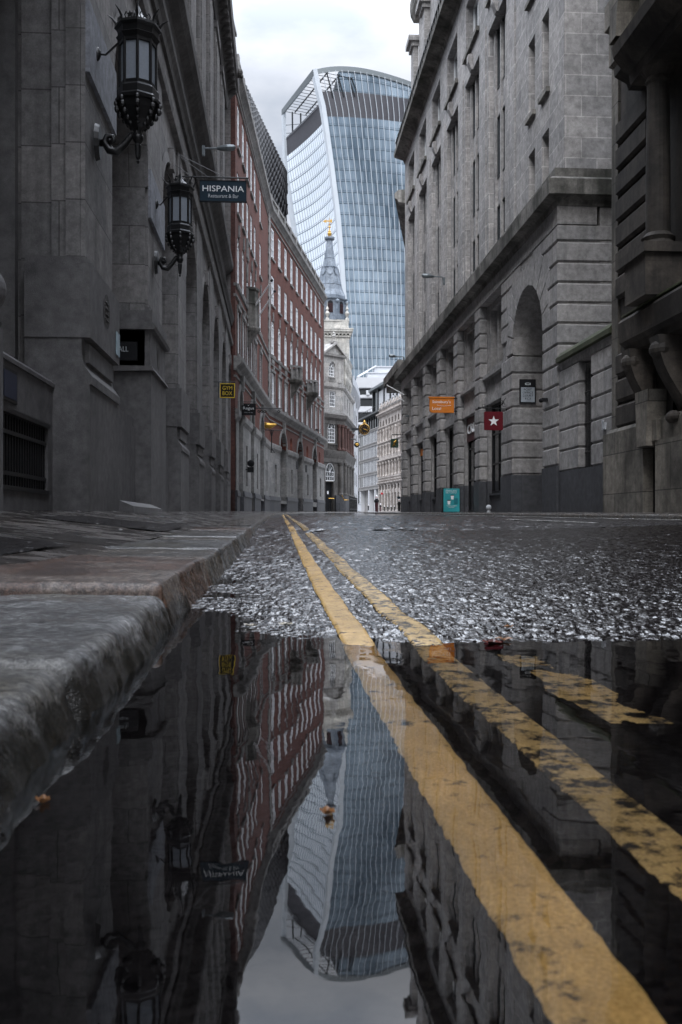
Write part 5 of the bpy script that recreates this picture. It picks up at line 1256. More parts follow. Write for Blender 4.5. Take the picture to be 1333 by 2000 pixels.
for s, t_ in ((1, 0), (-.18, 0), (-1, 0), (1, 1)):
    m_ = MB(); c_ = (sx + s * (hw - .35), sy + .35 + t_ * (2 * hw - .7)); z_ = sz(624)
    m_.lathe(c_, [(.34, z_), (.3, z_ + .3), (.12, z_ + .45), (.36, z_ + .9), (.4, z_ + 1.1), (.24, z_ + 1.35), (.12, z_ + 1.5), (.26, z_ + 1.8), (.05, z_ + 2.3), (.03, z_ + 3.0)], 10); m_.build('urn', MAT['church'], church)
sxc, syc = sx + .0, sy + hw
R8 = 34 * sc_
m_ = MB(); m_.lathe((sxc, syc), [(R8, sz(623)), (R8, sz(583)), (R8 * 1.05, sz(582)), (R8 * 1.12, sz(580.5)), (R8 * 1.12, sz(578.5)), (R8 * .98, sz(578)), (R8 * .98, sz(572.5)), (R8 * .94, sz(570.5))], 8, a0=pi / 8); m_.build('belfry', MAT['lead'], church)
m_ = MB()
for k in range(8):
    a = pi / 8 + k * pi / 4; m_.tube([(sxc + R8 * cos(a), syc + R8 * sin(a), sz(622)), (sxc + R8 * cos(a), syc + R8 * sin(a), sz(583))], .22, 6); m_.ball((sxc + R8 * 1.06 * cos(a), syc + R8 * 1.06 * sin(a), sz(586)), .34)
m_.build('belfry_pilasters', MAT['lead'], church)
ap_ = R8 * cos(pi / 8)
for k in range(8):
    a = k * pi / 4; Fk = Frame((sxc + ap_ * cos(a), syc + ap_ * sin(a)), (-sin(a), cos(a)), (cos(a), sin(a))); q = MB()
    pts = [(-.42, sz(609)), (.42, sz(609))] + [(.42 * cos(pi * j / 8), sz(590) + .42 * sin(pi * j / 8)) for j in range(9)]
    q.poly([Fk(u, .03, z) for u, z in pts]); o_ = q.build('louvred_opening', MAT['black_paint'], church)
    q = MB()
    for j in range(9): q.box(Fk, -.4, .4, .035, .09, sz(608) + j * .17, sz(608) + j * .17 + .05)
    q.build('louvre', MAT['oxblood'], o_)
prof = [(R8 * .95, 570.5), (R8 * .80, 560), (R8 * .72, 549), (R8 * .62, 533), (R8 * .56, 526), (R8 * .50, 516), (R8 * .42, 513.5), (R8 * .36, 505), (R8 * .31, 495), (R8 * .25, 480), (R8 * .19, 460), (R8 * .17, 458)]
m_ = MB(); m_.lathe((sxc, syc), [(r, sz(y)) for r, y in prof], 8, a0=pi / 8)
for y, r in ((549, .735), (516, .52), (495, .325), (513.5, .5)): m_.lathe((sxc, syc), [(R8 * r, sz(y) - .07), (R8 * (r + .015), sz(y)), (R8 * (r - .03), sz(y) + .08)], 8, a0=pi / 8)
for k in range(8):
    for f in (0, .5):
        a = pi / 8 + (k + f) * pi / 4; c8 = 1 if f == 0 else cos(pi / 8)
        m_.tube([(sxc + r * c8 * 1.005 * cos(a), syc + r * c8 * 1.005 * sin(a), sz(y)) for r, y in prof[:10]], .05, 4)
m_.build('spire', MAT['lead'], church)
for k in range(8):
    a = k * pi / 4; r = R8 * .56 * cos(pi / 8) + .08; Fk = Frame((sxc + r * cos(a), syc + r * sin(a)), (-sin(a), cos(a)), (cos(a), sin(a))); q = MB()
    q.prism(Fk, [(0, 0)], 0, 0) if 0 else None
    for (rr, ww) in ((.62, .0), ):
        q.poly([Fk(.38 * cos(t_), .06 - .25 * sin(t_) * .5, sz(523) + .58 * sin(t_)) for t_ in np.linspace(0, 2 * pi, 16, endpoint=False)])
    for j in range(16):
        t0, t1 = 2 * pi * j / 16, 2 * pi * (j + 1) / 16
        q.poly([Fk(p_ * cos(t_), .08 - .125 * sin(t_), sz(523) + e_ * sin(t_)) for (p_, e_, t_) in ((.38, .58, t0), (.38, .58, t1), (.48, .70, t1), (.48, .70, t0))])
    q.build('oval_lucarne', MAT['lead'], church)
m_ = MB(); m_.lathe((sxc, syc), [(R8 * .17, sz(459)), (R8 * .24, sz(458)), (R8 * .30, sz(456.5)), (R8 * .31, sz(453)), (R8 * .26, sz(452))], 16); m_.build('gallery', MAT['lead'], church)
m_ = MB(); m_.lathe((sxc, syc), [(.42, sz(452)), (.26, sz(450)), (.34, sz(447)), (.36, sz(444)), (.22, sz(442)), (.24, sz(440)), (.10, sz(438)), (.08, sz(433)), (.22, sz(432.5)), (.2, sz(430.5)), (.06, sz(430)), (.05, sz(427)), (.2, sz(426)), (.05, sz(425)), (.03, sz(413))], 14)
m_.box(ID, sxc - .9, sxc + .3, syc - .03, syc + .03, sz(421), sz(418.5)); m_.poly([(sxc - 1.1, syc, sz(421)), (sxc - .55, syc, sz(423.5)), (sxc - .55, syc, sz(416.5))]); m_.poly([(sxc + .1, syc, sz(422)), (sxc + .42, syc, sz(423.5)), (sxc + .42, syc, sz(415.5)), (sxc + .1, syc, sz(417.5))])
m_.build('weather_vane', MAT['gold'], church)

# ================================================================== curved white office sliver behind the corner house
Wt = thing('curved_office', 'white rendered building with a curved grey oversailing roof behind the corner house', 'building', (*pz(690, 165), 2))
def quadbox(mb, P_, z0, z1, m=0):
    mb.poly([(*p, z0) for p in P_], m); mb.poly([(*p, z1) for p in P_], m)
    for p, q in zip(P_, P_[1:] + P_[:1]): mb.poly([(*p, z0), (*q, z0), (*q, z1), (*p, z1)], m)
def zz_(py, Z): return EYE + (HY - py) * Z / F_PX
P_ = [pz(670, 158), pz(692, 158), pz(698.5, 176), pz(700, 190), pz(670, 190)]
m_ = MB(); quadbox(m_, P_, 1, zz_(738, 160)); m_.build('wall', MAT['white_clad'], Wt)
m_ = MB(); wf = frame2(pz(692, 158), pz(698.5, 176))
for k in range(6):
    for u_ in (3.0, 10.5): m_.box(wf, u_, u_ + 1.2, .01, .06, 3 + k * 3.6, 5.2 + k * 3.6)
m_.build('window', MAT['dark_glass'], Wt)
m_ = MB(); crv = [(689, 735, 150), (692, 737, 152), (696, 745, 156), (700, 757, 162), (703.5, 772, 170), (704, 790, 180)]
for (a, b_) in zip(crv[:-1], crv[1:]):
    za, zb = zz_(734, 150), zz_(734, 150)
    pa, pb = pz(a[0], a[2]), pz(b_[0], b_[2]); ia, ib = pz(a[0] - 8, a[2] + 4), pz(b_[0] - 8, b_[2] + 4)
    m_.poly([(*pa, za), (*pb, zb), (*pb, zb - 1.3), (*pa, za - 1.3)]); m_.poly([(*pa, za - 1.3), (*pb, zb - 1.3), (*ib, zb - 2.6), (*ia, za - 2.6)]); m_.poly([(*pa, za), (*pb, zb), (*ib, zb + .4), (*ia, za + .4)])
m_.build('roof', MAT['pale_clad'], Wt)

# ================================================================== office with ribbon windows
def gpt(px):                                # plan line of the two facades closing the street
    X0 = (700 - CX) / F_PX * 250; t_ = (px - CX) / F_PX; Z = (X0 + .2036 * 250) / (t_ + .2036); return pz(px, Z), Z
(G0, Zg0), (G1, Zg1), (G2, Zg2) = gpt(702), gpt(744), gpt(800)
GF = frame2(G1, G0, -1); GF = Frame(G0, ((G1[0] - G0[0]) / math.dist(G0, G1), (G1[1] - G0[1]) / math.dist(G0, G1)), (0, 0))
tx, ty = GF.T; GF.N = (ty, -tx) if (ty * -1 * 0 + (-tx)) < 0 else (-ty, tx)
if GF.N[1] > 0: GF.N = (-GF.N[0], -GF.N[1])
LG = math.dist(G0, G1)
rib = thing('ribbon_window_office', 'grey stone office with bands of tall narrow windows and glazed top storeys closing the street', 'building', (*G0, 2.6))
zf = lambda py: zz_(py, Zg0)
bands = [(959.7, 953.0), (933.6, 927.8), (906.6, 901), (880.5, 874.6), (854.0, 849.5)]
m_ = MB()
for (ya, yb) in bands: m_.box(GF, -.4, LG, -1.2, .12, zf(ya), zf(yb)); m_.box(GF, -.4, LG, -1.2, .25, zf(yb) - .22, zf(yb) + .05)
m_.build('spandrel', MAT['conc'], rib)
npil = 12
tops = [(ya, yb2) for (ya, yb2) in zip([b_[1] for b_ in bands[:-1]], [b_[0] for b_ in bands[1:]])]
for j, (ya, yb) in enumerate(tops):
    for k in range(npil + 1):
        m_ = MB(); u = 5.2 + (LG - 5.6) * k / npil; m_.box(GF, u, u + .55, -.10, .0, zf(ya), zf(yb)); m_.build('pier', MAT['white_clad'], rib)
    m_ = MB(); m_.box(GF, -.3, .3, -.10, .05, zf(ya), zf(yb)); m_.build('pier', MAT['white_clad'], rib)
for j, (ya, yb) in enumerate(tops):
    q = MB(); q.box(GF, .01, LG - .01, -1.0, -.11, zf(ya) + .02, zf(yb) - .02)
    for k in range(npil * 2): u = 5.2 + (LG - 5.6) * k / (npil * 2); q.box(GF, u + .9, u + 1.0, -.11, -.05, zf(ya), zf(yb), 1)
    q.build('window', [MAT['dark_glass'], MAT['steel_dark']], rib)
m_ = MB(); m_.box(GF, 0, LG, -3, -2.6, 2, zf(959.7)); m_.build('shopfront', MAT['dark_glass'], rib)
m_ = MB()
for u in (.3, 10.5, 17.3, 24.2): m_.box(GF, u, u + 1.3, -1.5, .0, 2, zf(959.7))
m_.build('ground_piers', MAT['white_clad'], rib)
m_ = MB(); m_.box(GF, -.4, LG, -12, -1.2, 2.5, zf(850)); m_.build('body', MAT['conc'], rib)
m_ = MB(); m_.box(GF, 1.0, LG + 8, -8, -1.3, zf(850), zf(823)); 
for k in range(12): m_.box(GF, 1.2 + k * 2.6, 1.5 + k * 2.6, -1.3, -1.1, zf(850), zf(823), 1)
m_.build('glazed_storey', [MAT['dark_glass'], MAT['steel_dark']], rib)
m_ = MB(); m_.box(GF, -2, LG + 22, -8, .4, zf(823), zf(820)); m_.build('canopy', MAT['steel_dark'], rib)
for k in range(14): m_ = MB() if k == 0 else m_; m_.tube([GF(2 + k * 2.8, .1, zf(820)), GF(2 + k * 2.8, .1, zf(820) + 1.3)], .06, 4)
m_.tube([GF(2, .1, zf(820) + 1.3), GF(40, .1, zf(820) + 1.3)], .06, 4); m_.build('roof_railing', MAT['black_metal'], rib)
# penthouse with white blinds
m_ = MB(); u0_ = GF.u_of(718)
m_.box(GF, u0_, LG + 22, -9, -1.6, zf(820), zf(776)); m_.build('penthouse', MAT['dark_glass'], rib)
for (pa, pb) in ((729, 738.5), (740.5, 750.5), (752.5, 763), (765.5, 768)):
    q = MB(); q.box(GF, GF.u_of(pa), GF.u_of(pb), -1.58, -1.5, zf(817), zf(781)); q.build('blind', MAT['white_clad'], rib)
for pa in (718.5, 728, 739.5, 751.5, 764): m_ = MB(); m_.box(GF, GF.u_of(pa), GF.u_of(pa) + .5, -1.58, -1.2, zf(820), zf(776)); m_.build('post', MAT['steel_dark'], rib)
m_ = MB(); m_.box(GF, u0_ - .6, LG + 22, -9, -.4, zf(776), zf(771.5)); m_.build('roof', MAT['grey_metal'], rib)

# ================================================================== ornate Victorian stone building
LO = math.dist(G0, G2); uo0, uo1 = GF.u_of(743), GF.u_of(798)
orn = thing('ornate_building', 'ornate buff stone building with columned storeys beside the ribbon-window office', 'building', (*G1, 2.4))
m_ = MB(); zg = lambda py: zz_(py, Zg1)
lvl = [(1.5, zg(945)), (zg(945), zg(902)), (zg(902), zg(868)), (zg(868), zg(838)), (zg(838), zg(818))]
ops_ = []; nb = 9; wb = (uo1 - uo0) / nb
for k in range(nb):
    u = uo0 + .3 * wb + k * wb
    ops_ += [(u, u + wb * .42, 3.0, zg(965), .16, False), (u, u + wb * .42, zg(958), zg(950), .16, False), (u, u + wb * .55, zg(931), zg(903.5), .16, .9), (u, u + wb * .5, zg(890), zg(875), .16, .7), (u, u + wb * .46, zg(864), zg(845), .16, .7), (u, u + wb * .46, zg(836), zg(824), .16, .6)]
wall(m_, GF, uo0, uo1, 1.5, zg(812), [(a, b_, c, max(d, c + .5), e, min(f, .45 * (d - c)) if f else False) for a, b_, c, d, e, f in ops_], w=.3)
m_.build('wall', MAT['orn'], orn)
m_ = MB(); m_.box(GF, uo0, uo1, -8, .135, 1.5, zg(813)); m_.build('window_glass', MAT['dark_glass'], orn)
for y_, d in ((945, .9), (940, .5), (902, 1.0), (935, .4), (868, .8), (872, .4), (838, .5), (812, 1.1), (815, .7)):
    m_ = MB(); m_.prism(GF, [(.2, zg(y_) - .35), (.4, zg(y_) - .3), (.3 + d * .7, zg(y_) - .05), (.3 + d * .7, zg(y_) + .2), (.2, zg(y_) + .3)], uo0 - .1, uo1); m_.build('cornice', MAT['orn'], orn)
for k in range(nb + 1):
    u = uo0 + k * wb + .02
    for (za, zb, r) in ((zg(932), zg(905), .26), (zg(893), zg(872), .2), (zg(866), zg(842), .2)):
        q = MB() if za == zg(932) else q; x, y, _ = GF(u + .15, .55, 0); q.lathe((x, y), [(r * 1.5, za), (r, za + .4), (r * .9, zb - .8), (r * 1.7, zb - .4), (r * 1.6, zb)], 8)
    q.build('column', MAT['orn'], orn)
m_ = MB()
for j in range(7):
    for k in range(nb): m_.box(GF, uo0 + k * wb - .1, uo0 + k * wb + .9, .3, .5, 3.2 + j * .85, 3.95 + j * .85)
m_.build('rustication', MAT['orn'], orn)
m_ = MB()
for k in range(26): x, y, _ = GF(uo0 + .4 + k * .95, .2, 0); m_.lathe((x, y), [(.3, zg(812) + .2), (.15, zg(812) + .8), (.32, zg(812) + 1.3 + .4 * (k % 3)), (.05, zg(812) + 2.1 + .4 * (k % 3))], 6)
m_.build('roof_cresting', MAT['orn'], orn)

# ================================================================== modern white terraced block
mod = thing('terraced_block', 'white modern office block with stepped roof terraces at the foot of the glass tower', 'building', (*pz(715, 290), 3))
def mb_px(mb, pa, pb, ya, yb, Z, d=12, m=0):
    A, Bp = pz(pa, Z), pz(pb, Z); quadbox(mb, [A, Bp, (Bp[0] + .05 * d, Bp[1] + d), (A[0] + .05 * d, A[1] + d)], zz_(ya, Z), zz_(yb, Z), m)
m_ = MB()
mb_px(m_, 697, 800, 757, 737, 286); mb_px(m_, 697, 733, 776.5, 771, 286); mb_px(m_, 697, 733, 804, 793.5, 286); mb_px(m_, 716, 722, 771, 762, 285.5, 3); mb_px(m_, 697, 733, 829, 821, 286)
m_.build('terrace_wall', MAT['white_clad'], mod)
m_ = MB(); mb_px(m_, 698, 790, 1000, 760, 289, 10); m_.build('glazing', MAT['dark_glass'], mod)
m_ = MB(); mb_px(m_, 718, 795, 738, 728, 292, 16); mb_px(m_, 733, 772, 729.5, 716, 298, 16); m_.build('plant_room', MAT['pale_clad'], mod)
m_ = MB(); mb_px(m_, 717, 796, 728.3, 727, 291.6, 16); mb_px(m_, 732, 773, 716.5, 715, 297.6, 16)
m_.tube([(*pz(698, 286), zz_(736, 286)), (*pz(734, 297), zz_(715, 297))], .25, 5); m_.tube([(*pz(698, 286), zz_(737, 286)), (*pz(718, 290), zz_(727, 291))], .2, 5)
m_.build('roof_edge', MAT['white_clad'], mod)

# ================================================================== oversailing cornice of the building beyond the limestone one
nxt = thing('far_eaves_building', 'dark oversailing eaves of a building just beyond the limestone facade', 'building', (*pz(800, 77), 1))
e0 = pz(771, 77.0); dirv = ((900 - CX) / F_PX, 1.0); D = cam2w(*dirv); dn = math.hypot(*D); e1 = (e0[0] + D[0] / dn * 30, e0[1] + D[1] / dn * 30); EF = frame2(e0, e1)
if EF.N[0] > 0: EF.N = (-EF.N[0], -EF.N[1])
m_ = MB(); ze = zz_(378, 77)
m_.prism(EF, [(0, ze), (.0, ze - .35), (-.25, ze - .5), (-.3, ze - .7), (-1.0, ze - .85), (-8, ze - .85), (-8, ze + .3), (-.3, ze + .3)], 0, 30); m_.build('eaves', MAT['lime_dirty'], nxt)
m_ = MB(); m_.box(EF, 1.1, 29, -9, -1.1, 0, ze - .8); m_.build('wall', MAT['lime'], nxt)
zl = zz_(712, 66); a5 = pz(777, 66); m_ = MB(); m_.box(ID, a5[0], a5[0] + 3, a5[1], a5[1] + 9, zl - .3, zl + .35); m_.box(ID, a5[0] + .25, a5[0] + 3, a5[1] + .3, a5[1] + 9, zl - .8, zl - .3); m_.build('string_cornice', MAT['lime_dirty'], nxt)

# ================================================================== the glass tower
tower = thing('glass_tower', 'curved glass skyscraper with a flared top, rising behind the church spire', 'skyscraper', (*pz(700, 335), 3))
def interp(x, xs, ys): return float(np.interp(x, xs, ys))
yB = [128, 136, 172, 209, 246, 286, 325, 420, 465, 521, 566, 640, 720, 1000]; xB = [612, 616.5, 624, 633.5, 639, 644.5, 650, 662, 666, 670.5, 673, 678, 682, 690]
yA = [205, 260, 320, 347, 377, 415, 445, 620, 1000]; xA = [555, 555.5, 557, 560, 564.5, 569, 574, 600, 628]
ZB = lambda z: 326 + 5 * (1 - z / 160) ; 
def py_of(z, Z): return HY - (z - EYE) * F_PX / Z
def cB(z): Z = ZB(z); return pz(interp(py_of(z, Z), yB, xB), Z), Z
def cA(z):
    Z = 358 + 10 * min(1, (160 - z) / 60); return pz(interp(py_of(z, Z), yA, xA), Z), Z
def cC(z):
    (bx, by), Zb = cB(z); Z = Zb * 1.048; py = py_of(z, ZB(z)); pxc = interp(py, [128, 324, 700, 1000], [913, 897, 884, 880]); return pz(pxc, Z), Z
def cD(z):
    (a, _), (b_, _), (c, _) = cA(z), cB(z), cC(z); return ((a[0] + c[0] - b_[0]), (a[1] + c[1] - b_[1]))
NB, NF, NL = 26, 41, 34
zs = [4 + (160 - 4) * i / 80 for i in range(81)]
ztop = 160.0
_arc = np.polyfit([0, .16, .3, .45, .64, 1], [0, 1.5, 1.2, .1, -1.9, -6.0], 4)
def front(s, z, out=0):                  # s 0..1 from corner B to corner C
    (b_, _), (c, _) = cB(z), cC(z); bul = 3.6 * 4 * s * (1 - s) + out
    n = Vector((c[1] - b_[1], -(c[0] - b_[0]))).normalized()
    if n.y > 0: n = -n
    return (lerp(b_[0], c[0], s) + n.x * bul, lerp(b_[1], c[1], s) + n.y * bul, z + float(np.polyval(_arc, s)) * max(0., min(1., (z - 152) / 6)))
def side(s, z, out=0):                   # s 0..1 from corner B back to corner A
    (b_, _), (a, _) = cB(z), cA(z); bul = -2.3 * 4 * s * (1 - s) * max(0., min(1., (153 - z) / 30)) + out
    n = Vector((a[1] - b_[1], -(a[0] - b_[0]))).normalized()
    if n.x > 0: n = -n
    return (lerp(b_[0], a[0], s) + n.x * bul, lerp(b_[1], a[1], s) + n.y * bul, z)
def surf(name, fn, s0, s1, ns, za, zb, nz_, mat, parent, su, sv, out=0):
    me = bpy.data.meshes.new(name); V, Fc, U = [], [], []
    for j in range(nz_ + 1):
        for i in range(ns + 1): V.append(fn(lerp(s0, s1, i / ns), lerp(za, zb, j / nz_), out))
    for j in range(nz_):
        for i in range(ns): q = j * (ns + 1) + i; Fc.append((q, q + 1, q + ns + 2, q + ns + 1))
    me.from_pydata(V, [], Fc); uvl = me.uv_layers.new(name='UV')
    for p in me.polygons:
        p.use_smooth = True
        for li in p.loop_indices:
            vi = me.loops[li].vertex_index; j, i = divmod(vi, ns + 1); uvl.data[li].uv = (lerp(s0, s1, i / ns) * su, (lerp(za, zb, j / nz_)) * sv)
    me.materials.append(mat); o = bpy.data.objects.new(name, me); scene.collection.objects.link(o); adopt(o, parent); return o
def curtain(name, cdark, clight, line, floor_dark, vline, metal, rough, sub=3, smp=.5):
    m, t, b = newmat(name); uv = t.nodes.new('ShaderNodeUVMap'); s = t.nodes.new('ShaderNodeSeparateXYZ'); t.links.new(uv.outputs[0], s.inputs[0])
    fu = math_(t, 'FRACT', s.outputs[0]); fv = math_(t, 'FRACT', s.outputs[1]); fs = math_(t, 'FRACT', math_(t, 'MULTIPLY', s.outputs[0], sub))
    cell = t.nodes.new('ShaderNodeCombineXYZ'); t.links.new(math_(t, 'FLOOR', math_(t, 'MULTIPLY', s.outputs[0], sub)), cell.inputs[0]); t.links.new(math_(t, 'FLOOR', s.outputs[1]), cell.inputs[1])
    wn_ = t.nodes.new('ShaderNodeTexWhiteNoise'); t.links.new(cell.outputs[0], wn_.inputs[0])
    tc = t.nodes.new('ShaderNodeTexCoord'); cl = noise(t, mapv(t, tc.outputs['Object'], (1, 1, .7)), .03, 5, .6)
    cl = ramp(t, cl, .36, (0, 0, 0), .62, (1, 1, 1))  # soft noise paints the reflected clouds into the glazing colour
    base = mixc(t, math_(t, 'ADD', math_(t, 'MULTIPLY', wn_.outputs[0], smp), math_(t, 'MULTIPLY', cl, 1 - smp)), cdark, clight)
    k1 = math_(t, 'LESS_THAN', fv, floor_dark); base = mixc(t, k1, base, line)
    k3 = math_(t, 'MULTIPLY', math_(t, 'GREATER_THAN', fv, .18), math_(t, 'LESS_THAN', fv, .215)); base = mixc(t, k3, base, line)
    k2 = math_(t, 'LESS_THAN', fs, vline); base = mixc(t, k2, base, line)
    t.links.new(base, b.inputs['Base Color']); b.inputs['Metallic'].default_value = metal; b.inputs['Roughness'].default_value = rough; b.inputs['Specular IOR Level'].default_value = .7
    return m
MAT['tower_front'] = curtain('tower_blue_glazing', (.06, .095, .13), (.38, .47, .55), (.05, .075, .10), .085, .07, .5, .14, 2, .35)
MAT['tower_side'] = curtain('tower_pale_glazing', (.66, .74, .82), (.80, .86, .92), (.12, .15, .19), .085, .16, .15, .25, 1, .3)  # pale side face, raised further with its bright sky reflection painted in
MAT['tower_dark'] = plain('dark_louvre_band', (.045, .045, .055), .6, nscale=.8)
MAT['fin'] = plain('white_fin', (.46, .50, .54), .45, nscale=.2, var=.12)
ZD0, ZD1, ZR = 143.7, 152.6, 158.2
fg = surf('front_glazing', front, 0, 1, 52, 4, ZD0, 40, MAT['tower_front'], tower, NB, 1 / 3.9)
surf('dark_band', front, 0, 1, 52, ZD0, ZD1, 4, MAT['tower_dark'], tower, NB, 1 / 3.9, -.3)
surf('top_glazing', front, .13, 1, 46, ZD1, ZR, 4, MAT['tower_front'], tower, NB, 1 / 3.9, -.3)
surf('roof_rim', front, 0, 1, 52, ZR, ztop, 1, MAT['grey_metal'], tower, 1, 1, .2)
surf('side_glazing', side, 0, 1, 30, 4, 142.6, 40, MAT['tower_side'], tower, 22, 1 / 3.9)
surf('dark_band', side, 0, 1, 30, 142.6, 149.6, 3, MAT['tower_dark'], tower, 1, 1, -.2)
for i in range(NB + 1):                    # white vertical fins
    s = i / NB; mbf = MB(); wd = .11; dp = .45; n0 = len(mbf.V)
    zl = [4 + (ztop - 4) * k / 44 for k in range(45)]
    for z in zl:
        p0 = Vector(front(s, z, 0)); p1 = Vector(front(s, z, dp * (1 if z < 157 else max(.15, (ztop - z) / 3)))); tdir = (Vector(front(min(1, s + .01), z, 0)) - Vector(front(max(0, s - .01), z, 0))).normalized() * wd
        mbf.V += [tuple(p0 - tdir * .5), tuple(p1 - tdir * .5), tuple(p1 + tdir * .5), tuple(p0 + tdir * .5)]
    for k in range(44):
        for j in range(3): a = n0 + 4 * k + j; mbf.F.append([a, a + 1, a + 5, a + 4]); mbf.M.append(0)
    if i: mbf.build('fin', MAT['fin'], tower)
def edge_strip(fnlist, name, mat, zr):
    mbf = MB(); n0 = 0
    for z in zr: mbf.V += [f(z) for f in fnlist]
    n = len(fnlist)
    for k in range(len(zr) - 1):
        for j in range(n - 1): a = k * n + j; mbf.F.append([a, a + 1, a + n + 1, a + n]); mbf.M.append(0)
    mbf.build(name, mat, tower)
zr = [4 + (ztop - 4) * k / 60 for k in range(61)]
edge_strip([lambda z: side(.075, z, .05), lambda z: side(.06, z, .9), lambda z: side(-.004, z, 1.0), lambda z: front(.006, z, .9), lambda z: front(.008, z, -.1)], 'corner_fin', MAT['fin'], zr)
zr2 = [4 + (150 - 4) * k / 60 for k in range(61)] + [152, 155]
edge_strip([lambda z: side(.955, z, -.2), lambda z: side(.96, z, .8), lambda z: side(1.0, z, 1.0), lambda z: side(1.02, z, -.5)], 'back_fin', MAT['fin'], [4 + (ztop - 4) * k / 60 for k in range(61)])
# sloping frame and open glazed lattice of the roof garden
T0, T1 = Vector(side(0, ztop)), Vector(side(1, ztop)); In = Vector(front(.22, ztop)) - T0
mbf = MB()
for a, b_ in ((0, .5), (.5, 1)): pass
def sbar(p, q, r, mb_=None): (mb_ or mbf).tube([tuple(p), tuple(q)], r, 4)
for k in range(12):
    s0, s1 = k / 12, (k + 1) / 12
    a, b_, c, d = Vector(side(s0, ztop, 1.0)), Vector(side(s1, ztop, 1.0)), Vector(side(s1, ztop - 2.0, 1.0)), Vector(side(s0, ztop - 2.0, 1.0))
    mbf.poly([tuple(a), tuple(b_), tuple(c), tuple(d)]); mbf.poly([tuple(a), tuple(b_), tuple(b_ + In * .06), tuple(a + In * .06)]); mbf.poly([tuple(d), tuple(c), tuple(c + In * .05), tuple(d + In * .05)])
mbf.build('roof_frame', MAT['grey_metal'], tower)
mbf = MB(); inv = In * 1.0
def rfp(s, t_): return Vector(side(s, ztop - .4)) + inv * t_ + Vector((0, 0, -1.6 * t_ - 2.0 * t_ * t_))
for t_ in (.0, .33, .66, 1.0): 
    for k in range(10): sbar(rfp(k / 10, t_), rfp((k + 1) / 10, t_), .32)
for k in range(15): sbar(rfp(k / 14, 0), rfp(k / 14, 1), .14)
for t_ in (.25, .5, .75, 1.0):
    base_ = Vector(side(1, 149.6)) + inv * t_; sbar(base_, rfp(1, t_), .3)
for z in (151.5, 154.5): sbar(Vector(side(1, z)), Vector(side(1, z)) + inv, .14)
for t_ in (0.3, .6, .9): sbar(Vector(side(0, 150)) + inv * t_, rfp(0, t_), .25)
mbf.build('roof_lattice', MAT['steel_dark'], tower)
mbf = MB()                                 # glazed hall seen through the opening
for k in range(12):
    p, q = Vector(side(k / 12, 149)) + inv * 1.02, Vector(side((k + 1) / 12, 149)) + inv * 1.02
    mbf.poly([tuple(p), tuple(q), tuple(rfp((k + 1) / 12, 1.0)), tuple(rfp(k / 12, 1.0))])
mbf.build('garden_hall_glazing', glass('garden_glass', (.10, .17, .17), .15, nscale=.2), tower)
mbf = MB()
for k in range(24): p = Vector(side(k / 24, 149)) + inv * 1.0; sbar(p, rfp(k / 24, .98), .12)
mbf.build('hall_mullions', MAT['steel_dark'], tower)
mbf = MB()                                  # back faces close the volume
for z0_, z1_ in zip(zs[:-1], zs[1:]):
    if z1_ > 150: break
    a0_, a1_, d0, d1, c0, c1 = cA(z0_)[0], cA(z1_)[0], cD(z0_), cD(z1_), cC(z0_)[0], cC(z1_)[0]
    mbf.poly([(*a0_, z0_), (*d0, z0_), (*d1, z1_), (*a1_, z1_)]); mbf.poly([(*d0, z0_), (*c0, z0_), (*c1, z1_), (*d1, z1_)])
z_ = 149; mbf.poly([(*cA(z_)[0], z_), (*cB(z_)[0], z_), (*cC(z_)[0], z_), (*cD(z_), z_)])
mbf.build('rear_walls', MAT['pale_clad'], tower)
mbf = MB(); P_ = [front(s / 20, ztop, .1) for s in range(3, 21)]; Q_ = [tuple(Vector(p) + Vector((-3, 34, 0))) for p in P_]
for a, b_, c, d in zip(P_[:-1], P_[1:], Q_[1:], Q_[:-1]): mbf.poly([a, b_, c, d])
mbf.build('roof', MAT['grey_metal'], tower)
# ================================================================== hanging signs, lamps and small things
def board(mb, x0, x1, z0, z1, Y, th=.05, r=0.0, m=0):
    """flat hanging board facing down the street"""
    if r <= 0: mb.box(ID, x0, x1, Y - th / 2, Y + th / 2, z0, z1, m); return
    pts = []
    for cx_, cz_, a0 in ((x1 - r, z1 - r, 0), (x0 + r, z1 - r, 90), (x0 + r, z0 + r, 180), (x1 - r, z0 + r, 270)):
        for k in range(5): a = radians(a0 + k * 22.5); pts.append((cx_ + r * cos(a), cz_ + r * sin(a)))
    for yy in (Y - th / 2, Y + th / 2): mb.poly([(x, yy, z) for x, z in pts], m)
    for p, q in zip(pts, pts[1:] + pts[:1]): mb.poly([(p[0], Y - th / 2, p[1]), (q[0], Y - th / 2, q[1]), (q[0], Y + th / 2, q[1]), (p[0], Y + th / 2, p[1])], m)
def bx(px0, py0, px1, py1, Y):
    x0, z1 = at(px0, py0, Y); x1, z0 = at(px1, py1, Y); return x0, x1, z0, z1

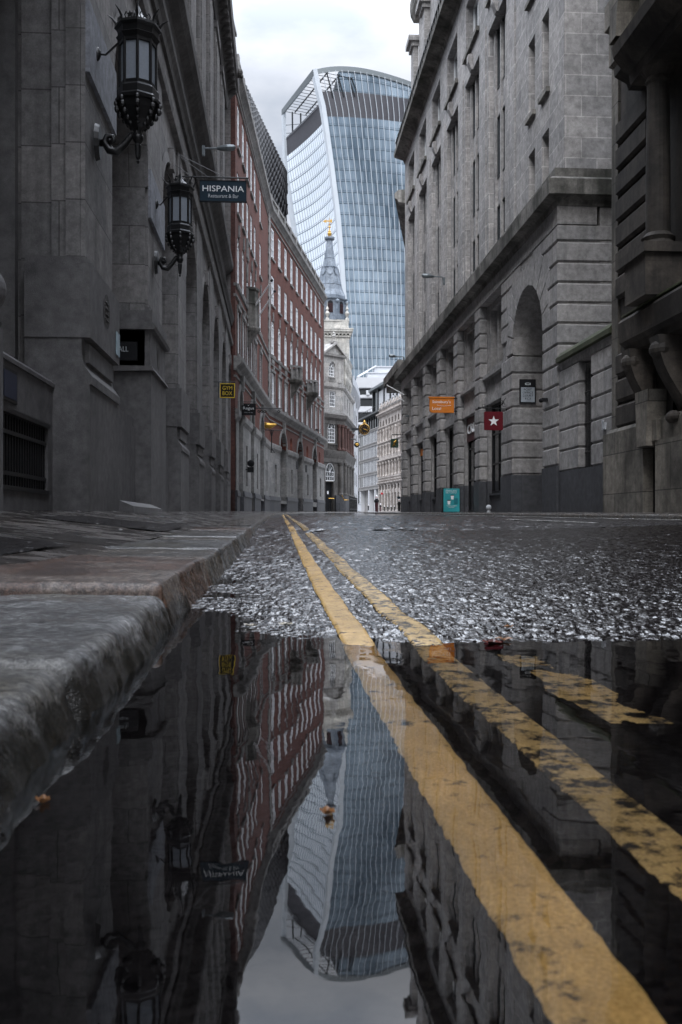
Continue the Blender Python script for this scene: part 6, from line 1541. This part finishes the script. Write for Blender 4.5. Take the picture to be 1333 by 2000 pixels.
# blue restaurant board
Y = 25.9; x0, x1, z0, z1 = bx(390, 352, 482, 396, Y); t_ = thing('hanging_sign', 'dark blue restaurant board lettered HISPANIA hanging from an iron bar by the lanterns', 'sign', (x0, Y, z0))
m_ = MB(); board(m_, x0, x1, z0, z1, Y, .07); m_.build('board', MAT['navy'], t_)
m_ = MB(); 
for e in ((x0, x1, z0, z0 + .02), (x0, x1, z1 - .02, z1), (x0, x0 + .02, z0 + .02, z1 - .02), (x1 - .02, x1, z0 + .02, z1 - .02)): m_.box(ID, e[0], e[1], Y - .045, Y - .036, e[2], e[3])
m_.build('board_edge', MAT['black_paint'], t_)
h_ = z1 - z0; text_obj('lettering', 'HISPANIA', MAT['letter_white'], t_, x0 + .09, x1 - .07, Y - .04, z1 - h_ * .39, h=h_ * .27)
text_obj('lettering', 'Restaurant & Bar', MAT['letter_grey'], t_, x0 + .25, x1 - .22, Y - .04, z0 + h_ * .27, h=h_ * .17)
m_ = MB(); zb = z1 + .09; xw = -3.0; m_.tube([(xw, Y, zb), (x1 + .06, Y, zb)], .022, 6); m_.tube([(x0 + .2, Y, z1), (x0 + .2, Y, zb)], .012, 5); m_.tube([(x1 - .02, Y, z1 - .1), (x1 - .02, Y, zb)], .014, 5)
m_.tube([(xw, Y, zb - .1), (xw, Y, zb + .75)], .025, 6)
for f in (.9, .62, .35): m_.tube([(xw, Y, zb + .72 * (1 if f > .4 else .55)), (xw + (x1 - xw) * f * .8, Y, zb)], .007, 4)
m_.build('bracket', MAT['black_metal'], t_)
# yellow and black gym sign
Y = 41.5; x0, x1, z0, z1 = bx(430, 749, 459.5, 777.5, Y); t_ = thing('hanging_sign', 'square black sign with yellow border lettered GYM BOX', 'sign', (x0, Y, z0))
m_ = MB(); board(m_, x0, x1, z0, z1, Y, .12); m_.build('board', MAT['black_paint'], t_)
m_ = MB(); e_ = .035
for e in ((x0, x1, z0, z0 + e_), (x0, x1, z1 - e_, z1), (x0, x0 + e_, z0 + e_, z1 - e_), (x1 - e_, x1, z0 + e_, z1 - e_)): m_.box(ID, e[0], e[1], Y - .075, Y - .062, e[2], e[3])
m_.build('border', MAT['yellow_ink'], t_); h_ = z1 - z0; w_ = x1 - x0
text_obj('lettering', 'GYM', MAT['yellow_ink'], t_, x0 + w_ * .18, x1 - w_ * .18, Y - .065, z1 - h_ * .32, h=h_ * .27); text_obj('lettering', 'BOX', MAT['yellow_ink'], t_, x0 + w_ * .18, x1 - w_ * .18, Y - .065, z0 + h_ * .32, h=h_ * .27)
m_ = MB(); m_.tube([(-3.0, Y, z1 + .07), (x1 + .02, Y, z1 + .07)], .02, 5); m_.tube([(x0 - .06, Y, z1 + .07), (x0 - .06, Y, z0)], .015, 5); m_.tube([(x1, Y, z1 + .07), (x1, Y, z1)], .015, 5); m_.build('bracket', MAT['black_metal'], t_)
# black office-suites board
Y = 59.0; x0, x1, z0, z1 = bx(472.5, 788, 500, 811, Y); t_ = thing('hanging_sign', 'small black board with white lettering Regus on the brick building', 'sign', (x0, Y, z0))
m_ = MB(); board(m_, x0, x1, z0, z1, Y, .08); m_.build('board', MAT['black_paint'], t_); h_ = z1 - z0; w_ = x1 - x0
text_obj('lettering', 'Regus', MAT['letter_white'], t_, x0 + w_ * .1, x1 - w_ * .12, Y - .045, z0 + h_ * .56, h=h_ * .32); text_obj('lettering', 'Work your way', MAT['letter_grey'], t_, x0 + w_ * .18, x1 - w_ * .2, Y - .045, z0 + h_ * .22, h=h_ * .08)
m_ = MB(); m_.poly([(x0 + w_ * .42, Y - .046, z0 + h_ * .86), (x0 + w_ * .48, Y - .046, z0 + h_ * .78), (x0 + w_ * .54, Y - .046, z0 + h_ * .9), (x0 + w_ * .48, Y - .046, z0 + h_ * .84)]); m_.build('emblem', MAT['letter_white'], t_)
m_ = MB(); m_.tube([(-2.6, Y, z1 + .1), (x1 + .02, Y, z1 + .1)], .025, 5); m_.tube([(x0 + .1, Y, z1), (x0 + .1, Y, z1 + .1)], .02, 5); m_.tube([(x1 - .05, Y, z1), (x1 - .05, Y, z1 + .1)], .02, 5); m_.build('bracket', MAT['black_metal'], t_)
# gilded grasshopper over an iron bar
Y = 74.0; t_ = thing('grasshopper_sign', 'gilded grasshopper figure on an iron bracket over the brick building arcade', 'sign', (*at(525, 840, Y)[:1], Y, at(525, 840, Y)[1])); p = lambda px, py, d=0: (at(px, py, Y)[0], Y + d, at(px, py, Y)[1])
m_ = MB(); m_.tube([p(511, 826), p(516, 829.5), p(522, 831), p(529, 831.5), p(535, 830), p(541, 829)], [.07, .20, .24, .22, .15, .04], 10); m_.ball(p(512.5, 828), .17)
for d in (-.14, .14):
    m_.tube([p(524, 831, d), p(519, 825.5, d * 1.5), p(516, 836, d * 1.5)], [.05, .05, .03], 6); m_.tube([p(530, 832, d), p(527, 838, d * 1.4)], .035, 5); m_.tube([p(517, 832, d), p(519, 839, d)], .03, 5)
    m_.tube([p(511, 826, d), p(506.5, 822.5, d * 1.5)], [.02, .008], 4); m_.tube([p(519, 829, d), p(538, 826.5, d * .6)], [.07, .02], 6)
m_.build('grasshopper', MAT['gold'], t_, smooth=True)
m_ = MB(); m_.tube([p(505, 839.5), p(551, 840.5)], .035, 6); m_.tube([p(531, 840.5), p(531, 873)], .05, 6); m_.tube([p(531, 873), p(530, 884), p(537, 884), p(531, 876)], .05, 5); m_.tube([p(528, 841), p(531, 856), p(534, 841)], .04, 5); m_.build('bracket', MAT['black_metal'], t_)
# ironwork bracket with lyre-shaped finial above it
Y = 66.0; t_ = thing('iron_bracket', 'long wrought-iron scroll bracket without a board, above the gilded grasshopper', 'bracket', p(505, 797)); p = lambda px, py, d=0: (at(px, py, Y)[0], Y + d, at(px, py, Y)[1])
m_ = MB(); m_.tube([p(497, 797), p(551, 798)], .045, 6)
for cx_ in (506, 512, 518, 545): m_.tube([p(cx_ + 3.2 * (1 - k / 14) * cos(k * .7), 803 + 3.2 * (1 - k / 14) * sin(k * .7)) for k in range(12)], .03, 4)
m_.build('scrollwork', MAT['black_metal'], t_)
# round black lamp/sign low on the brick building
Y = 60.5; p = lambda px, py, d=0: (at(px, py, Y)[0], Y + d, at(px, py, Y)[1]); t_ = thing('round_sign', 'round black projecting sign above a small black box, low on the brick building', 'sign', p(489, 905))
m_ = MB(); c = p(490.5, 905); m_.ball(c, .23, sy=.3, n1=12, n2=20); m_.build('disc', MAT['black_paint'], t_); m_ = MB(); q0, q1 = p(484, 922.5), p(496, 912.5); m_.box(ID, q0[0], q1[0], Y - .15, Y + .15, q0[2], q1[2]); m_.tube([p(478, 917), p(484, 917)], .03, 5); m_.build('box', MAT['black_paint'], t_)
# crown-and-figure sign at the far end
Y = 104.0; p = lambda px, py, d=0: (at(px, py, Y)[0], Y + d, at(px, py, Y)[1]); t_ = thing('hanging_sign', 'ornate hanging sign with black canopy at the far end of the brick building', 'sign', p(617, 850))
m_ = MB()
for k in range(8):
    a0, a1 = pi * k / 8, pi * (k + 1) / 8; c = p(617.5, 841)
    m_.poly([c, (c[0] + .36 * cos(a0), Y, c[2] + .2 * sin(a0)), (c[0] + .36 * cos(a1), Y, c[2] + .2 * sin(a1))]); m_.poly([(c[0] + .36 * cos(a0), Y, c[2] + .2 * sin(a0)), (c[0] + .36 * cos(a1), Y, c[2] + .2 * sin(a1)), (c[0] + .36 * cos(a1), Y + .35, c[2] + .2 * sin(a1) - .03), (c[0] + .36 * cos(a0), Y + .35, c[2] + .2 * sin(a0) - .03)])
m_.tube([p(609, 842), p(625, 842)], .03, 5); m_.build('canopy', MAT['black_metal'], t_)
m_ = MB(); m_.ball(p(617.5, 846), .13); m_.tube([p(612, 866), p(614, 858), p(617, 852), p(621, 860), p(625, 864)], .045, 6); m_.tube([p(613, 852), p(617, 849), p(621, 856)], .04, 5); m_.build('figure', MAT['bronze'], t_)
# street clock on a bracket
Y = 116.0; p = lambda px, py, d=0: (at(px, py, Y)[0], Y + d, at(px, py, Y)[1]); c = p(712, 838.5); R = 10.5 * Y / F_PX; t_ = thing('street_clock', 'round black and gold clock on a bracket from the corner house', 'clock', c)
m_ = MB(); n = 32
for k in range(n):
    a0, a1 = 2 * pi * k / n, 2 * pi * (k + 1) / n
    for (r0, y0, r1, y1) in ((R, -.2, R, .2), (R, -.2, R * .93, -.26), (R * .93, -.26, R * .91, -.2)):
        m_.poly([(c[0] + r0 * cos(a0), Y + y0, c[2] + r0 * sin(a0)), (c[0] + r0 * cos(a1), Y + y0, c[2] + r0 * sin(a1)), (c[0] + r1 * cos(a1), Y + y1, c[2] + r1 * sin(a1)), (c[0] + r1 * cos(a0), Y + y1, c[2] + r1 * sin(a0))])
m_.lathe((c[0], c[1]), [(.2, c[2] + R), (.26, c[2] + R + .08), (.12, c[2] + R + .16), (.16, c[2] + R + .26), (.03, c[2] + R + .5)], 8); m_.build('clock_rim', MAT['gold'], t_)
m_ = MB(); m_.poly([(c[0] + R * .93 * cos(2 * pi * k / n), Y - .19, c[2] + R * .93 * sin(2 * pi * k / n)) for k in range(n)]); m_.poly([(c[0] + R * .93 * cos(2 * pi * k / n), Y + .19, c[2] + R * .93 * sin(2 * pi * k / n)) for k in range(n)]); m_.build('clock_face', MAT['black_paint'], t_)
m_ = MB()
for k in range(12):
    a = k * pi / 6; m_.tube([(c[0] + R * .58 * sin(a), Y - .2, c[2] + R * .58 * cos(a)), (c[0] + R * .8 * sin(a), Y - .2, c[2] + R * .8 * cos(a))], .035, 4)
m_.build('numerals', MAT['gold'], t_)
m_ = MB(); m_.tube([(c[0], Y - .21, c[2]), (c[0] + R * .5 * cos(.2), Y - .21, c[2] - R * .2)], .04, 4); m_.tube([(c[0] - R * .3, Y - .21, c[2] + R * .16), (c[0] + R * .62, Y - .21, c[2] - R * .36)], .03, 4); m_.build('clock_hand', MAT['gold'], t_)
m_ = MB(); a_, b_ = p(687, 836), p(702, 840.5); m_.box(ID, a_[0], b_[0], Y - .08, Y + .08, b_[2], a_[2]); m_.build('bracket', MAT['steel_dark'], t_)
Y = 119.0; p = lambda px, py, d=0: (at(px, py, Y)[0], Y + d, at(px, py, Y)[1]); c = p(697.5, 868.5); t_ = thing('hanging_sign', 'small round black sign with gilt emblem below the street clock', 'sign', c)
m_ = MB(); m_.ball(c, .36, sy=.25, n1=10, n2=16); m_.build('disc', MAT['black_paint'], t_); m_ = MB(); m_.ball((c[0] + .03, c[1] - .1, c[2]), .2, sx=1.0, sy=.3, sz=.8); m_.tube([(c[0] - .2, Y - .1, c[2] + .1), (c[0] + .1, Y - .12, c[2] - .15)], .05, 5); m_.build('emblem', MAT['gold'], t_)
m_ = MB(); m_.tube([p(685, 858), p(695, 857.5)], .08, 6); m_.tube([p(694.5, 858), p(697, 864)], .02, 4); m_.build('bracket', MAT['black_metal'], t_)
# green pictorial board at the far end of the limestone building
Y = 60.5; x0, x1, z0, z1 = bx(763.5, 857, 778.5, 874.5, Y); t_ = thing('hanging_sign', 'dark green board with a gold figure, at the far end of the limestone building', 'sign', (x0, Y, z0))
m_ = MB(); board(m_, x0, x1, z0, z1, Y, .06, .04); m_.build('board', MAT['green'], t_)
m_ = MB(); xm, zm = (x0 + x1) / 2, (z0 + z1) / 2; m_.tube([(xm + .09, Y - .045, zm + .2), (xm + .0, Y - .045, zm + .05), (xm - .12, Y - .045, zm - .22)], [.03, .06, .03], 6); m_.tube([(xm + .12, Y - .045, zm + .08), (xm - .08, Y - .045, zm + .1), (xm + .04, Y - .045, zm - .16)], .03, 5); m_.ball((xm + .1, Y - .045, zm + .17), .045); m_.build('figure', MAT['gold'], t_)
m_ = MB(); zb = at(770, 849, Y)[1]; m_.tube([(x0 + .08, Y, zb), (8.2, Y, zb)], .03, 5); m_.tube([(x0 + .08, Y, zb), (x0 + .08, Y, z1)], .015, 4); m_.tube([(x1 - .08, Y, zb), (x1 - .08, Y, z1)], .015, 4); m_.build('bracket', MAT['black_metal'], t_)
# orange supermarket sign
Y = 42.0; x0, x1, z0, z1 = bx(839, 776, 886.5, 806.5, Y); t_ = thing('hanging_sign', "orange sign lettered Sainsbury's Local on the limestone building", 'sign', (x0, Y, z0)); w_, h_ = x1 - x0, z1 - z0
m_ = MB(); P_ = [(x0 + .01, z1 - .04), (x0 + .01, z0 + .14)] + [(x0 + .15 - .14 * cos(a), z0 + .14 - .14 * sin(a)) for a in np.linspace(0, pi / 2, 6)] + [(x1, z0), (x1, z1 - .04)]
for yy in (Y - .07, Y + .07): m_.poly([(x, yy, z) for x, z in P_])
for a_, b_ in zip(P_, P_[1:] + P_[:1]): m_.poly([(a_[0], Y - .07, a_[1]), (b_[0], Y - .07, b_[1]), (b_[0], Y + .07, b_[1]), (a_[0], Y + .07, a_[1])])
m_.box(ID, x0 - .03, x1 + .02, Y - .1, Y + .1, z1 - .038, z1 + .02); m_.build('board', MAT['orange'], t_)
text_obj('lettering', "Sainsbury's", MAT['letter_white'], t_, x0 + w_ * .11, x0 + w_ * .86, Y - .075, z0 + h_ * .68, h=h_ * .24); text_obj('lettering', 'Local', MAT['letter_white'], t_, x0 + w_ * .11, x0 + w_ * .47, Y - .075, z0 + h_ * .27, h=h_ * .19)
m_ = MB(); m_.tube([(x0 + w_ * f, Y - .076, z0 + h_ * (.49 - .06 * sin(pi * (f - .3) / .6))) for f in (.3, .4, .5, .6, .7, .8, .88)], .008, 4); m_.build('swash', MAT['letter_white'], t_)
m_ = MB(); m_.box(ID, x1 + .002, 8.3, Y - .03, Y + .03, z1 - .06, z1 - .01); m_.box(ID, x1 + .002, 8.3, Y - .03, Y + .03, z0 + .05, z0 + .1); m_.tube([(x1 + .1, Y, z0 - .1), (x1 + .1, Y, z1 + .1)], .02, 5); m_.build('bracket', MAT['black_metal'], t_)
# dark red star sign
Y = 32.9; x0, x1, z0, z1 = bx(946, 804, 982.5, 840.5, Y); t_ = thing('hanging_sign', 'dark red square sign with a white star under a wrought-iron bracket', 'sign', (x0, Y, z0)); cx_, cz_, r_ = (x0 + x1) / 2, (z0 + z1) / 2, (x1 - x0) * .29
m_ = MB(); board(m_, x0, x1, z0, z1, Y, .06, .04); m_.build('board', MAT['crimson'], t_)
m_ = MB(); P_ = [(cx_ + (r_ if k % 2 == 0 else r_ * .4) * sin(k * pi / 5), cz_ - .01 + (r_ if k % 2 == 0 else r_ * .4) * cos(k * pi / 5)) for k in range(10)]
for k in range(10): m_.poly([(cx_, Y - .04, cz_ - .01), (P_[k][0], Y - .04, P_[k][1]), (P_[(k + 1) % 10][0], Y - .04, P_[(k + 1) % 10][1])])
m_.build('star', MAT['letter_white'], t_)
p = lambda px, py, d=0: (at(px, py, Y)[0], Y + d, at(px, py, Y)[1]); m_ = MB(); zb = p(960, 798)[2]
m_.tube([p(936, 796.5), p(990, 799)], .016, 6); m_.tube([p(990, 770), p(990, 810)], .02, 6); m_.ball(p(936, 796.5), .05); m_.ball(p(939, 796.7), .035)
for (cx2, cy2, s_) in ((946, 792, 1), (985, 790, 1), (981, 784, .8)): m_.tube([p(cx2 + 5 * s_ * (1 - k / 16) * cos(k * .62), cy2 + 5 * s_ * (1 - k / 16) * sin(k * .62)) for k in range(14)], .009, 4)
m_.tube([p(951, 797), p(953, 791), p(962, 788)], .01, 4); m_.tube([p(950, 798), p(950, 804)], .01, 4); m_.tube([p(979, 798), p(979, 804)], .01, 4); m_.tube([p(977, 797), p(984, 783), p(990, 775)], .012, 4)
m_.build('bracket', MAT['black_metal'], t_)
# court nameplate on the archway jamb
Y = 32.0; x0, x1, z0, z1 = bx(1015, 741, 1046, 788, Y); t_ = thing('street_nameplate', 'black and white nameplate reading POST OFFICE COURT EC3 inside the archway', 'sign', (x0, Y, z0)); w_, h_ = x1 - x0, z1 - z0
m_ = MB(); m_.box(ID, x0, x1, Y - .06, Y + .02, z0, z1); m_.build('frame', MAT['black_paint'], t_); m_ = MB(); m_.box(ID, x0 + .04, x1 - .04, Y - .066, Y - .061, z0 + .04, z0 + h_ * .66); m_.build('panel', plain('grey_enamel', (.38, .42, .46), .4), t_)
for k, s_ in enumerate(('POST', 'OFFICE', 'COURT', 'EC3')):
    wd_ = (.5, .66, .66, .34)[k]; text_obj('lettering', s_, MAT['black_paint'], t_, x0 + w_ * (.5 - wd_ / 2), x0 + w_ * (.5 + wd_ / 2), Y - .07, z0 + h_ * (.565 - .125 * k), h=h_ * .085)
m_ = MB(); cc = ((x0 + x1) / 2, z0 + h_ * .81); m_.box(ID, cc[0] - .05, cc[0] + .05, Y - .07, Y - .062, cc[1] - .05, cc[1] + .045); m_.box(ID, cc[0] - .1, cc[0] - .06, Y - .07, Y - .062, cc[1] - .04, cc[1] + .03); m_.box(ID, cc[0] + .06, cc[0] + .1, Y - .07, Y - .062, cc[1] - .04, cc[1] + .03); m_.build('crest', MAT['letter_grey'], t_)
m_ = MB(); m_.box(ID, cc[0] - .01, cc[0] + .01, Y - .075, Y - .071, cc[1] - .05, cc[1] + .045); m_.box(ID, cc[0] - .05, cc[0] + .05, Y - .079, Y - .076, cc[1] - .01, cc[1] + .01); m_.build('crest_cross', MAT['black_paint'], t_)
# teal pavement board
Y = 39.6; x0, x1, z0, z1 = bx(866.5, 954, 898.5, 999.5, Y); t_ = thing('pavement_board', 'teal poster board headed ENDLESS with two coffee cups, standing on the right pavement', 'advertising board', (x0, Y, z0)); w_, h_ = x1 - x0, z1 - z0
TF = Frame((x0, Y), (1, .06), (.06, -1))
m_ = MB(); m_.box(TF, 0, w_, -.03, 0, z0, z1); m_.build('panel', MAT['teal'], t_); m_ = MB(); m_.box(TF, -.03, -.002, -.05, .02, z0 - .02, z1 + .01); m_.box(TF, w_ + .002, w_ + .03, -.05, .02, z0 - .02, z1 + .01); m_.box(TF, 0, w_, -.45, -.40, z0 - .02, z0 + .04); m_.tube([TF(.05, -.42, z0), TF(.05, -.03, z1 - .05)], .02, 4); m_.tube([TF(w_ - .05, -.42, z0), TF(w_ - .05, -.03, z1 - .05)], .02, 4); m_.build('frame', MAT['black_paint'], t_)
text_obj('lettering', 'ENDLESS', MAT['letter_white'], t_, w_ * .15, w_ * .82, .005, z1 - h_ * .10, h=h_ * .07, fr=TF); text_obj('lettering', 'PRET COFFEES', MAT['letter_white'], t_, w_ * .15, w_ * .82, .005, z1 - h_ * .19, h=h_ * .045, fr=TF)
text_obj('lettering', 'THROUGH MARCH', MAT['letter_white'], t_, w_ * .2, w_ * .82, .005, z0 + h_ * .25, h=h_ * .035, fr=TF); text_obj('lettering', '1 MONTH FREE', MAT['letter_white'], t_, w_ * .32, w_ * .68, .005, z0 + h_ * .19, h=h_ * .035, fr=TF)
m_ = MB()
for (u_, zz) in ((.55, .60), (.34, .38)): m_.poly([TF(w_ * (u_ - .07), .006, z0 + h_ * (zz - .07)), TF(w_ * (u_ + .07), .006, z0 + h_ * (zz - .07)), TF(w_ * (u_ + .10), .006, z0 + h_ * (zz + .09)), TF(w_ * (u_ - .10), .006, z0 + h_ * (zz + .09))])
m_.build('cups', MAT['letter_white'], t_); m_ = MB()
for (u_, zz) in ((.55, .60), (.34, .38)): m_.box(TF, w_ * (u_ - .11), w_ * (u_ + .11), .004, .009, z0 + h_ * (zz + .092), z0 + h_ * (zz + .125))
m_.build('cup_lids', MAT['black_paint'], t_)
m_ = MB(); m_.box(TF, w_ * .66, w_ * .88, .003, .005, z0 + h_ * .33, z0 + h_ * .58); m_.build('blocks', plain('teal_shade', (.01, .17, .20), .5), t_)
# wall ball / grey boss at the foot of the pier
xb, zb = at(955, 996, 34.6); t_ = MB(); t_.ball((xb, 34.6, zb + .09), .11); t_.lathe((xb, 34.6), [(.08, zb - .12), (.06, zb)], 8); tag(t_.build('ball_bollard', MAT['pale_clad']), 'small round grey ball on the pavement below the star sign', 'bollard')
# cameras
def camera_(px, py, Y, lbl, s=1):
    x, z = at(px, py, Y); t_ = thing('security_camera', lbl, 'camera', (x, Y, z), 'cameras on the limestone building')
    q = MB(); q.box(ID, x - .13 * s, x + .12 * s, Y - .1, Y + .1, z - .05 * s, z + .06 * s); q.build('housing', MAT['grey_metal'], t_); q = MB(); q.tube([(x + .1 * s, Y, z), (x + .28 * s, Y, z + .12 * s)], .02, 5); q.build('arm', MAT['black_metal'], t_)
camera_(808, 803, 57.2, 'grey camera on the ledge left of the orange sign, higher of two'); camera_(796, 813, 60.2, 'grey camera on the ledge left of the orange sign, lower of two')
x, z = at(1071, 781, 27.7); t_ = MB(); t_.box(ID, 8.0, 8.2, 27.65, 27.8, z - .05, z + .05); t_.ball((8.0, 27.7, z - .02), .07); tag(t_.build('security_camera', MAT['black_paint']), 'small dark camera on the pier right of the archway', 'camera')
# street lamps on wall brackets
def wall_lamp(pb, pk, ph0, ph1, Y, lbl, sgn):
    """pb wall base, pk arm knee, ph0..ph1 the lamp head (pixels)"""
    q3 = lambda a: (at(a[0], a[1], Y)[0], Y, at(a[0], a[1], Y)[1]); t_ = thing('street_lamp', lbl, 'street lamp', q3(pb), 'street lamps on wall brackets')
    q = MB(); q.tube([q3(pb), q3(pk), q3(ph0)], .035, 6); b0 = q3(pb); q.box(ID, b0[0] - .05, b0[0] + .05, Y - .06, Y + .06, b0[2] - .12, b0[2] + .25); q.build('bracket', MAT['grey_metal'], t_)
    q = MB(); a, b_ = Vector(q3(ph0)), Vector(q3(ph1)); q.tube([tuple(a), tuple(a.lerp(b_, .2)), tuple(a.lerp(b_, .55)), tuple(a.lerp(b_, .9)), tuple(b_)], [.05, .09, .12, .10, .03], 10)
    q.build('lamp_head', MAT['grey_metal'], t_); return t_
wall_lamp((398, 298), (400, 290), (424, 290), (461, 288), 33.8, 'grey street lamp on the left bank wall, pointing right over the road', 1)
wall_lamp((867.5, 552), (864, 541), (848, 540), (824, 538), 45.8, 'grey street lamp on the upper wall of the limestone building', -1)
wall_lamp((789, 705), (788, 697), (774, 696), (760, 694.5), 60.9, 'grey street lamp at the far corner of the limestone building, in front of the skyscraper', -1)
# two white flagpoles at the far corner
q3 = lambda px, py, Y: (at(px, py, Y)[0], Y, at(px, py, Y)[1])
pole('flagpole', 'upper white flagpole jutting from the far corner of the limestone building', q3(790, 771, 60.0), q3(754, 751, 60.0), .035, 'flagpoles on the limestone building')
pole('flagpole', 'lower white flagpole jutting from the far corner of the limestone building', q3(790, 784, 60.6), q3(769, 770, 60.6), .035, 'flagpoles on the limestone building')
# bollards at the end of the street
def bollard(px, ytop, ybase, Hm, lbl, red=True):
    Z = Hm * F_PX / (ybase - ytop); x, y = pz(px, Z); z0_ = EYE + (HY - ybase) * Z / F_PX; t_ = thing('bollard', lbl, 'bollard', (x, y, z0_), 'bollards at the far end of the street'); r = .11 * Hm
    q = MB(); q.lathe((x, y), [(r * 1.25, z0_ + Hm * .56), (r * 1.3, z0_ + Hm * .68), (r * .75, z0_ + Hm * .76), (r * .7, z0_ + Hm * .8)], 8); q.lathe((x, y), [(r * .9, z0_ + .0), (r * .95, z0_ + Hm * .56)], 8, m=1 if red else 0); q.build('post', [MAT['black_paint'], MAT['oxblood']], t_)
    q = MB(); q.lathe((x, y), [(r * .7, z0_ + Hm * .80), (r * .72, z0_ + Hm * .86)], 10); q.lathe((x, y), [(r * .74, z0_ + Hm * .89), (r * .78, z0_ + Hm * .93), (r * .6, z0_ + Hm * .975), (r * .2, z0_ + Hm)], 10); q.build('white_cap', MAT['white_paint'], t_)
    q = MB(); q.lathe((x, y), [(r * .76, z0_ + Hm * .861), (r * .76, z0_ + Hm * .889)], 10); q.build('band', MAT['red_paint'], t_)
bollard(736, 967, 999.5, 1.35, 'tallest-looking black and dark red bollard with a white cap, nearest at the street end')
bollard(743.5, 983, 998.5, 1.2, 'smaller bollard with white cap just right of the nearest one')
bollard(720, 985.5, 997, 1.1, 'black bollard with white cap between the white ground-floor columns', False)
bollard(780, 975, 998.5, 1.1, 'black bollard with white cap against the granite plinth of the limestone building', False)
for k, px in enumerate((751.5, 758, 764.5, 771)): bollard(px, 987.5, 998, 1.0, ('black bollard, first of the row before the ornate building', 'black bollard, second of the row before the ornate building', 'black bollard, third of the row before the ornate building', 'black bollard, last of the row before the ornate building')[k], False)
# red sign and blue sign on the ornate building
for (a, lbl, mt, nm) in (((744, 962, 748.5, 966), 'small red sign on the corner of the ornate building', 'red_paint', 'wall_sign'), ((776, 970, 782, 974), 'small blue banner sign beside the near granite plinth', 'navy', 'wall_sign')):
    Yq = 190 if mt == 'red_paint' else 63.5; x0, x1, z0, z1 = bx(*a, Yq); q = MB(); q.box(ID, x0, x1, Yq - .1, Yq, z0, z1); tag(q.build(nm, MAT[mt]), lbl, 'sign')
# white utility cabinets and barrier at the crossing
q = MB(); x0, x1, z0, z1 = bx(699.5, 985, 706, 998, 200); q.box(ID, x0, x1, 200, 200.8, z0, z1); q.box(ID, x0 - .1, x1 + .1, 199.9, 200.9, z1 + .005, z1 + .12); tag(q.build('utility_cabinet', MAT['pale_clad']), 'pale grey cabinet by the office corner at the street end', 'cabinet')
# brick building small wall notices
for (px, py, lbl) in ((578, 858 + 47, 'small dark plaque right of the first far arch of the brick building'), (596, 862 + 50, 'small dark plaque right of the middle far arch of the brick building')):
    u_, z_ = BF2.uz(px, py); q = MB(); q.box(BF2, u_, u_ + .7, .07, .12, z_ - .55, z_ + .2); tag(q.build('wall_plaque', MAT['black_paint']), lbl, 'plaque')
